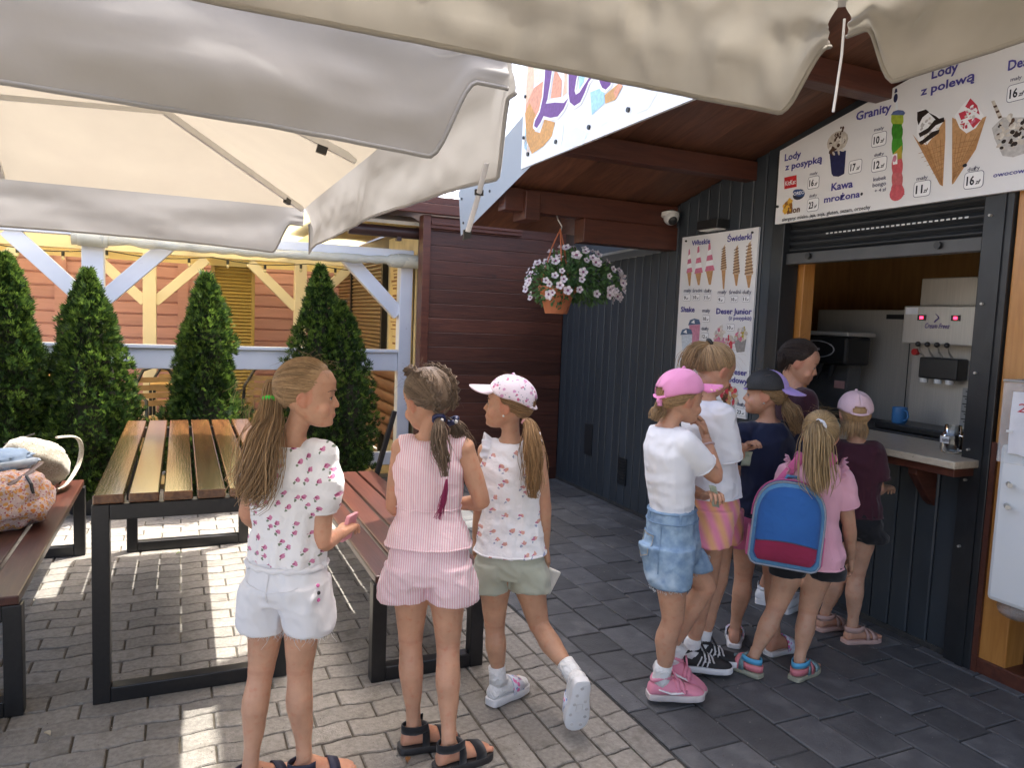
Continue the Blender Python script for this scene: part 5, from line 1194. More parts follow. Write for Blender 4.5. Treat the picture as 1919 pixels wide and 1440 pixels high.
# grit and weeds in the paving
rn = random.Random(77); gt = MB()
for k in range(1500):
    x, y = rn.uniform(-1.2, 3.25), rn.uniform(1.7, 5.6); r = rn.uniform(.0008, .0028); a = rn.uniform(0, 6.28); gt.cur = 0 if rn.random() < .6 else 1
    gt.add([(x+r*math.cos(a+q), y+r*math.sin(a+q), .002) for q in (0, 2.1, 4.2)] + [(x, y, .002+r*1.2)], [(0,1,3),(1,2,3),(2,0,3)])
tag(gt.build('grit', [mat('grit_pale', (.42,.38,.32), .9), mat('grit_dark', (.09,.075,.06), .9)]), 'fine sand and grit scattered over the paving', 'grit', kind='stuff')
wd_ = MB()
for k in range(46):
    kk = rn.randrange(4, 46); x = rn.uniform(-1.2, 1.0); y = .75 + (kk+.5)*PW + wave(x)
    if rn.random() < .35: x = 1.0145 + .1135*rn.randrange(0, 6); y = rn.uniform(1.9, 5.5)
    for q in range(rn.randrange(3, 8)):
        a = rn.uniform(0, 6.28); L_ = rn.uniform(.006, .018); d = V((math.cos(a), math.sin(a), .9)); s_ = V((-math.sin(a), math.cos(a), 0))*.0015; p = V((x+rn.uniform(-.012,.012), y+rn.uniform(-.003,.003), -.004))
        wd_.add([p+s_, p-s_, p+d*L_], [(0,1,2)])
tag(wd_.build('joint_weeds', mat('moss_green', (.10,.15,.04), .8, (.06,.09,.03), scale=40)), 'tiny weeds and moss in the paver joints', 'weeds', kind='stuff')
JT = {
 'g1': dict(head=(355,2287,1256), neck=(308,2308,1105), shL=(244,2375,1046), shR=(389,2233,1067), elL=(190,2416,862), wrL=(263,2536,756), haL=(332,2538,750), elR=(392,2226,800), wrR=(474,2343,793), haR=(503,2384,801), hiL=(258,2347,648), hiR=(349,2273,663), knL=(232,2342,376), knR=(342,2292,381), anL=(198,2303,101), anR=(360,2284,73)),
 'g2': dict(head=(753,2359,1227), neck=(762,2355,1093), shL=(684,2390,1054), shR=(871,2306,1062), elL=(660,2401,854), wrL=(772,2537,777), haL=(832,2565,791), elR=(936,2276,881), wrR=(904,2478,828), haR=(876,2545,823), hiL=(722,2373,652), hiR=(832,2324,657), knL=(725,2372,391), knR=(837,2299,386), anL=(737,2345,119), anR=(815,2200,69)),
 'g3': dict(head=(1132,2539,1186), neck=(1148,2532,1045), shL=(1068,2568,998), shR=(1235,2493,1006), elL=(1062,2593,800), wrL=(1078,2673,627), haL=(1084,2703,529), elR=(1272,2476,814), wrR=(1297,2497,621), haR=(1320,2509,557), hiL=(1109,2549,565), hiR=(1214,2502,570), knL=(1116,2546,316), knR=(1273,2475,323), anL=(1139,2536,87), anR=(1316,2259,207)),
 'g4': dict(head=(1782,2334,1229), neck=(1734,2355,1116), shL=(1835,2441,1030), shR=(1749,2261,1057), elL=(1916,2459,833), wrL=(1900,2302,837), haL=(1893,2250,859), elR=(1910,2254,920), wrR=(1917,2338,1063), haR=(1920,2381,1125), hiL=(1847,2370,604), hiR=(1727,2281,643), knL=(1954,2322,454), knR=(1768,2285,358), anL=(1846,2414,147), anR=(1758,2322,69)),
 'g5': dict(head=(2065,2491,1331), neck=(2035,2504,1202), shL=(2135,2591,1115), shR=(2041,2403,1142), elL=(2193,2587,898), wrL=(2249,2518,957), haL=(2265,2488,997), elR=(2079,2397,945), wrR=(2231,2504,955), haR=(2300,2538,963), hiL=(2165,2523,697), hiR=(2026,2421,733), knL=(2177,2517,383), knR=(2047,2433,415), anL=(2122,2531,78), anR=(2029,2485,81)),
 'g6': dict(head=(2449,2603,1213), neck=(2475,2591,1085), shL=(2364,2619,1028), shR=(2591,2571,1030), elL=(2361,2643,817), wrL=(2533,2729,763), haL=(2595,2756,794), elR=(2647,2568,831), wrR=(2740,2691,707), haR=(2762,2747,692), hiL=(2417,2617,642), hiR=(2541,2583,642), knL=(2416,2618,360), knR=(2536,2563,373), anL=(2410,2643,84), anR=(2524,2503,68)),
 'g7': dict(head=(2775,2719,1357), neck=(2760,2726,1225), shL=(2816,2810,1156), shR=(2734,2628,1178), elL=(2830,2804,938), wrL=(2933,2757,887), haL=(2970,2741,889), elR=(2776,2631,956), wrR=(2911,2657,947), haR=(2963,2656,959), hiL=(2807,2770,753), hiR=(2744,2667,779), knL=(2852,2816,446), knR=(2867,2765,459), anL=(2954,3033,50), anR=(2982,2889,64)),
 'g8': dict(head=(2474,2284,1071), neck=(2467,2287,949), shL=(2390,2355,888), shR=(2540,2222,897), elL=(2355,2360,667), wrL=(2416,2420,476), haL=(2436,2433,396), elR=(2598,2206,690), wrR=(2668,2241,525), haR=(2686,2254,447), hiL=(2427,2328,540), hiR=(2500,2251,557), knL=(2369,2354,299), knR=(2496,2296,293), anL=(2277,2373,82), anR=(2444,2276,52)),
 'g9': dict(head=(2936,2514,1125), neck=(2956,2506,989), shL=(2907,2561,937), shR=(2995,2444,947), elL=(2894,2556,742), wrL=(3039,2633,689), haL=(3104,2658,692), elR=(3029,2429,769), wrR=(3173,2506,748), haR=(3239,2532,749), hiL=(2949,2541,570), hiR=(2994,2466,587), knL=(2980,2561,319), knR=(3000,2485,342), anL=(2973,2630,66), anR=(2987,2470,42)),
}
# ================================================================== PEOPLE
CF = V((math.sin(YAW), math.cos(YAW), 0)); CR = V((math.cos(YAW), -math.sin(YAW), 0)); Z = V((0,0,1))
def mm(t): return V((t[0]/1000, t[1]/1000, t[2]/1000))
def lerp(a, b, t): return a + (b-a)*t
def prof(pr, t):
    if t <= pr[0][0]: return pr[0][1]
    for (a, va_), (b, vb) in zip(pr, pr[1:]):
        if t <= b:
            k = (t-a)/(b-a); k = k*k*(3-2*k); return va_ + (vb-va_)*k
    return pr[-1][1]
def crom(P, n):
    P = [V(p) for p in P]; out = []
    Q = [P[0]*2-P[1]] + P + [P[-1]*2-P[-2]]
    m = len(P)-1
    for i in range(n+1):
        x = i/n*m; k = min(int(x), m-1); t = x-k
        a, b, c, d = Q[k], Q[k+1], Q[k+2], Q[k+3]
        out.append(.5*((2*b) + (c-a)*t + (2*a-5*b+4*c-d)*t*t + (3*b-a-3*c+d)*t**3))
    return out
def remesh(mb, vox, it=3, fac=.5):
    me = mb.mesh('tmp'); o = bpy.data.objects.new('tmp', me); col.objects.link(o)
    md = o.modifiers.new('r', 'REMESH'); md.mode = 'VOXEL'; md.voxel_size = vox; md.use_smooth_shade = True
    if it:
        ms = o.modifiers.new('s', 'SMOOTH'); ms.factor = fac; ms.iterations = it
    dg = bpy.context.evaluated_depsgraph_get()
    out = bpy.data.meshes.new_from_object(o.evaluated_get(dg))
    bpy.data.objects.remove(o); bpy.data.meshes.remove(me)
    out.materials.clear()
    return out
def displace(me, fn):
    me.update()
    ns = [v.normal.copy() for v in me.vertices]
    for v, n_ in zip(me.vertices, ns):
        v.co = v.co + n_*fn(v.co, n_)
    me.update()
def skin_material():
    m = bpy.data.materials.new('skin'); m.use_nodes = True; nt = m.node_tree; b = nt.nodes['Principled BSDF']; L = nt.links.new
    at = nn(nt, 'ShaderNodeVertexColor'); at.layer_name = 'tint'
    tc = nn(nt, 'ShaderNodeTexCoord'); no = nn(nt, 'ShaderNodeTexNoise'); L(tc.outputs['Object'], no.inputs['Vector']); no.inputs['Scale'].default_value = 14; no.inputs['Detail'].default_value = 5
    mr = nn(nt, 'ShaderNodeMapRange'); L(no.outputs[0], mr.inputs[0]); mr.inputs[1].default_value = .3; mr.inputs[2].default_value = .7; mr.inputs[3].default_value = .84; mr.inputs[4].default_value = 1.10
    mx0 = nn(nt, 'ShaderNodeVectorMath', operation='SCALE'); L(at.outputs[0], mx0.inputs[0]); L(mr.outputs[0], mx0.inputs['Scale'])
    n3 = nn(nt, 'ShaderNodeTexNoise'); L(tc.outputs['Object'], n3.inputs['Vector']); n3.inputs['Scale'].default_value = 55; n3.inputs['Detail'].default_value = 3
    m3 = nn(nt, 'ShaderNodeMapRange'); L(n3.outputs[0], m3.inputs[0]); m3.inputs[1].default_value = .55; m3.inputs[2].default_value = .75
    mx = nn(nt, 'ShaderNodeMix', data_type='RGBA'); L(m3.outputs[0], mx.inputs[0]); L(mx0.outputs[0], mx.inputs[6])
    rd = nn(nt, 'ShaderNodeVectorMath', operation='MULTIPLY'); L(mx0.outputs[0], rd.inputs[0]); rd.inputs[1].default_value = (.98,.80,.76); L(rd.outputs[0], mx.inputs[7])
    L(mx.outputs[2], b.inputs['Base Color']); b.inputs['Roughness'].default_value = .48; b.inputs['Specular IOR Level'].default_value = .35
    b.inputs['Subsurface Weight'].default_value = .12; b.inputs['Subsurface Radius'].default_value = (.012,.005,.003); b.inputs['Subsurface Scale'].default_value = .6
    n2 = nn(nt, 'ShaderNodeTexNoise'); L(tc.outputs['Object'], n2.inputs['Vector']); n2.inputs['Scale'].default_value = 220
    bu = nn(nt, 'ShaderNodeBump'); bu.inputs['Strength'].default_value = .12; bu.inputs['Distance'].default_value = .003; L(n2.outputs[0], bu.inputs['Height']); L(bu.outputs[0], b.inputs['Normal'])
    return m
SKIN = skin_material()
M['eyewhite'] = mat('eye_white', (.50,.47,.45), .2); M['pearl'] = mat('pearl', (.75,.73,.70), .2); M['iris'] = mat('iris', (.06,.07,.08), .1)
M['lips'] = None
class HF:
    def __init__(s, c, phi, pitch, roll, hh):
        f = CF*math.cos(R(phi)) + CR*math.sin(R(phi)); r = f.cross(Z).normalized()
        f2 = f*math.cos(R(pitch)) + Z*math.sin(R(pitch)); u = r.cross(f2).normalized()
        s.f = f2; s.s = r*math.cos(R(roll)) + u*math.sin(R(roll)); s.u = u*math.cos(R(roll)) - r*math.sin(R(roll)); s.h = hh
        s.o = c - s.u*hh*.5
    def P(s, x, y, z): return s.o + (s.s*x + s.f*y + s.u*z)*s.h
    def loc(s, p):
        d = p - s.o; return V((d.dot(s.s), d.dot(s.f), d.dot(s.u)))/s.h
    def ax(s): return (s.s, s.f, s.u)
    def hp(s, az, el, k=1.0):
        ca = math.cos(az); y = ca*math.cos(el)
        return s.P(.374*math.sin(az)*math.cos(el)*k, -.03 + (.428 if y > 0 else .482)*y*k, .585 + .44*math.sin(el)*k)
HEADP = [(0,.29,.13,.075),(.04,.35,.02,.15),(.10,.368,-.07,.215),(.17,.375,-.15,.262),(.25,.372,-.24,.290),(.33,.370,-.33,.31),(.42,.362,-.40,.325),(.49,.358,-.44,.332),(.58,.395,-.46,.340),(.70,.402,-.462,.342),(.82,.335,-.43,.312),(.90,.25,-.355,.255),(.96,.13,-.23,.17),(1.0,.02,-.06,.05)]
def head_solid(m, F):
    rs_ = []
    for z, fy, by_, w in HEADP:
        ring = []
        cy = (fy+by_)/2; ry = (fy-by_)/2
        for j in range(28):
            a = 2*math.pi*j/28; ca, sa = math.cos(a), math.sin(a)
            e = .92
            ring.append(F.P(w*math.copysign(abs(sa)**e, sa), cy + ry*math.copysign(abs(ca)**e, ca), z))
        rs_.append(ring[::-1])
    m.rings(rs_)
    h = F.h; A = F.ax()
    m.tube([F.P(0,.355,.50), F.P(0,.385,.43), F.P(0,.418,.365), F.P(0,.432,.34)], [.024*h,.029*h,.036*h,.038*h], 10)
    m.ball(F.P(0,.428,.338), .040*h, 10, 8)
    for s in (-1, 1):
        m.ball(F.P(s*.036,.392,.326), .029*h, 8, 6)
        m.ball(F.P(s*.14,.305,.53), (.085*h,.072*h,.032*h), 10, 6, A)      # brow ridge
        m.ball(F.P(s*.17,.25,.285), (.125*h,.105*h,.12*h), 12, 8, A)       # cheek
        m.ball(F.P(s*.135,.312,.478), (.068*h,.053*h,.035*h), 12, 8, A); m.ball(F.P(s*.135,.310,.429), (.064*h,.048*h,.029*h), 12, 8, A)    # lids
        pts = [F.P(s*(.325+.045*math.sin(k*.52)), -.03+.072*math.cos(k*.62+.5), .43+.100*math.sin(k*.62+.5)) for k in range(9)]
        m.tube(pts, .021*h, 8)
        m.ball(F.P(s*.338,-.035,.435), (.022*h,.062*h,.092*h), 10, 8, A)
        m.ball(F.P(s*.328,-.01,.34), (.022*h,.030*h,.033*h), 8, 6, A)
    m.tube([F.P(-.08,.355,.192), F.P(-.036,.388,.200), F.P(0,.391,.195), F.P(.036,.388,.200), F.P(.08,.355,.192)], [.012*h,.020*h,.021*h,.020*h,.012*h], 8)
    m.tube([F.P(-.07,.355,.183), F.P(0,.384,.168), F.P(.07,.355,.183)], [.013*h,.026*h,.013*h], 8)
    m.ball(F.P(0,.350,.255), (.075*h,.046*h,.05*h), 12, 8, A)
    m.ball(F.P(0,.325,.068), (.08*h,.055*h,.055*h), 12, 8, A)
def ell(c, r, f, w, d, n=24, e=.9):
    out = []
    for j in range(n):
        a = 2*math.pi*j/n; ca, sa = math.cos(a), math.sin(a)
        out.append(c + r*(w*math.copysign(abs(ca)**e, ca)) + f*(d*math.copysign(abs(sa)**e, sa)))
    return out
TW = [(-.16,.080),(-.07,.128),(.05,.137),(.22,.121),(.42,.106),(.62,.113),(.78,.118),(.88,.102),(.95,.078),(1.0,.054)]
TD = [(-.16,.075),(-.07,.098),(.05,.104),(.22,.090),(.42,.080),(.62,.084),(.80,.086),(.92,.070),(1.0,.052)]
LIMB_ARM = [(0,.042),(.25,.040),(.45,.034),(.5,.0315),(.58,.034),(.75,.029),(1,.0205)]
LIMB_LEG = [(0,.080),(.18,.073),(.36,.0575),(.45,.049),(.50,.0475),(.56,.0440),(.67,.0485),(.79,.0395),(.91,.0285),(1,.0285)]
class Person:
    def __init__(s, key, label, face, pitch=0, roll=0, hh=.2, k=1.0, slim=1.0, vox=.0055, skin=(.50,.30,.205), lean=0, headdy=(0,0,0)):
        s.key = key; s.J = {a: mm(b) for a, b in JT[key].items()}; J = s.J; s.k = k; s.slim = slim; s.vox = vox; s.skin = skin
        base = (J['anL']+J['anR'])/2; base = V((base.x, base.y, 0))
        s.t = thing('person', label, 'person', base, 'girls queuing at the kiosk')
        s.hip = (J['hiL']+J['hiR'])/2; s.neck = J['neck']
        hr = J['hiR']-J['hiL']; hr.z = 0; s.hr = hr.normalized(); sr = J['shR']-J['shL']; sr.z = 0; s.sr = sr.normalized()
        s.F = HF(J['head'] + V(headdy), face, pitch, roll, hh)
        s.lean = lean
    def st(s, t):
        """torso station: centre, right, forward, half width, half depth"""
        r = lerp(s.hr, s.sr, min(1, max(0, t))).normalized(); f = Z.cross(r)
        c = lerp(s.hip, s.neck, t) + f*(s.lean*math.sin(math.pi*min(1, max(0, t))))
        if t < .3: c = c - f*.012*(1-max(0, t)/.3)
        return c, r, f, prof(TW, t)*s.k*s.slim, prof(TD, t)*s.k*s.slim
    def arm(s, sd, t0=0, t1=1, n=16):
        a, b, c = s.J['sh'+sd], s.J['el'+sd], s.J['wr'+sd]; out = []
        for i in range(n+1):
            t = t0 + (t1-t0)*i/n
            p = lerp(a, b, t*2) if t < .5 else lerp(b, c, t*2-1)
            q = max(0, 1-abs(t-.5)/.10)*.25
            if q: p = lerp(p, (lerp(a, b, .9)+lerp(b, c, .1))/2, q)
            out.append((p, t))
        return out
    def leg(s, sd, t0=0, t1=1, n=20):
        a, b, c = s.J['hi'+sd], s.J['kn'+sd], s.J['an'+sd]; out = []
        fw = Z.cross(s.hr)
        for i in range(n+1):
            t = t0 + (t1-t0)*i/n
            p = lerp(a, b, t*2) if t < .5 else lerp(b, c, t*2-1)
            q = max(0, 1-abs(t-.5)/.12)*.3
            if q: p = lerp(p, (lerp(a, b, .88)+lerp(b, c, .12))/2, q)
            p = p - fw*.012*math.exp(-((t-.68)/.1)**2)*s.k
            out.append((p, t))
        return out
    def hand_basis(s, sd):
        w, h = s.J['wr'+sd], s.J['ha'+sd]
        return w, (h-w).normalized()
    def hand(s, m, sd, curl=.5, palm_n=None, k=None):
        k = (k or s.k)*.97; w, d = s.hand_basis(sd)
        nrm = V(palm_n) if palm_n is not None else Z
        sx = d.cross(nrm).normalized(); nrm = sx.cross(d).normalized()     # nrm: back of hand
        L = .068*k
        rs_ = []
        for t, wd, th in ((-.15,.019,.016),(0,.021,.0155),(.3,.027,.0145),(.7,.033,.0135),(1,.031,.011)):
            rs_.append(ell(w + d*L*t, sx, nrm, wd*k, th*k, 14, .85))
        m.rings(rs_)
        for i, (off, ln) in enumerate(((-.0235,.052),(-.008,.060),(.008,.056),(.023,.044))):
            p = w + d*L*.97 + sx*off*k; pts = [p]; ang = 0; q = d.copy()
            sp_ = sx*(off*1.6)
            for j, fr in enumerate((.45,.32,.25)):
                ang += curl*(.55, .9, .7)[j]
                q = (d*math.cos(ang) - nrm*math.sin(ang) + sp_).normalized(); p = p + q*ln*k*fr; pts.append(p)
            m.tube(pts, [.0078*k,.0075*k,.0068*k,.0050*k], 8)
            m.ball(p, .0055*k, 8, 5)
        sg = -1
        p = w + d*L*.22 + sx*sg*.018*k; q1 = (d*.75 + sx*sg*.6 - nrm*.35).normalized(); q2 = (d*.95 + sx*sg*.12 - nrm*.45*(.4+curl)).normalized()
        m.tube([p, p+q1*.026*k, p+q1*.026*k+q2*.020*k, p+q1*.026*k+q2*.036*k], [.0115*k,.0092*k,.0085*k,.0055*k], 8)
        m.ball(p+q1*.026*k+q2*.036*k, .006*k, 8, 5)
    def foot_frame(s, sd, phi, down=0.0, roll=0.0):
        d = CF*math.cos(R(phi)) + CR*math.sin(R(phi)); r = d.cross(Z).normalized()
        d2 = d*math.cos(R(down)) - Z*math.sin(R(down)); u = r.cross(d2).normalized()
        if roll: r, u = r*math.cos(R(roll)) + u*math.sin(R(roll)), u*math.cos(R(roll)) - r*math.sin(R(roll))
        return r, d2, u
    FOOT = [(-.052,.012,.030),(-.046,.023,.050),(-.03,.028,.072),(-.005,.029,.085),(.025,.030,.074),(.055,.034,.055),(.085,.039,.040),(.115,.038,.031),(.14,.030,.024),(.155,.013,.016)]
    def foot_rings(s, o, fr, grow=0.0, kk=1.0, z0=0.0, hcut=None, y0=-9, y1=9, n=8):
        r, d, u = fr; out = []
        for y, w, h in s.FOOT:
            if y < y0 or y > y1: continue
            y = y + (grow if y > .1 else (-grow if y < -.04 else 0))
            w += grow; h += grow*.8
            if hcut: h = min(h, hcut)
            ring = []
            for j in range(2*n):
                a = math.pi*2*j/(2*n); ca, sa = math.cos(a), math.sin(a)
                zz = z0 + (h-z0)*(.35 + .65*sa if sa > 0 else .35*(1+sa*1.0))
                wx = w*math.copysign(abs(ca)**.8, ca)*(1 if sa < .3 else 1-.25*(sa-.3))
                ring.append(o + (r*wx + d*y + u*zz)*kk)
            out.append(ring)
        return out
    def sole_outline(s, grow=.004, n=26):
        pts = []
        for y, w, h in s.FOOT: pts.append((w+grow*min(1, (w/.034)**1.5), y + (grow if y > .1 else (-grow if y < -.04 else 0))))
        full = [(x, y) for x, y in pts] + [(-x, y) for x, y in reversed(pts)]
        full = [V((x, y, 0)) for x, y in full]; k_ = len(full); out = []
        for i in range(k_):
            a, b, c, d = full[i-1], full[i], full[(i+1) % k_], full[(i+2) % k_]
            for t in (0, .5):
                q = .5*((2*b) + (c-a)*t + (2*a-5*b+4*c-d)*t*t + (3*b-a-3*c+d)*t**3); out.append((q.x, q.y))
        return out
    def body(s, hands=(('L', .6, None), ('R', .6, None)), feet=None):
        J = s.J; m = MB(); k = s.k*s.slim
        m.rings([(lambda c, r, f, w, d, q: ell(c, r, f, w*q, d*q))(*s.st(t), .78 if t < -.05 else .88 if t < .3 else .94) for t in [-.09,-.05,0,.07,.15,.25,.35,.45,.55,.65,.75,.84,.92,1.0]])
        for sd in 'LR':
            a = s.arm(sd); m.tube([p for p, t in a], [prof(LIMB_ARM, t)*k for p, t in a], 14)
            m.ball(J['sh'+sd], .046*k, 12, 8)
            m.tube([s.neck + Z*.006, lerp(s.neck, J['sh'+sd], .5) - Z*.006, J['sh'+sd]], [.034*k,.036*k,.040*k], 12)
            l = s.leg(sd); m.tube([p for p, t in l], [prof(LIMB_LEG, t)*k*(.80 + .20*min(1, t/.2)) for p, t in l], 16)
        nb = s.F.P(0, -.10, .16)
        m.tube([s.neck - Z*.03, lerp(s.neck, nb, .45), nb, s.F.P(0,-.06,.38)], [.052*k,.040*k,.040*k,.046*k], 16)
        if feet:
            for sd, fr in feet.items():
                m.rings(s.foot_rings(s.footo[sd], fr, 0, s.k))
                r, d, u = fr
                for i in range(5):
                    x = (-.026+.0125*i)*(1 if sd == 'R' else -1); rr = .0085 if i else .0115
                    m.ball(s.footo[sd] + (r*(-x if sd == 'R' else -x) + d*(.148 - .007*i) + u*.012)*s.k, (rr*s.k,)*3, 8, 6)
        head_solid(m, s.F)
        me = remesh(m, s.vox, 2)
        hm_ = MB()
        for sd, curl, nr in hands: s.hand(hm_, sd, curl, nr)
        bm = bmesh.new(); bm.from_mesh(me)
        hmesh = hm_.mesh('h', 180); bm.from_mesh(hmesh); bm.to_mesh(me); bm.free(); bpy.data.meshes.remove(hmesh)
        me.shade_smooth()
        ca = me.color_attributes.new('tint', 'FLOAT_COLOR', 'POINT')
        F = s.F; sk = V(s.skin); buf = []
        lip = V((.44,.155,.14)); red = V((sk.x*1.02, sk.y*.78, sk.z*.76))
        jt = [J['elL'], J['elR'], J['knL'], J['knR']]
        for v in me.vertices:
            c = sk
            q = F.loc(v.co)
            if -.05 < q.z < 1.1 and abs(q.x) < .5 and abs(q.y) < .6:
                dl = math.sqrt((q.x/.085)**2 + ((q.z-.184)/.032)**2)
                if q.y > .32 and dl < 1.25: c = lerp(c, lip, min(1, (1.25-dl)*2.0)*.5)
                for sx in (-1, 1):
                    dc = math.sqrt(((q.x-sx*.2)/.13)**2 + ((q.z-.30)/.11)**2)
                    if q.y > .1 and dc < 1: c = lerp(c, red, (1-dc)*.55)
                    if abs(q.x) > .31 and abs(q.y+.02) < .12: c = lerp(c, red, .5)
                if q.y > .40 and .28 < q.z < .40: c = lerp(c, red, .4)
            else:
                for p in jt:
                    d = (v.co-p).length
                    if d < .06: c = lerp(c, red, (1-d/.06)*.45)
                for kn in jt[2:]:
                    d = v.co-kn
                    if abs(d.z-.004) < .007 and d.length < .07 and d.dot(Z.cross(s.hr)) < -.01: c = lerp(c, V((red.x*.72, red.y*.68, red.z*.68)), .2)  # shade of the crease behind the knee, put into the tint
                if v.co.z < .09: c = lerp(c, red, .35)
            buf += [c.x, c.y, c.z, 1.0]
        ca.data.foreach_set('color', buf)
        me.materials.append(SKIN)
        o = obj('body', me, None, s.t); s.bodyo = o
        h = F.h
        for sx in (-1, 1):
            e = part('eye', M['eyewhite'], s.t, lambda m: m.ball(F.P(sx*.135,.318,.453), .0465*h, 14, 10), smooth=180)
            part('iris', M['iris'], e, lambda m: m.lathe(F.P(sx*.137,.357,.453), [(.027*h,0),(.022*h,.006*h),(.004*h,.0085*h)], 12, axis=F.f), smooth=60)
            part('eyelash', M['lash'], s.t, lambda m: (m.tube([F.P(sx*.078,.352,.461), F.P(sx*.115,.367,.470), F.P(sx*.155,.363,.469), F.P(sx*.198,.335,.457)], [.003*h,.006*h,.007*h,.004*h], 6)))
            part('eyebrow', M['brow'], s.t, lambda m: (m.tube([F.P(sx*.06,.388,.552), F.P(sx*.12,.386,.572), F.P(sx*.19,.352,.568), F.P(sx*.235,.310,.552)], [.011*h,.014*h,.012*h,.005*h], 6, flat=.6)))
        return o
    # ---------------------------------------------------------- clothes
    def top(s, name, mt, hem=-.05, wmul=None, off=.010, sleeve=.5, srad=None, wr=.004, neck=.985, vox=.007, seed=0, fold=9.0, shoulder=True, hemring=True, collar=True):
        m = MB(); k = s.k*s.slim
        wm = wmul or [(0, 1.0), (1, 1.0)]
        n = 22; rs_ = []
        for i in range(n+1):
            t = hem + (neck-hem)*i/n
            c, r, f, w, d = s.st(t); q = prof(wm, t)
            rs_.append(ell(c, r, f, w*q+off, d*q+off, 32))
        m.rings(rs_)
        for sd in 'LR':
            if shoulder:
                m.tube([lerp(s.neck, s.J['sh'+sd], .38) - Z*.016, lerp(s.neck, s.J['sh'+sd], .65) - Z*.001, s.J['sh'+sd] + Z*.002], [.040*k, .047*k, .051*k], 14)
            if sleeve > 0:
                a = s.arm(sd, 0, sleeve*.5, 10)
                m.tube([p for p, t in a], [prof(srad, t/(sleeve*.5))*k if srad else (.058+.004*t)*k for p, t in a], 18)
                m.ball(s.J['sh'+sd], (srad[0][1] if srad else .056)*k, 14, 10)
        me = remesh(m, vox, 4)
        cz = s.hip.z; sd_ = seed*7.3
        hz = lerp(s.hip, s.neck, hem).z; nz_ = s.neck.z
        def fn(co, n_):
            z = co.z; t = (z-hz)/(nz_-hz); c = lerp(s.hip, s.neck, hem + (1-hem)*t)
            a = math.atan2(co.y-c.y, co.x-c.x); rr = math.hypot(co.x-c.x, co.y-c.y)
            low = min(1, max(0, 1.05-t*1.15))
            drape = nz(math.cos(a)*3.3+sd_, math.sin(a)*3.3, t*1.3+sd_) + .5*nz(math.cos(a)*7+sd_, math.sin(a)*7, t*2.2)
            cr = nz(math.cos(a)*1.6+sd_+t*2.5, math.sin(a)*1.6, z*24) ; cr = (1-2.4*abs(cr))
            dg = nz(co.x*9+z*13+sd_, co.y*9-z*13, z*7); dg = 1-2.6*abs(dg)
            return wr*(1.5*drape*low + .55*cr*(.35+.65*math.exp(-((t-.28)/.25)**2)) + .55*dg*(.3+.7*min(1, max(0, t*1.6-.3))))
        displace(me, fn); me.shade_smooth(); me.materials.append(mt)
        o = obj(name, me, None, s.t)
        c, r, f, w, d = s.st(hem + .008); q = prof(wm, hem + .008); e = ell(c, r, f, w*q+off-.001, d*q+off-.001, 56); sv = []
        for p_ in e:
            n_ = (p_-c).normalized(); sv.append(p_ + n_*fn(p_, n_))
        if hemring: part('hem', mt, o, lambda m: m.tube(sv + sv[:1], .0042, 6), smooth=180)
        c, r, f, w, d = s.st(neck - .004); q = prof(wm, neck)
        if collar: part('collar', mt, o, lambda m: m.tube(ell(c, r, f, w*q+off-.010, d*q+off-.008, 36) + ell(c, r, f, w*q+off-.010, d*q+off-.008, 36)[:1], .0042, 6), smooth=180)
        if sleeve > 0 and hemring:
            for sd in 'LR':
                a = s.arm(sd, max(0, sleeve*.5-.03), sleeve*.5-.004, 2); rr = (srad[-1][1] if srad else .06)*k
                ax_, sx_, u_ = basis_from(a[2][0]-a[1][0])
                part('sleeve_hem', mt, o, lambda m: m.tube([a[2][0] + (sx_*math.cos(2*math.pi*i/26) + u_*math.sin(2*math.pi*i/26))*(rr-.002) for i in range(27)], .0038, 6), smooth=180)
        return o
    def shorts(s, name, mt, t1=.35, flare=(1.15, 1.3), waist=.16, off=.012, wr=.004, vox=.007, seed=0, wmul=1.0):
        m = MB(); k = s.k*s.slim
        rs_ = []
        for i in range(9):
            t = -.09 + (waist+.09)*i/8; c, r, f, w, d = s.st(t); q = 1 if t > -.04 else .94
            rs_.append(ell(c, r, f, w*q*wmul+off, d*q*wmul+off, 32))
        m.rings(rs_)
        fw = Z.cross(s.hr)
        for sd in 'LR':
            l = s.leg(sd, -.03, t1, 14); sg = 1 if sd == 'R' else -1; rr = []
            for i, (p, t) in enumerate(l):
                q = max(0, t)/t1; r_ = (prof(LIMB_LEG, t)*lerp(flare[0], flare[1], q) + off*.6)*k
                d0 = (.103*wmul + off)*k; dd = lerp(d0, r_, q**1.3)
                hs = abs((p - (s.hip + (l[-1][0]-l[0][0])*0)).dot(s.hr)); sh_ = max(0, r_*1.02 - hs)*min(1, q*1.6)
                rr.append(ell(p - fw*.010*(1-q) + s.hr*sg*sh_, s.hr, fw, r_, dd, 28))
            m.rings(rr[::-1])
        me = remesh(m, vox*.85, 3); sd_ = seed*5.1
        displace(me, lambda co, n_: wr*.8*((1-2.6*abs(nz(co.x*11+sd_, co.y*11, co.z*8))) + .7*(1-2.6*abs(nz(co.x*20+sd_+co.z*9, co.y*20-co.z*9, co.z*15))) - .4))
        me.shade_smooth(); me.materials.append(mt)
        return obj(name, me, None, s.t)
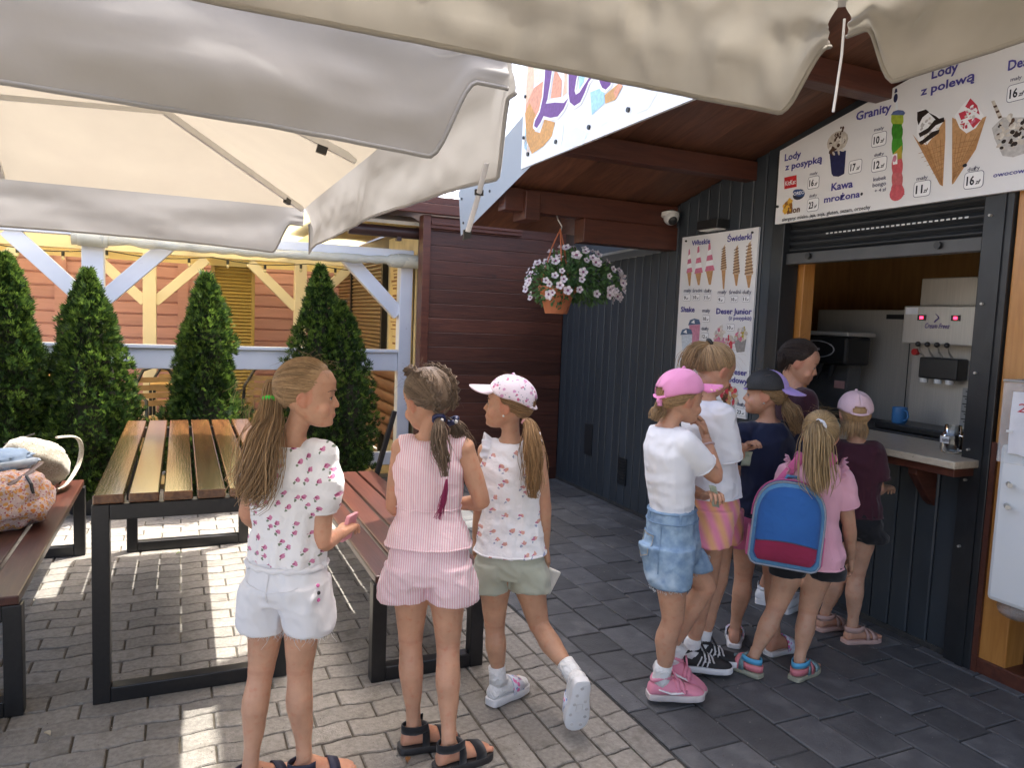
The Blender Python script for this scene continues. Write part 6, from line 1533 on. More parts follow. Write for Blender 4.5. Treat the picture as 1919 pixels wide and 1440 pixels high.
    def leg_ring(s, sd, t, mul, n=40):
        l = s.leg(sd, max(0, t-.03), t+.03, 2); p = l[1][0]; ax = (l[2][0]-l[0][0]).normalized()
        r_ = prof(LIMB_LEG, t)*mul*s.k*s.slim
        a, sx, u = basis_from(ax, Z.cross(s.hr))
        hs = abs((p-s.hip).dot(s.hr)); p = p + s.hr*(1 if sd == 'R' else -1)*max(0, r_*1.02-hs)
        return [(p + (sx*math.cos(2*math.pi*j/n) + u*math.sin(2*math.pi*j/n))*r_, ax) for j in range(n)]
    def fringe(s, parent, mt, t1, mul, ln, n=90, seed=0, rr=.0011):
        rn = random.Random(seed); m = MB()
        for sd in 'LR':
            ring = s.leg_ring(sd, t1, mul, n)
            for p, ax in ring:
                q = ln*rn.uniform(.3, 1.0)*(2.2 if rn.random() < .1 else 1); p = p - ax*.004 + V((rn.uniform(-.004,.004), rn.uniform(-.004,.004), rn.uniform(-.004,.004)))
                j = V((rn.uniform(-.6,.6), rn.uniform(-.6,.6), 0))*q
                m.tube([p, p + ax*q*.5 + j*.4, p + ax*q*.85 + j], [rr*1.6, rr, rr*.6], 3)
        o = m.build('frayed_hem', mt, parent, smooth=180); tag(o, kind='stuff'); return o
from mathutils.bvhtree import BVHTree
def snap(o, c, pts, lift=.003):
    bv = BVHTree.FromPolygons([v.co[:] for v in o.data.vertices], [tuple(p.vertices) for p in o.data.polygons]); out = []
    for q in pts:
        d = q - V((c.x, c.y, q.z)); d.z = 0; d.normalize(); h_ = bv.ray_cast(q + d*.3, -d)
        out.append((h_[0] + d*lift) if h_[0] is not None else q)
    return out
def dense(pts, n=6): return [lerp(V(a), V(b), i/n) for a, b in zip(pts, pts[1:]) for i in range(n)] + [V(pts[-1])]
# ---- hair
HL = [(0,40),(35,34),(60,16),(80,-4),(100,-24),(140,-42),(180,-50)]
def hairline(az): return R(prof(HL, abs(math.degrees(az))))
def dirv(az, el): return V((math.sin(az)*math.cos(el), math.cos(az)*math.cos(el), math.sin(el)))
def hdir(F, d, k): return F.hp(math.atan2(d.x, d.y), math.asin(max(-1, min(1, d.z))), k)
def strand(m, pts, r):
    r *= .62
    m.tube(pts, [r*(.6 if i == 0 else (1 if i < len(pts)-2 else .55)) for i in range(len(pts))], 3, cap=False)
def scalp(p, m, maxel=90, thick=1.0):
    F = p.F
    def fn(u, v):
        az = -math.pi + 2*math.pi*u; e0 = hairline(az); el = e0 + (R(maxel)-e0)*v
        k = .95 + .06*min(1, v*5) + .006*nz(u*40, v*3)
        return F.hp(az, el, k*thick)
    m.grid(fn, 56, 14)
def sweep(p, m, tie, n, seed, rad=.0021, kk=1.03, skip=None, pw=2.2):
    """strands combed from the hairline back to a tie direction"""
    F = p.F; rn = random.Random(seed); T = dirv(R(tie[0]), R(tie[1]))
    for i in range(int(n*1.8)):
        az = rn.uniform(-math.pi, math.pi); e0 = hairline(az) - R(2)
        el = e0 + (rn.random()**pw)*(R(88)-e0)
        D = dirv(az, el)
        if skip and skip(D): continue
        ang = D.angle(T)
        if ang < .15: continue
        ax = D.cross(T)
        if ax.length < .02: continue
        ax.normalize(); pts = []
        jit = rn.uniform(-.13, .13); kj = rn.uniform(-.010, .022)
        for q in range(9):
            t = q/8
            d = Matrix.Rotation(ang*t, 3, ax) @ D
            d = (d + ax*jit*math.sin(math.pi*t)*.5).normalized()
            pts.append(hdir(F, d, (.972 + .05*min(1, t*4) + (kk-1)*t + kj*math.sin(math.pi*min(1, t*1.1)))))
        strand(m, pts, rad*rn.uniform(.7, 1.3)*p.F.h/.2)
def tail(m, guide, n, rads, seed, rad=.0022, wave=.006, segs=16, freq=2.2, stray=.12):
    rn = random.Random(seed); G = crom(guide, segs); FR = []; t0_ = None
    for j in range(segs+1):
        tg = (G[min(j+1, segs)]-G[max(j-1, 0)]).normalized()
        if t0_ is None: _, sx, u = basis_from(tg, CF)
        else: q_ = t0_.rotation_difference(tg); sx = q_ @ sx; u = q_ @ u
        t0_ = tg; FR.append((sx.copy(), u.copy()))
    for i in range(int(n*1.7)):
        a = rn.uniform(0, 2*math.pi); q = math.sqrt(rn.random()); ph = rn.uniform(0, 6.28); ln = rn.uniform(.72, 1.0); st_ = (2.2 if rn.random() < stray else 1); pts = []
        for j in range(segs+1):
            t = j/segs
            if t > ln: break
            sx, u = FR[j]
            R_ = prof(rads, t)*q*(1 + (st_-1)*t)
            w_ = wave*t*math.sin(freq*6.28*t+ph)
            pts.append(G[j] + sx*(math.cos(a)*R_ + w_) + u*(math.sin(a)*R_ + wave*.6*t*math.cos(freq*5*t+ph)))
        if len(pts) > 3: strand(m, pts, rad*rn.uniform(.6, 1.3))
def flyaways(p, m, n, seed, amp=.02):
    F = p.F; rn = random.Random(seed)
    for i in range(n):
        az = rn.uniform(-math.pi, math.pi); el = rn.uniform(max(hairline(az), -.3), R(85)); a = hdir(F, dirv(az, el), 1.0); n_ = (a-F.P(0,0,.585)).normalized()
        tn = V((rn.uniform(-1,1), rn.uniform(-1,1), rn.uniform(-1,.3))); tn = (tn - n_*tn.dot(n_)).normalized(); L = rn.uniform(.03, .08)
        m.tube([a, a+n_*amp*.6+tn*L*.4, a+n_*amp*rn.uniform(.5,1)+tn*L], [.00032,.00026,.0002], 3, cap=False)
def hairmat(name, c, c2=None): return mat(name, c, .5, c2 or tuple(x*.6 for x in c), scale=30, rnd=.38, island=True, spec=.28, sheen=.1)
M['lash'] = mat('lash_brown', (.05,.03,.02), .6); M['brow'] = mat('brow_brown', (.20,.12,.07), .7)
def tie_ring(p, name, mt, c, ax, r, th):
    a, sx, u = basis_from(V(ax)); return part(name, mt, p.t, lambda m: m.tube([V(c) + (sx*math.cos(2*math.pi*i/14) + u*math.sin(2*math.pi*i/14))*r for i in range(15)], [th*(1+.15*(i % 2)) for i in range(15)], 8), smooth=180)
# ---- caps
def cap(p, name, mt, brim_mt, brim_az=0, hole_az=180, k=1.085, brim_len=.40, brim_drop=.10, front=(14, 2, -14), crown2=None, bw=50):
    F = p.F
    def rim(az):
        d = abs(((math.degrees(az)-brim_az+180) % 360)-180); return R(prof([(0, front[0]), (90, front[1]), (180, front[2])], d))
    c = p.t; m = MB(); nu, nv = 60, 16; b0 = len(m.v); keep = []
    for i in range(nu+1):
        az = -math.pi + 2*math.pi*i/nu; e0 = rim(az)
        for j in range(nv+1):
            el = e0 + (R(90)-e0)*j/nv
            kk = k*(1 + .012*nz(az*3, el*3) - .012*abs(math.sin(az*3))**8*(j < nv-1)) * (1+.03*math.sin(math.pi*j/nv))
            m.v.append(tuple(F.hp(az, el, kk)))
    for i in range(nu):
        az = -math.pi + 2*math.pi*(i+.5)/nu; dd = abs(((math.degrees(az)-hole_az+180) % 360)-180)
        for j in range(nv):
            el = rim(az) + (R(90)-rim(az))*(j+.5)/nv
            e_ = math.degrees(el-rim(az))
            if 4 < e_ and (dd/27)**2 + ((e_-4)/24)**2 < 1: continue
            m.f.append((i*(nv+1)+j, (i+1)*(nv+1)+j, (i+1)*(nv+1)+j+1, i*(nv+1)+j+1))
            m.m.append(1 if crown2 and crown2(dd) else 0)
    co = m.build(name, mt if isinstance(mt, list) else [mt], p.t, smooth=180, solid=.004)
    bm_ = MB(); ba = R(brim_az)
    def bf(u, v):
        az = ba + R(bw)*(2*u-1); s_ = 2*u-1
        q = F.hp(az, rim(az)+R(1), k*1.0)
        fwdv = (F.f*math.cos(ba) + F.s*math.sin(ba))
        ext = brim_len*F.h*math.sqrt(max(0, 1-(s_*.98)**2))**.9
        return q + fwdv*ext*v - F.u*(brim_drop*F.h*v*(ext/(brim_len*F.h)) + .05*F.h*s_*s_*v)
    bm_.grid(bf, 20, 8)
    bm_.build('brim', brim_mt, co, smooth=180, solid=.005)
    part('button', mt[0] if isinstance(mt, list) else mt, co, lambda m: m.ball(F.hp(0, R(90), k*1.035), .008, 8, 6), smooth=180)
    if hole_az is not None:
        part('strap', brim_mt, co, lambda m: m.tube([F.hp(R(hole_az-30+4*i), rim(R(hole_az-30+4*i))+R(2.5), k*1.01) for i in range(16)], .008, 6, flat=.5), smooth=60)
    return co
# ---- shoes
def offs(fr, o, x, y, z, k): r, d, u = fr; return o + (r*x + d*y + u*z)*k
def sole(p, parent, name, mt, o, fr, z0, z1, grow=.005, rock=0.0, round_=True):
    m = MB(); out = p.sole_outline(grow); n = len(out)
    rs_ = []
    for zz, g in ((z0, .93), (z0+.003, 1.0), (z1-.002, 1.0), (z1, .97)):
        rs_.append([offs(fr, o, x*g, .05+(y-.05)*g, zz, p.k) for x, y in out])
    m.rings(rs_); return m.build(name, mt, parent, smooth=50)
def band(p, parent, name, mt, o, fr, y, w, grow=.005, zmin=0.0, tilt=0.0, n=12):
    """strap over the foot at y with width w"""
    m = MB(); rs_ = []
    for k_ in range(n+1):
        a = math.pi*k_/n
        row = []
        for dy in (-w/2, w/2):
            yy = y + dy + tilt*math.cos(a)
            fw = prof([(q[0], q[1]) for q in p.FOOT], yy); fh = prof([(q[0], q[2]) for q in p.FOOT], yy)
            zz = max(zmin, (fh+grow)*(.35+.65*math.sin(a))) if math.sin(a) > .02 else zmin
            row.append(offs(fr, o, (fw+grow)*math.copysign(abs(math.cos(a))**.8, math.cos(a))*(1 if math.sin(a) < .3 else 1-.25*(math.sin(a)-.3)), yy, zz, p.k))
        rs_.append(row)
    m.rings(rs_, False, False, False); return m.build(name, mt, parent, smooth=180, solid=.004)
def heel_strap(p, parent, name, mt, o, fr, z, w, ahead=.02):
    m = MB(); pts = []
    for i in range(13):
        a = math.pi*i/12; pts.append((.036*math.cos(a), ahead - (.075+ahead*.3)*math.sin(a)))
    rs_ = [[offs(fr, o, x, y, z-w/2+.35*max(0, y), p.k), offs(fr, o, x, y, z+w/2+.35*max(0, y), p.k)] for x, y in pts]
    m.rings(rs_, False, False, False); return m.build(name, mt, parent, smooth=180, solid=.004)
def sneaker(p, o, fr, upper_m, sole_m, sock_m=None, stripe=None):
    s = part('sneaker', upper_m, p.t, lambda m: m.rings(p.foot_rings(o, fr, .008, p.k, .012)), smooth=180)
    sole(p, s, 'sole', sole_m, o, fr, -.006, .020, .012)
    part('toe_cap', sole_m, s, lambda m: m.rings(p.foot_rings(o, fr, .0095, p.k, .010, .022, .11, 9)), smooth=180)
    part('collar', upper_m, s, lambda m: m.tube([offs(fr, o, .031*math.cos(a), -.010+.037*math.sin(a), .080+.008*math.cos(a*2)+.006*math.sin(a), p.k) for a in [2*math.pi*i/16 for i in range(17)]], .008*p.k, 8), smooth=180)
    part('tongue', upper_m, s, lambda m: m.obox(offs(fr, o, 0, .045, .083, p.k), fr[0]*.016*p.k, (fr[1]*.5-fr[2]*.8).normalized()*.022*p.k, (fr[1]*.8+fr[2]*.5).normalized()*.004*p.k), bevel=.003)
    for i in range(3):
        band(p, s, 'lace', sole_m if stripe else upper_m, o, fr, .045+.017*i, .006, .010, .045)
    if stripe:
        for i in range(3):
            for sx in (-1, 1):
                part('stripe', stripe, s, lambda m: m.tube([offs(fr, o, sx*(.0395+.001*i), .012+.020*i, .024, p.k), offs(fr, o, sx*.040, .022+.018*i, .045, p.k), offs(fr, o, sx*.032, .032+.016*i, .064-.007*i, p.k)], .0052*p.k, 6, flat=.5))
    if sock_m: sock(p, s, sock_m, o, fr)
    return s
def sock(p, parent, mt, o, fr, top=.135, full=False):
    an = offs(fr, o, 0, -.012, .06, p.k)
    sd = 'L' if (p.J['anL']-an).length < (p.J['anR']-an).length else 'R'
    up = (p.J['kn'+sd]-p.J['an'+sd]).normalized()
    part('sock', mt, parent, lambda m: m.tube([an-up*.01, an+up*.02*p.k, an+up*(top-.085)*p.k, an+up*(top-.06)*p.k], [.036*p.k,.035*p.k,.034*p.k,.0345*p.k], 16), smooth=180)
    if full: part('sock', mt, parent, lambda m: m.rings(p.foot_rings(o, fr, .004, p.k)), smooth=180)
# ================================================================== THE NINE GIRLS
def stripes(name, c1, c2, period, rot, rough=.8, bump=.5, distort=.6):
    m = bpy.data.materials.new(name); m.use_nodes = True; nt = m.node_tree; b = nt.nodes['Principled BSDF']; L = nt.links.new
    tc = nn(nt, 'ShaderNodeTexCoord'); mp = nn(nt, 'ShaderNodeMapping'); L(tc.outputs['Object'], mp.inputs[0]); mp.inputs['Rotation'].default_value = rot
    wv = nn(nt, 'ShaderNodeTexWave'); L(mp.outputs[0], wv.inputs['Vector']); wv.inputs['Scale'].default_value = .314/period; wv.inputs['Distortion'].default_value = distort; wv.inputs['Detail'].default_value = 1; wv.inputs['Detail Scale'].default_value = .3
    mx = nn(nt, 'ShaderNodeMix', data_type='RGBA'); L(wv.outputs[1], mx.inputs[0]); mx.inputs[6].default_value = (*c1, 1); mx.inputs[7].default_value = (*c2, 1); L(mx.outputs[2], b.inputs['Base Color'])
    b.inputs['Roughness'].default_value = rough; b.inputs['Specular IOR Level'].default_value = .2; b.inputs['Sheen Weight'].default_value = .2
    no = nn(nt, 'ShaderNodeTexNoise'); no.inputs['Scale'].default_value = 120; L(tc.outputs['Object'], no.inputs['Vector'])
    bu = nn(nt, 'ShaderNodeBump'); bu.inputs['Strength'].default_value = bump; bu.inputs['Distance'].default_value = .004; L(no.outputs[0], bu.inputs['Height']); L(bu.outputs[0], b.inputs['Normal'])
    MATS[name] = m; return m
def fabric(name, c, c2=None, bump=.5, bs=22, rough=.85, bd=.02): return mat(name, c, rough, c2 or tuple(x*.88 for x in c), scale=6, bump=bump, bscale=bs*.45, bdist=bd*1.6, sheen=.2, spec=.2, ridge=True)
WH = fabric('white_cotton', (.78,.79,.82), (.73,.74,.78)); SOCK = fabric('white_sock', (.74,.74,.73), (.64,.64,.63), .4, 90)
WD = fabric('white_denim', (.76,.76,.78), (.69,.69,.72), .6, 16); THR = mat('white_thread', (.80,.80,.80), .8)
BLK = fabric('black_cotton', (.015,.015,.017)); BLKR = mat('black_rubber', (.018,.017,.018), .6, (.03,.028,.028), scale=20, bump=.2)
WRUB = mat('white_rubber', (.72,.72,.73), .5, (.62,.62,.62), scale=9)
def flowerprint(name, base, c1, c2, c3, scale, th=.27, rot=0):
    m = bpy.data.materials.new(name); m.use_nodes = True; nt = m.node_tree; b = nt.nodes['Principled BSDF']; L = nt.links.new
    tc = nn(nt, 'ShaderNodeTexCoord'); rgb = nn(nt, 'ShaderNodeRGB'); rgb.outputs[0].default_value = (*base, 1); out = rgb.outputs[0]
    rm = nn(nt, 'ShaderNodeMapping'); L(tc.outputs['Object'], rm.inputs[0]); rm.inputs['Rotation'].default_value = (0, 0, YAW+rot)
    sx_ = nn(nt, 'ShaderNodeSeparateXYZ'); L(rm.outputs[0], sx_.inputs[0]); cx_ = nn(nt, 'ShaderNodeCombineXYZ'); L(sx_.outputs[0], cx_.inputs[0]); L(sx_.outputs[2], cx_.inputs[1])
    n0 = nn(nt, 'ShaderNodeTexNoise'); n0.inputs['Scale'].default_value = scale*4.5; L(cx_.outputs[0], n0.inputs['Vector'])
    def layer(out, c, th, off, s_=1.0, dist=.32):
        mp = nn(nt, 'ShaderNodeMapping'); L(cx_.outputs[0], mp.inputs[0]); mp.inputs['Location'].default_value = off
        mv = nn(nt, 'ShaderNodeVectorMath', operation='MULTIPLY_ADD'); L(n0.outputs['Color'], mv.inputs[0]); mv.inputs[1].default_value = (dist/scale,)*3; L(mp.outputs[0], mv.inputs[2])
        vo = nn(nt, 'ShaderNodeTexVoronoi'); vo.voronoi_dimensions = '2D'; vo.inputs['Scale'].default_value = scale*s_; vo.inputs['Randomness'].default_value = .75; L(mv.outputs[0], vo.inputs['Vector'])
        mr = nn(nt, 'ShaderNodeMapRange'); L(vo.outputs['Distance'], mr.inputs[0]); mr.inputs[1].default_value = th; mr.inputs[2].default_value = th*.82; mr.inputs[3].default_value = 0; mr.inputs[4].default_value = 1
        mx = nn(nt, 'ShaderNodeMix', data_type='RGBA'); L(mr.outputs[0], mx.inputs[0]); L(out, mx.inputs[6]); mx.inputs[7].default_value = (*c, 1); return mx.outputs[2]
    out = layer(out, c3, th*.55, (.2/scale, .24/scale, 0)); out = layer(out, c1, th, (0, 0, 0)); out = layer(out, c2, th*.55, (.05/scale, -.06/scale, 0), 1.0, .5)
    L(out, b.inputs['Base Color']); b.inputs['Roughness'].default_value = .85; b.inputs['Specular IOR Level'].default_value = .2; b.inputs['Sheen Weight'].default_value = .2
    bn = nn(nt, 'ShaderNodeTexNoise'); bn.inputs['Scale'].default_value = 40; L(tc.outputs['Object'], bn.inputs['Vector']); bn.inputs['Detail'].default_value = 4
    bu = nn(nt, 'ShaderNodeBump'); bu.inputs['Strength'].default_value = .5; bu.inputs['Distance'].default_value = .012; L(bn.outputs[0], bu.inputs['Height']); L(bu.outputs[0], b.inputs['Normal'])
    MATS[name] = m; return m
def gfeet(p, phis, sole_h=.018, keep=()):
    p.footo = {}; p.fr = {}
    for sd in 'LR':
        if sd in keep: continue
        p.fr[sd] = p.foot_frame(sd, phis[sd]); a = p.J['an'+sd]; p.J['an'+sd] = V((a.x, a.y, sole_h + .068*p.k))
        p.footo[sd] = V((a.x, a.y, sole_h)) + p.fr[sd][1]*.008
def flipflop(p, sd, mt, sole_m, pat, z=-.018):
    o, fr = p.footo[sd], p.fr[sd]
    s = sole(p, p.t, 'slide', sole_m, o, fr, z, .004, .008)
    b = band(p, s, 'strap', pat, o, fr, .075, .062, .007, -.004); return s

# ---- 1: flowered blouse, white cut-off shorts
p = Person('g1', 'girl in white flowered blouse and frayed white shorts with long ponytail, nearest on the left', 84, -1, 0, .203, .98, .89, .0045, (.55,.305,.195))
gfeet(p, dict(L=52, R=62))
p.body((('L', .7, (0,0,1)), ('R', .8, (0,0,1))), p.fr)
flor = flowerprint('rose_print', (.80,.785,.79), (.58,.22,.36), (.34,.05,.15), (.17,.21,.15), 25, .19)
b1 = p.top('blouse', flor, .165, [(0,1),(.165,.94),(.21,1.06),(.3,1.12),(.5,1.14),(.75,1.05),(1,1)], .011, .62, [(0,.058),(.45,.074),(.85,.068),(1,.048)], .007, .975, .006, 1, 8, True, False, True)
for sd in 'LR':
    q = p.arm(sd, .285, .33, 2); tie_ring(p, 'cuff', flor, q[1][0], q[2][0]-q[0][0], .040, .006)
s1 = p.shorts('shorts', WD, .255, (1.0, 1.16), .19, .010, .006, .006, 1)
p.fringe(s1, THR, .255, 1.16, .026, 150, 1, .0007)
c, r, f, w, d = p.st(.165)
part('waistband', WD, s1, lambda m: m.tube([q + V((0,0,.003*math.sin(i*2.4))) for i, q in enumerate(ell(c, r, f, w+.014, d+.014, 44) + ell(c, r, f, w+.014, d+.014, 44)[:1])], [.009+.002*math.sin(i*2.1) for i in range(45)], 7), smooth=180)
em = snap(s1, p.hip, [p.J['hiR'] + p.hr*.07 - Z*(-.02+.022*i) - CF*.05 for i in range(3)], .001)
for i in range(3): part('embroidery', (mat('pink_thread', (.75,.16,.40), .7) if i == 0 else MATS['pink_thread']) if i != 1 else M['black'], s1, lambda m: m.ball(em[i], (.006,.006,.006), 8, 6), smooth=180)
bk_ = snap(s1, p.hip, dense([p.st(t_)[0] - Z.cross(p.hr)*(p.st(t_)[4]+.02) for t_ in (.15,.07,0,-.05)])); part('back_seam', WD, s1, lambda m: m.tube(bk_, .0018, 5))
yk_ = snap(s1, p.hip, dense([p.st(.07)[0] + p.hr*x_*.1 - Z.cross(p.hr)*.09 - Z*(.02*(1-abs(x_))) for x_ in (-1,-.5,0,.5,1)])); part('yoke_seam', WD, s1, lambda m: m.tube(yk_, .0018, 5))
HM = hairmat('hair_dark_blonde', (.37,.24,.125), (.24,.145,.07))
h = MB(); scalp(p, h); sweep(p, h, (184, 2), 620, 1); G1 = [p.F.hp(R(184), R(2), 1.0), p.F.hp(R(184), R(-2), 1.07), *[mm(q) + V((.006,-.045,0)) for q in [(234,2330,1165),(212,2285,1110),(196,2268,1033),(176,2275,968),(150,2294,938)]]]
tail(h, G1, 300, [(0,.012),(.15,.022),(.45,.040),(.75,.038),(1,.022)], 2, .0022, .024, 18, 1.3, .2); flyaways(p, h, 50, 3, .02)
F = p.F
for i in range(0):   # loose wisps in front of the ear and blown strands
    a = F.P(.30, .18-.03*i*.3, .60-.01*i); strand(h, [a, a+V((0,0,-.025))+F.s*.012, a+V((0,0,-.05))+F.s*(.006+.004*(i % 3)), a+V((0,0,-.075))+F.f*(-.01+.005*(i % 4))], .0009)
rn = random.Random(4)
for i in range(26):
    g0 = V(G1[1]); e = g0 - CR*rn.uniform(.05,.12) + V((0,0,rn.uniform(-.16,.03))); m0 = lerp(g0, e, .5) + V((0,0,rn.uniform(-.03,.05))) - CR*.03
    strand(h, crom([g0, m0, e, e - CR*rn.uniform(-.02,.05) - Z*rn.uniform(.01,.06)], 8), .0008)
h.build('hair', HM, p.t, smooth=180)
tie_ring(p, 'hair_tie', mat('neon_green', (.04,.62,.05), .5), lerp(V(G1[1]), V(G1[2]), .35), G1[2]-G1[1], .019, .0085)
for sd in 'LR':
    s = sole(p, p.t, 'sandal', BLKR, p.footo[sd], p.fr[sd], -.018, .002, .006); band(p, s, 'strap', mat('navy_strap', (.02,.022,.05), .7) if sd == 'L' else MATS['navy_strap'], p.footo[sd], p.fr[sd], .085, .035, .005); heel_strap(p, s, 'heel_strap', MATS['navy_strap'], p.footo[sd], p.fr[sd], .055, .022)
ph_ = thing('wallet', 'small pink case in the hands of the girl in the flowered blouse', 'wallet', (.51, 2.43, .79))
hb_ = p.J['haR']
part('case', mat('pink_leatherette', (.72,.33,.38), .5), ph_, lambda m: m.obox(hb_ + CF*.015 - Z*.005, CR*.008 + CF*.03, Z*.045 + CR*.012, (CR-CF*.3).normalized()*.008), bevel=.004)

# ---- 2: pink striped set, two plaits
p = Person('g2', 'girl in pink striped sleeveless set with two plaited pigtails and black sandals', -42, -12, 4, .203, .98, .91, .005, (.50,.275,.175))
gfeet(p, dict(L=68, R=56), .024)
p.body((('L', .7, (0,0,1)), ('R', .7, (0,0,1))), p.fr)
SEER = stripes('pink_seersucker', (.83,.74,.76), (.72,.40,.47), .0078, (0, 0, YAW), .85, .6)
p.top('top', SEER, .185, [(.18,1.27),(.26,1.20),(.44,1.03),(.48,1.0),(.6,1.05),(.9,1.06),(1,1.0)], .010, 0, None, .006, .99, .006, 2, 9)
part('waist_seam', SEER, p.t, lambda m: (lambda c, r, f, w, d: m.tube([q + Z*.002*math.sin(i*1.9) for i, q in enumerate(ell(c, r, f, w*1.02+.011, d*1.02+.011, 48) + ell(c, r, f, w*1.02+.011, d*1.02+.011, 48)[:1])], [.004+.0012*math.sin(i*2.3) for i in range(49)], 6))(*p.st(.475)), smooth=180)
p.shorts('shorts', SEER, .215, (1.1, 1.2), .3, .014, .007, .006, 2)
h = MB(); HM = hairmat('hair_ash_brown', (.20,.14,.095), (.115,.078,.05))
scalp(p, h); sweep(p, h, (150, -18), 900, 5, .002, 1.02, lambda D: D.x < 0, .8); sweep(p, h, (-150, -18), 900, 6, .002, 1.02, lambda D: D.x > 0, .8)
F = p.F; rn = random.Random(8)
for sx in (1, -1):   # plaits along the head
    path = [F.hp(R(sx*a), R(e), k_) for a, e, k_ in ((38, 50, 1.01), (70, 60, 1.02), (118, 45, 1.04), (146, 16, 1.05), (152, -14, 1.06), (150, -38, 1.06))]
    path = crom(path, 22)
    for i in range(22):
        tg = (path[min(i+1, 22)]-path[max(i-1, 0)]).normalized(); _, sd_, u_ = basis_from(tg)
        n_ = (path[i]-F.P(0,0,.585)).normalized(); sd_ = tg.cross(n_).normalized()
        side = 1 if i % 2 else -1; c = path[i] + sd_*side*.010 + n_*.007
        for q in range(9):
            o_ = n_*(.009*math.cos(q)) + tg*rn.uniform(-.004,.004)
            strand(h, [c - (tg*.015 + sd_*side*.012) + o_, c + o_*1.4 + n_*.006, c + (tg*.015 - sd_*side*.014) + o_], .0046)
    end = path[-1]
    gl = [end, end-Z*.03, *( [mm(q) for q in [(757,2226,1100),(766,2212,1045),(779,2206,972)]] if sx > 0 else [mm(q) for q in [(857,2312,1110),(902,2336,1060),(929,2346,1000)]])]
    if sx > 0: gl[0] = mm((775,2290,1168)); gl[1] = mm((762,2245,1140))
    if sx < 0: gl[0] = mm((828,2300,1160)); gl[1] = mm((842,2300,1140))
    strand(h, [end, lerp(end, gl[0], .5), gl[0]], .014)
    tail(h, gl, 110, [(0,.012),(.3,.026),(.65,.024),(1,.006)], 9+sx, .0021, .006, 14)
    tie_ring(p, 'hair_bobble', mat('navy_bobble', (.018,.025,.09), .4) if sx > 0 else MATS['navy_bobble'], gl[0], gl[1]-gl[0], .016, .008)
    part('bead', M['pearl'], p.t, lambda m: m.ball(gl[0] - CF*.022 + CR*.012, .007, 10, 8), smooth=180)
flyaways(p, h, 60, 12, .02); h.build('hair', HM, p.t, smooth=180)
h2 = MB(); tail(h2, [mm(q) for q in [(779,2204,985),(776,2204,947),(767,2208,894),(751,2215,836)]], 40, [(0,.003),(.3,.007),(1,.011)], 31, .0018, .004, 10)
h2.build('dyed_tip', mat('magenta_hair', (.40,.03,.14), .5, (.28,.015,.08), rnd=.2, island=True), p.t, smooth=180)
part('hair_clip', mat('coral_clip', (.72,.16,.14), .4), p.t, lambda m: m.ball(F.hp(R(-20), R(68), 1.03), (.012,.008,.006), 8, 6), smooth=180)
for sd in 'LR':
    o, fr = p.footo[sd], p.fr[sd]
    s = sole(p, p.t, 'sandal', BLKR, o, fr, -.024, .002, .009); band(p, s, 'strap', BLK, o, fr, .10, .04, .005); heel_strap(p, s, 'heel_strap', BLK, o, fr, .06, .028, .035); band(p, s, 'strap', BLK, o, fr, .03, .025, .005)

# ---- 3: flowered cap, ruffled white top, sage shorts
p = Person('g3', 'girl in flowered sun cap, ruffled white top and sage green shorts, one heel lifted', -80, 6, 0, .196, .97, .89, .005, (.50,.28,.175))
gfeet(p, dict(L=41, R=0), .03, ('R',))
p.fr['R'] = p.foot_frame('R', -14, 76); p.footo['R'] = p.J['anR'] - p.fr['R'][2]*.062 + p.fr['R'][1]*.005
p.body((('L', .6, tuple(-p.sr)), ('R', .75, tuple(p.sr))), p.fr)
BUT = flowerprint('butterfly_print', (.80,.80,.815), (.66,.36,.30), (.50,.16,.30), (.32,.36,.50), 18, .15)
t3_ = p.top('top', BUT, .10, [(0,1.08),(.3,1.08),(.6,1.06),(1,1.02)], .014, 0, None, .006, .985, .006, 3, 9)
for sd, sg in (('L', -1), ('R', 1)):   # ruffles over the shoulders
    sh_ = p.J['sh'+sd]; fw = Z.cross(p.sr)
    def rf(u, v, sg=sg, sh_=sh_, fw=fw):
        a = R(-95 + 215*u); rad_ = -fw*math.sin(a) + Z*math.cos(a)
        base = sh_ + rad_*.056 - p.sr*sg*(.004 + .012*math.cos(a)) - Z*.004
        env = min(1, 6*u, 6*(1-u))
        return base + (p.sr*sg*.030 + rad_*.014)*v*env + rad_*(.009*v*math.sin(u*52)) + p.sr*sg*.004*v*math.sin(u*30+1)
    m_ = MB(); m_.grid(rf, 70, 6); m_.build('ruffle', WH, t3_, smooth=180, solid=.002)
p.shorts('shorts', fabric('sage_linen', (.45,.47,.385), (.39,.41,.33), .6, 18), .205, (1.04, 1.24), .135, .008, .006, .006, 3)
h = MB(); HM = hairmat('hair_honey', (.34,.205,.095), (.22,.12,.05))
scalp(p, h); sweep(p, h, (168, -14), 560, 14, .0021, 1.03)
tail(h, [mm(q) for q in [(1160,2450,1135),(1170,2420,1120),(1168,2388,1070),(1171,2376,1003),(1176,2374,924),(1174,2374,828)]], 240, [(0,.010),(.15,.020),(.5,.033),(.8,.026),(1,.010)], 15, .0021, .008, 16); flyaways(p, h, 25, 16)
h.build('hair', HM, p.t, smooth=180)
tie_ring(p, 'hair_tie', mat('dusty_pink_tie', (.55,.28,.32), .7), mm((1166,2440,1130)), (0,-.3,-.5), .0135, .006)
capf = spotmat('flower_cap_print', (.72,.64,.70), [((.50,.12,.24), 1.0, .26), ((.22,.28,.32), 1.2, .2), ((.56,.28,.46), .8, .3), ((.16,.2,.26), 1.6, .14)], 44, bump=.2)
cap(p, 'cap', capf, fabric('pink_white_brim', (.76,.66,.72)), 0, 180, 1.08, .42, .06, (26, 6, -14))
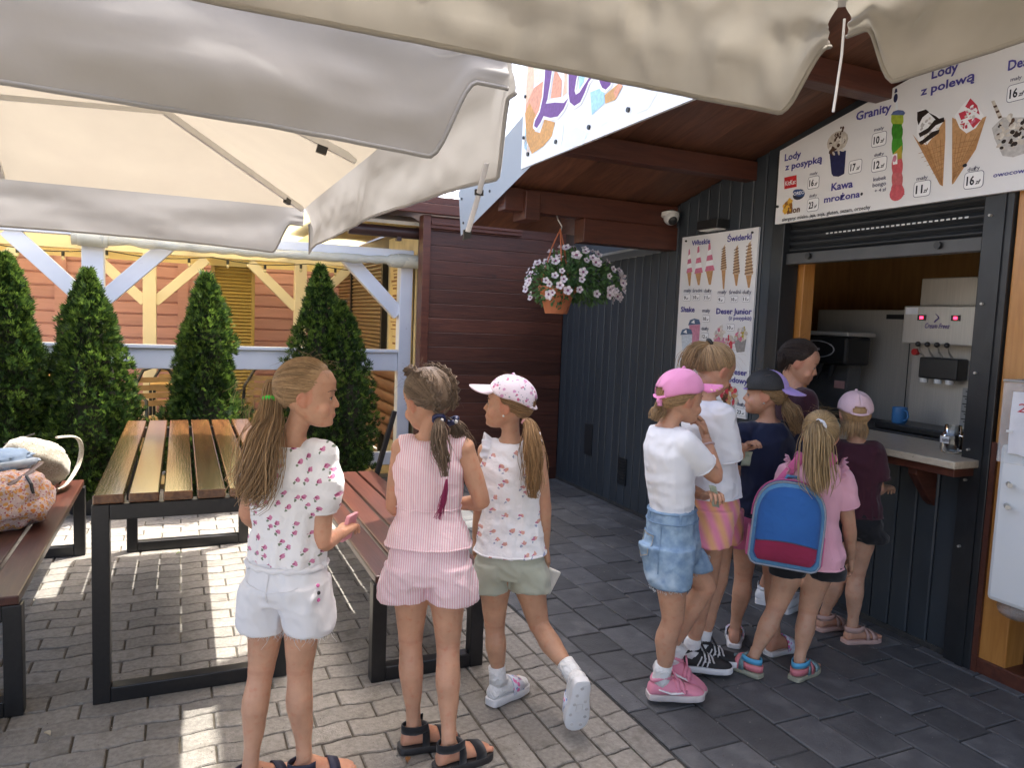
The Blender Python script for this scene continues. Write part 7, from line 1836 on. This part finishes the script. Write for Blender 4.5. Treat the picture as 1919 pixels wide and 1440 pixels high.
part('earring', M['pearl'], p.t, lambda m: m.ball(p.F.P(-.35,-.01,.30), .0045, 8, 6), smooth=180)
slp = spotmat('slide_print', (.62,.64,.72), [((.70,.16,.36), .9, .38), ((.20,.30,.55), 1.1, .3), ((.8,.8,.8), 1.4, .22)], 42, bump=0)
for sd in 'LR':
    s = flipflop(p, sd, WRUB, WRUB, slp, -.028); sock(p, s, SOCK, p.footo[sd], p.fr[sd], .125, True)
o, fr = p.footo['R'], p.fr['R']
for x_, y_ in ((-.02,.13),(.015,.135),(.028,.10),(-.03,.085),(.03,.065),(-.02,.04),(.02,.03),(0,-.03),(-.015,.0)):
    part('stud', mat('sole_stud', (.60,.58,.57), .5) if 'sole_stud' not in MATS else MATS['sole_stud'], s, lambda m: m.lathe(offs(fr, o, x_, y_, -.0265, p.k), [(.007,0),(.006,.003),(.001,.003)], 10, axis=-fr[2]))
part('sole_mark', MATS['sole_stud'], s, lambda m: m.tube([offs(fr, o, x_, y_, -.029, p.k) for x_, y_ in ((-.012,.04),(.012,.04),(.012,.07),(-.012,.07),(-.012,.04))], .0012, 4))
pch = thing('pouch', 'small white pouch held by the girl in sage shorts', 'pouch', (1.30, 2.49, .5))
hc = p.J['haR'] - Z*.03
part('pouch_body', fabric('cream_canvas', (.66,.64,.58), None, .3), pch, lambda m: m.obox(hc - Z*.045 + CF*.01, (CR*.9 - Z*.35).normalized()*.036, (Z*.9 + CR*.4).normalized()*.052, (CF + CR*.2).normalized()*.009), bevel=.008)
part('motif', MATS['coral_clip'], pch, lambda m: m.ball(hc - Z*.065 - CF*.003 - CR*.01, (.006,.003,.008), 8, 6), smooth=180)

# ---- 4: pink cap, white tee, denim shorts
p = Person('g4', 'girl in pink cap, white tee and frayed denim shorts with hand at mouth', 70, -4, 0, .196, 1.02, .92, .0055, (.53,.295,.19))
gfeet(p, dict(L=105, R=84), .024)
p.J['anL'].z += .05; p.footo['L'] = p.footo['L'] + V((0,0,.035)); p.fr['L'] = p.foot_frame('L', 100, 22)
p.body((('L', .95, (0,-.3,1)), ('R', .9, tuple(CR))), {})
p.top('tee', WH, .27, [(0,.92),(.33,.93),(.42,1.03),(.55,1.06),(.8,1.06),(1,1.04)], .010, .62, [(0,.058),(.5,.058),(1,.056)], .0045, .99, .006, 4, 8, True, False)
for sd in 'LR':
    a_ = p.arm(sd, .28, .308, 2); tie_ring(p, 'sleeve_hem', WH, a_[2][0], a_[2][0]-a_[0][0], .0515, .0035)
DEN = mat('denim_blue', (.30,.42,.54), .85, (.13,.22,.35), scale=26, detail=9, bump=.7, bscale=12, bdist=.02, ridge=True, c3=(.55,.64,.70), s3=7, t3=.56, w3=.25)
s4 = p.shorts('shorts', DEN, .245, (1.0, 1.12), .345, .012, .004, .006, 4)
p.fringe(s4, THR, .245, 1.19, .010, 150, 4, .0009)
def ringtube(p, t, grow, th, n=44):
    c, r, f, w, d = p.st(t); e = ell(c, r, f, w+grow, d+grow, n); return e + e[:1]
DSE = mat('denim_seam_dark', (.12,.20,.31), .85, (.20,.30,.42), scale=30)
for t_ in (.335, .26): part('waistband_seam', DSE, s4, lambda m: m.tube(ringtube(p, t_, .0155, 0), .0028, 5))
for a_ in (0.5, -.9, 2.3, 3.6):
    c, r, f, w, d = p.st(.30); q = c + r*(w+.017)*math.cos(a_) + f*(d+.017)*math.sin(a_)
    part('belt_loop', DEN, s4, lambda m: m.obox(q, Z*.022, (-r*math.sin(a_) + f*math.cos(a_))*.006, (r*math.cos(a_) + f*math.sin(a_))*.003), bevel=.002)
c, r, f, w, d = p.st(-.02)
pk = []
for u_, v_ in ((-.5,.5),(.5,.5),(.5,-.25),(0,-.5),(-.5,-.25),(-.5,.5)):
    a_ = R(-46) + u_*.95; cc, rr_, ff_, ww, dd = p.st(.06 + v_*.21); e_ = .9
    ca_, sa_ = math.cos(a_), math.sin(a_); pk.append(cc + rr_*((ww+.018)*math.copysign(abs(ca_)**e_, ca_)) + ff_*((dd+.018)*math.copysign(abs(sa_)**e_, sa_)))
pk = snap(s4, p.hip, dense(pk)); part('pocket', DSE, s4, lambda m: m.tube(pk, .0024, 5))
pk2 = snap(s4, p.hip, [lerp(q, sum(pk, V((0,0,0)))/len(pk), .10) for q in pk]); part('pocket_stitch', MATS.get('tan_stitch') or mat('tan_stitch', (.45,.36,.20), .8), s4, lambda m: m.tube(pk2, .0012, 4))
cc_, rr_, ff_, ww, dd = p.st(.2)
sm_ = snap(s4, p.hip, dense([p.st(t_)[0] + p.hr*(p.st(t_)[3]+.02) - Z.cross(p.hr)*.004 for t_ in (.25,.15,.05,-.05,-.12)])); part('side_seam', DSE, s4, lambda m: m.tube(sm_, .0022, 5))
bk_ = snap(s4, p.hip, dense([p.st(t_)[0] - Z.cross(p.hr)*(p.st(t_)[4]+.02) for t_ in (.25,.15,.05,-.04)])); part('back_seam', DSE, s4, lambda m: m.tube(bk_, .0022, 5))
h = MB(); HM = hairmat('hair_light_blonde', (.42,.28,.14), (.30,.18,.085)); scalp(p, h); sweep(p, h, (180, -24), 420, 17)
tail(h, [p.F.hp(R(180), R(-22), 1.0), mm((1690,2348,1180)), mm((1672,2343,1158)), mm((1664,2350,1130))], 120, [(0,.015),(.4,.028),(1,.016)], 18, .0021, .004, 8); flyaways(p, h, 20, 19)
h.build('hair', HM, p.t, smooth=180)
PKC = fabric('pink_cap_cotton', (.76,.31,.52), (.68,.26,.46), .3)
brp = spotmat('pink_brim_print', (.76,.24,.48), [((.50,.30,.14), .8, .34), ((.85,.65,.35), 1.0, .16), ((.25,.08,.14), 1.7, .12)], 30, bump=0)
cp = cap(p, 'cap', PKC, brp, 0, 180, 1.10, .52, -.02, (25, 3, -18))
part('bow', PKC, cp, lambda m: (m.ball(p.F.hp(R(172), R(-22), 1.12), (.014,.010,.014), 10, 6), m.tube([p.F.hp(R(172), R(-22), 1.12), p.F.hp(R(170), R(-32), 1.22)], [.006,.012], 6)), smooth=180)
part('bracelet', mat('pale_beads', (.70,.52,.52), .4), p.t, lambda m: (lambda q: m.tube([q[1][0] + (basis_from(q[2][0]-q[0][0])[1]*math.cos(2*math.pi*i/16) + basis_from(q[2][0]-q[0][0])[2]*math.sin(2*math.pi*i/16))*.0245 for i in range(17)], [.0035+.001*(i % 2) for i in range(17)], 6))(p.arm('R', .88, .95, 2)))
PKS = mat('pink_suede', (.70,.27,.36), .75, (.62,.22,.30), scale=12, bump=.2); 
for sd in 'LR':
    s = sneaker(p, p.footo[sd], p.fr[sd], PKS, mat('dirty_white_sole', (.62,.56,.54), .6, (.50,.44,.42), scale=12) if sd == 'L' else MATS['dirty_white_sole'], SOCK)
    for sx in (-1, 1): part('side_stripe', WRUB, s, lambda m: m.tube([offs(p.fr[sd], p.footo[sd], sx*.040, -.03, .045, p.k), offs(p.fr[sd], p.footo[sd], sx*.043, .02, .030, p.k), offs(p.fr[sd], p.footo[sd], sx*.045, .06, .033, p.k), offs(p.fr[sd], p.footo[sd], sx*.040, .09, .026, p.k)], [.004,.008,.007,.003], 6, flat=.5))
    for i in range(2): band(p, s, 'velcro_strap', PKS, p.footo[sd], p.fr[sd], .05+.022*i, .016, .011, .03)
def banknote(label, c, ax, ay):
    t = thing('banknote', label, 'banknote', c, 'banknotes held by the girls'); nrm = V(ax).cross(V(ay)).normalized()
    part('note', mat('banknote_paper', (.42,.44,.34), .7, (.26,.33,.25), scale=60) if 'banknote_paper' not in MATS else MATS['banknote_paper'], t, lambda m: m.grid(lambda u, v: V(c) + V(ax)*(u-.5) + V(ay)*(v-.5) + nrm*(.008*abs(u-.5)+.003*math.sin(v*7)), 6, 6), smooth=180, solid=.0008)
banknote('folded banknotes in the lower hand of the girl in the pink cap', p.J['haL'] + CR*.004 - CF*.018 - Z*.005, CR*.022 - CF*.02, Z*.085 - CR*.02)

# ---- 5: white tee, orange and pink striped shorts, black trainers
p = Person('g5', 'girl with high ponytail in loose white tee and pink orange shorts behind the pink cap', 62, -28, 0, .203, 1.04, .92, .006, (.50,.28,.18))
gfeet(p, dict(L=95, R=92), .024)
p.body((('L', .9, (0,0,1)), ('R', .8, tuple(-CF))), {})
p.top('tee', WH, .16, [(0,1.16),(.4,1.18),(.8,1.12),(1,1.04)], .014, .92, [(0,.060),(.5,.066),(1,.070)], .006, .99, .007, 5, 7)
p.shorts('shorts', stripes('pink_orange_stripe', (.76,.25,.38), (.78,.40,.20), .055, (0, R(25), YAW), .7, .3, 3), .20, (1.1, 1.34), .22, .014, .006, .007, 5)
h = MB(); HM = hairmat('hair_golden', (.44,.30,.155), (.29,.18,.085)); scalp(p, h); sweep(p, h, (178, 40), 520, 21, .0021, 1.05)
tail(h, [p.F.hp(R(178), R(40), 1.04), *[mm(q) for q in [(1975,2505,1415),(1946,2501,1385),(1932,2507,1333),(1934,2517,1270)]]], 190, [(0,.010),(.2,.026),(.6,.034),(1,.014)], 22, .0021, .006, 12); flyaways(p, h, 30, 23)
h.build('hair', HM, p.t, smooth=180)
tie_ring(p, 'hair_tie', M['black'], p.F.hp(R(178), R(40), 1.07), mm((1960,2503,1400)) - p.F.hp(R(178), R(40), 1.04), .015, .007)
BSU = mat('black_suede', (.016,.016,.017), .8, (.024,.024,.024), scale=12)
for sd in 'LR': sneaker(p, p.footo[sd], p.fr[sd], BSU, WRUB, SOCK, WRUB)
banknote('green banknote in the raised hand of the girl with the high ponytail', p.J['haR'] - CF*.03 - Z*.03, CR*.04, Z*.065 + CR*.01)

# ---- 6: black mesh cap worn backwards, navy tee, pink shorts
p = Person('g6', 'girl in navy tee and pink shorts wearing a black and lilac cap backwards', -74, 2, 0, .196, .98, .93, .006, (.50,.275,.178))
gfeet(p, dict(L=18, R=58), .02)
p.body((('L', .7, (0,0,1)), ('R', .7, (0,0,1))), p.fr)
p.top('tee', fabric('navy_cotton', (.013,.019,.050), (.010,.014,.038)), .03, [(0,1.16),(.4,1.16),(.8,1.10),(1,1.04)], .012, .66, [(0,.058),(.5,.060),(1,.062)], .006, .99, .007, 6, 8)
p.shorts('shorts', fabric('pink_jersey', (.66,.19,.35), (.58,.15,.30), .5, 20), .245, (1.12, 1.36), .15, .014, .006, .007, 6)
h = MB(); HM = hairmat('hair_wheat', (.36,.235,.115), (.24,.14,.06)); scalp(p, h); sweep(p, h, (178, -22), 420, 25)
tail(h, [p.F.hp(R(178), R(-20), 1.0), *[mm(q) for q in [(2525,2524,1160),(2538,2508,1128),(2554,2500,1080),(2577,2501,1018)]]], 170, [(0,.016),(.4,.036),(1,.018)], 26, .0022, .010, 12); flyaways(p, h, 20, 27)
h.build('hair', HM, p.t, smooth=180)
MESH = mat('black_mesh', (.014,.014,.014), .7, (.03,.028,.026), scale=260, bump=.4, bscale=400, bdist=.002); LIL = fabric('lilac_cotton', (.42,.31,.66), (.36,.26,.58), .2)
cap(p, 'cap', [MESH, LIL], LIL, 180, 0, 1.085, .40, .16, (14, 2, -4), lambda dd: dd > 138)
part('earring', M['steel'], p.t, lambda m: m.ball(p.F.P(-.35,-.01,.30), .005, 8, 6), smooth=180)
for sd in 'LR': flipflop(p, sd, WRUB, WRUB, slp, -.02)

# ---- 7: dark haired girl at the counter
p = Person('g7', 'dark haired girl looking down at the counter, mostly hidden behind the others', 112, -16, 0, .205, 1.06, .95, .006, (.50,.27,.175))
gfeet(p, dict(L=30, R=45), .024)
p.body((('L', .7, (0,0,1)), ('R', .7, (0,0,1))), {})
p.top('tee', fabric('wine_cotton', (.045,.014,.022)), .0, [(0,1.1),(1,1.04)], .012, .6, [(0,.056),(1,.058)], .005, .97, .008, 7)
p.shorts('shorts', BLK, .28, (1.1, 1.25), .16, .013, .005, .008, 7)
h = MB(); HM = hairmat('hair_dark_brown', (.030,.017,.011), (.016,.009,.006)); scalp(p, h, 90, 1.02); sweep(p, h, (178, -2), 420, 29, .0021, 1.05)
tail(h, [p.F.hp(R(178), R(-2), 1.04), mm((2690,2740,1365)), mm((2688,2760,1300))], 90, [(0,.012),(.5,.03),(1,.02)], 30, .0022, .005, 8); flyaways(p, h, 30, 33)
h.build('hair', HM, p.t, smooth=180)
for sd in 'LR':
    o, fr = p.footo[sd], p.fr[sd]
    s = part('clog', WRUB, p.t, lambda m: m.rings(p.foot_rings(o, fr, .012, p.k, .0, .062)), smooth=180)
    sole(p, s, 'sole', WRUB, o, fr, -.024, .006, .014); heel_strap(p, s, 'heel_strap', WRUB, o, fr, .06, .018)
    for i in range(4): part('vent_hole', M['black'], s, lambda m: m.ball(offs(fr, o, -.018+.012*i, .09, .047, p.k), (.004,.004,.003), 6, 4))

# ---- 8: pink top, small blue backpack, white scrunchie
p = Person('g8', 'girl in pink frilled top carrying a blue backpack with wavy blonde ponytail', 18, -4, 0, .194, .90, .97, .006, (.52,.30,.195))
gfeet(p, dict(L=-38, R=48), .02)
p.body((('L', .6, tuple(-p.sr)), ('R', .9, tuple(p.sr))), p.fr)
PNK = fabric('pink_jersey_light', (.76,.42,.50), (.70,.36,.44), .5, 18)
t8 = p.top('top', PNK, -.08, [(-.1,1.2),(0,1.13),(.3,1.04),(.8,1.06),(1,1.05)], .011, .60, [(0,.062),(.5,.066),(1,.064)], .006, .99, .007, 8)
for sd, sg in (('L', -1), ('R', 1)):
    sh_ = p.J['sh'+sd]; fw = Z.cross(p.sr)
    def rf(u, v, sg=sg, sh_=sh_, fw=fw):
        a = R(-80 + 175*u); rad_ = -fw*math.sin(a) + Z*math.cos(a)
        base = sh_ + rad_*.060 - p.sr*sg*.002
        env = min(1, 6*u, 6*(1-u))
        return base + (p.sr*sg*.018 + rad_*.024)*v*env + p.sr*sg*(.008*v*math.sin(u*44)) + rad_*.004*v*math.sin(u*30)
    m_ = MB(); m_.grid(rf, 60, 5); m_.build('ruffle', PNK, t8, smooth=180, solid=.002)
p.shorts('shorts', BLK, .18, (1.06, 1.12), .14, .010, .004, .007, 8)
h = MB(); HM = hairmat('hair_pale_gold', (.50,.355,.18), (.34,.22,.095)); scalp(p, h); sweep(p, h, (182, 22), 620, 35, .0022, 1.04)
G8 = [p.F.hp(R(182), R(22), 1.05), *[mm(q) for q in [(2368,2210,1112),(2340,2175,1058),(2329,2156,975),(2337,2150,910),(2361,2152,838)]]]
tail(h, G8, 300, [(0,.012),(.15,.026),(.4,.048),(.75,.046),(1,.022)], 36, .0024, .024, 18, 1.6, .12); flyaways(p, h, 50, 37, .025)
h.build('hair', HM, p.t, smooth=180)
tie_ring(p, 'scrunchie', WH, lerp(G8[0], G8[1], .35), G8[1]-G8[0], .019, .010)
part('hair_clip', mat('teal_clip', (.12,.30,.30), .3), p.t, lambda m: m.tube([p.F.hp(R(70), R(40), 1.04), p.F.hp(R(82), R(28), 1.05), p.F.hp(R(88), R(14), 1.05)], .004, 6))
BLS = mat('blue_sandal', (.10,.42,.68), .5); CORS = mat('coral_sandal', (.72,.22,.25), .5); OLV = mat('worn_sole', (.36,.36,.27), .8, (.28,.27,.20), scale=14); GRS = mat('grey_teal_sandal', (.22,.34,.36), .6)
for sd in 'LR':
    o, fr = p.footo[sd], p.fr[sd]
    s = sole(p, p.t, 'sandal', OLV, o, fr, -.02, .003, .009)
    band(p, s, 'strap', GRS, o, fr, .105, .05, .006); band(p, s, 'strap', CORS, o, fr, .055, .022, .008); band(p, s, 'strap', GRS, o, fr, .03, .024, .007)
    heel_strap(p, s, 'heel_strap', BLS, o, fr, .058, .026, .03); heel_strap(p, s, 'heel_counter', CORS, o, fr, .025, .03, .02)
# backpack
bp = thing('blue_backpack', 'small blue and pink school backpack on the back of the girl in pink', 'backpack', (2.29, 2.21, .51))
bo = mm((2302,2262,705)); bn_ = (-CF*.96 - CR*.28).normalized(); br_ = bn_.cross(Z).normalized()*-1; br_ = (br_ if br_.dot(CR) > 0 else -br_)
bu_ = (Z*.99 + br_*.06 - bn_*.10).normalized(); br_ = (br_ - bu_*br_.dot(bu_)).normalized(); bn_ = br_.cross(bu_)
if bn_.dot(-CF) < 0: bn_ = -bn_
def arch(w, h_, n=18):
    pts = [(-w, -h_+.03), (-w+.012, -h_+.008), (-w+.03, -h_)] + [(w-.03, -h_), (w-.012, -h_+.008), (w, -h_+.03)]
    for i in range(n+1):
        a = math.pi*i/n; pts.append((w*math.copysign(abs(math.cos(a))**.75, math.cos(a)), h_-.16 + .16*abs(math.sin(a))**.8))
    return pts
BW, BH = .138, .175
def bpo(x, y, z): return bo + br_*x + bu_*y + bn_*z
BPB = fabric('backpack_blue', (.10,.25,.42), (.08,.20,.36), .3, 60); BPN = fabric('backpack_royal', (.03,.12,.36), (.025,.10,.30), .15, 60); BPM = fabric('backpack_maroon', (.28,.025,.07), (.23,.02,.055), .15, 60); BPP = fabric('backpack_pink', (.70,.16,.34), (.62,.13,.28), .3, 60)
mn = part('main_compartment', BPB, bp, lambda m: m.rings([[bpo(x*g, y*g, z) for x, y in arch(BW, BH)] for z, g in ((-.055,.93),(-.045,1.0),(.03,1.02),(.05,1.0),(.058,.95))]), smooth=50)
fp_ = part('front_panel', BPN, mn, lambda m: m.rings([[bpo(x*g*.90, y*g*.90, z + .004*nz(x*14, y*14, 2)) for x, y in arch(BW, BH)] for z, g in ((.055,1.0),(.064,.985),(.072,.93),(.080,.80),(.086,.58),(.089,.34),(.090,.1))]), smooth=60)
bv_ = BVHTree.FromPolygons([v.co[:] for v in fp_.data.vertices], [tuple(q.vertices) for q in fp_.data.polygons])
def bpf(u, v):
    y = -.153 + .078*v; x = (-.119 + .238*u)*(1 if v > .35 else .86+.4*v); y += .012*(1-(2*u-1)**2)*v
    h_ = bv_.ray_cast(bpo(x, y, .2), -bn_); return (h_[0] if h_[0] is not None else bpo(x, y, .06)) + bn_*.0018
part('bottom_panel', BPM, mn, lambda m: m.grid(bpf, 24, 10), smooth=180)
part('panel_zip', MATS.get('zip_tape') or mat('zip_tape', (.05,.07,.12), .6), mn, lambda m: m.tube([bpf(i/24, 1.0) + bn_*.001 for i in range(25)], .0022, 5))
part('piping', mat('grey_piping', (.30,.33,.38), .5), mn, lambda m: m.tube([bpo(x*1.005, y*1.005, .052) for x, y in arch(BW, BH)] + [bpo(*[q*1.005 for q in arch(BW, BH)[0]], .052)], .0045, 6), smooth=60)
part('zip', BPP, mn, lambda m: m.tube([bpo(x*1.035, y*1.035, .0) for x, y in arch(BW, BH)[5:]], .004, 6), smooth=60)
for sx in (-1, 1):
    part('side_pocket', BPP, mn, lambda m: m.obox(bpo(sx*(BW+.004), -.09, 0), br_*.008, bu_*.062, bn_*.038), bevel=.006)
    shj = p.J['shR' if sx > 0 else 'shL']
    part('shoulder_strap', BPP, bp, lambda m: m.tube(crom([bpo(sx*.05, .155, -.04), lerp(p.neck, shj, .62) + Z*.062 - Z.cross(p.sr)*.03, lerp(p.neck, shj, .66) + Z*.04 + Z.cross(p.sr)*.085, lerp(p.neck, shj, .78) - Z*.10 + Z.cross(p.sr)*.13, bpo(sx*.13, -.12, -.10)], 20), .020, 8, flat=.3, up=Z.cross(p.sr)), smooth=60)
part('grab_loop', BPB, bp, lambda m: m.tube([bpo(-.03, .168, -.02), bpo(-.02, .195, -.02), bpo(.02, .195, -.02), bpo(.03, .168, -.02)], .007, 6), smooth=60)
part('hanging_strap', BPB, bp, lambda m: m.tube([bpo(.165, -.0, -.06), bpo(.172, -.06, -.05), bpo(.168, -.125, -.05)], .017, 8, flat=.35), smooth=60)

# ---- 9: pale pink cap, maroon tee
p = Person('g9', 'girl in pale pink cap, maroon tee and black shorts leaning on the counter', 12, -4, 0, .190, .93, .96, .006, (.54,.315,.21))
gfeet(p, dict(L=64, R=74), .02)
p.body((('L', .7, (0,0,1)), ('R', .8, (0,0,1))), p.fr)
p.top('tee', fabric('maroon_cotton', (.058,.016,.026), (.046,.012,.02)), .14, [(0,1.02),(.4,1.05),(.8,1.08),(1,1.05)], .012, .72, [(0,.064),(.5,.068),(1,.070)], .006, .99, .007, 9)
p.shorts('shorts', BLK, .14, (1.08, 1.12), .2, .010, .004, .007, 9)
h = MB(); HM = hairmat('hair_straw', (.48,.32,.16), (.33,.20,.09)); scalp(p, h); F = p.F; rn = random.Random(41)
for i in range(330):
    az = R(rn.choice((1,-1))*rn.uniform(75, 180)); a = F.hp(az, R(rn.uniform(-20, 10)), 1.0); b_ = F.hp(az, R(-42), 1.0)
    e = b_ - Z*rn.uniform(.03, .075) + (s_ := (b_-F.P(0,0,.5)).normalized())*rn.uniform(-.012,.014); strand(h, crom([a, b_, lerp(b_, e, .5) + s_*rn.uniform(-.004,.006), e], 7), .0021)
h.build('hair', HM, p.t, smooth=180)
cap(p, 'cap', fabric('pale_pink_cotton', (.74,.53,.55), (.70,.48,.50), .3, 30), MATS['pale_pink_cotton'] if 'pale_pink_cotton' in MATS else WH, 0, 180, 1.085, .40, .08, (18, 2, -16))
BEI = mat('blush_sandal', (.52,.34,.29), .6, (.46,.29,.25), scale=9)
for sd in 'LR':
    o, fr = p.footo[sd], p.fr[sd]
    s = sole(p, p.t, 'sandal', BEI, o, fr, -.02, .003, .009); band(p, s, 'strap', BEI, o, fr, .10, .03, .006); band(p, s, 'strap', BEI, o, fr, .06, .02, .006); heel_strap(p, s, 'heel_strap', BEI, o, fr, .055, .028, .035)
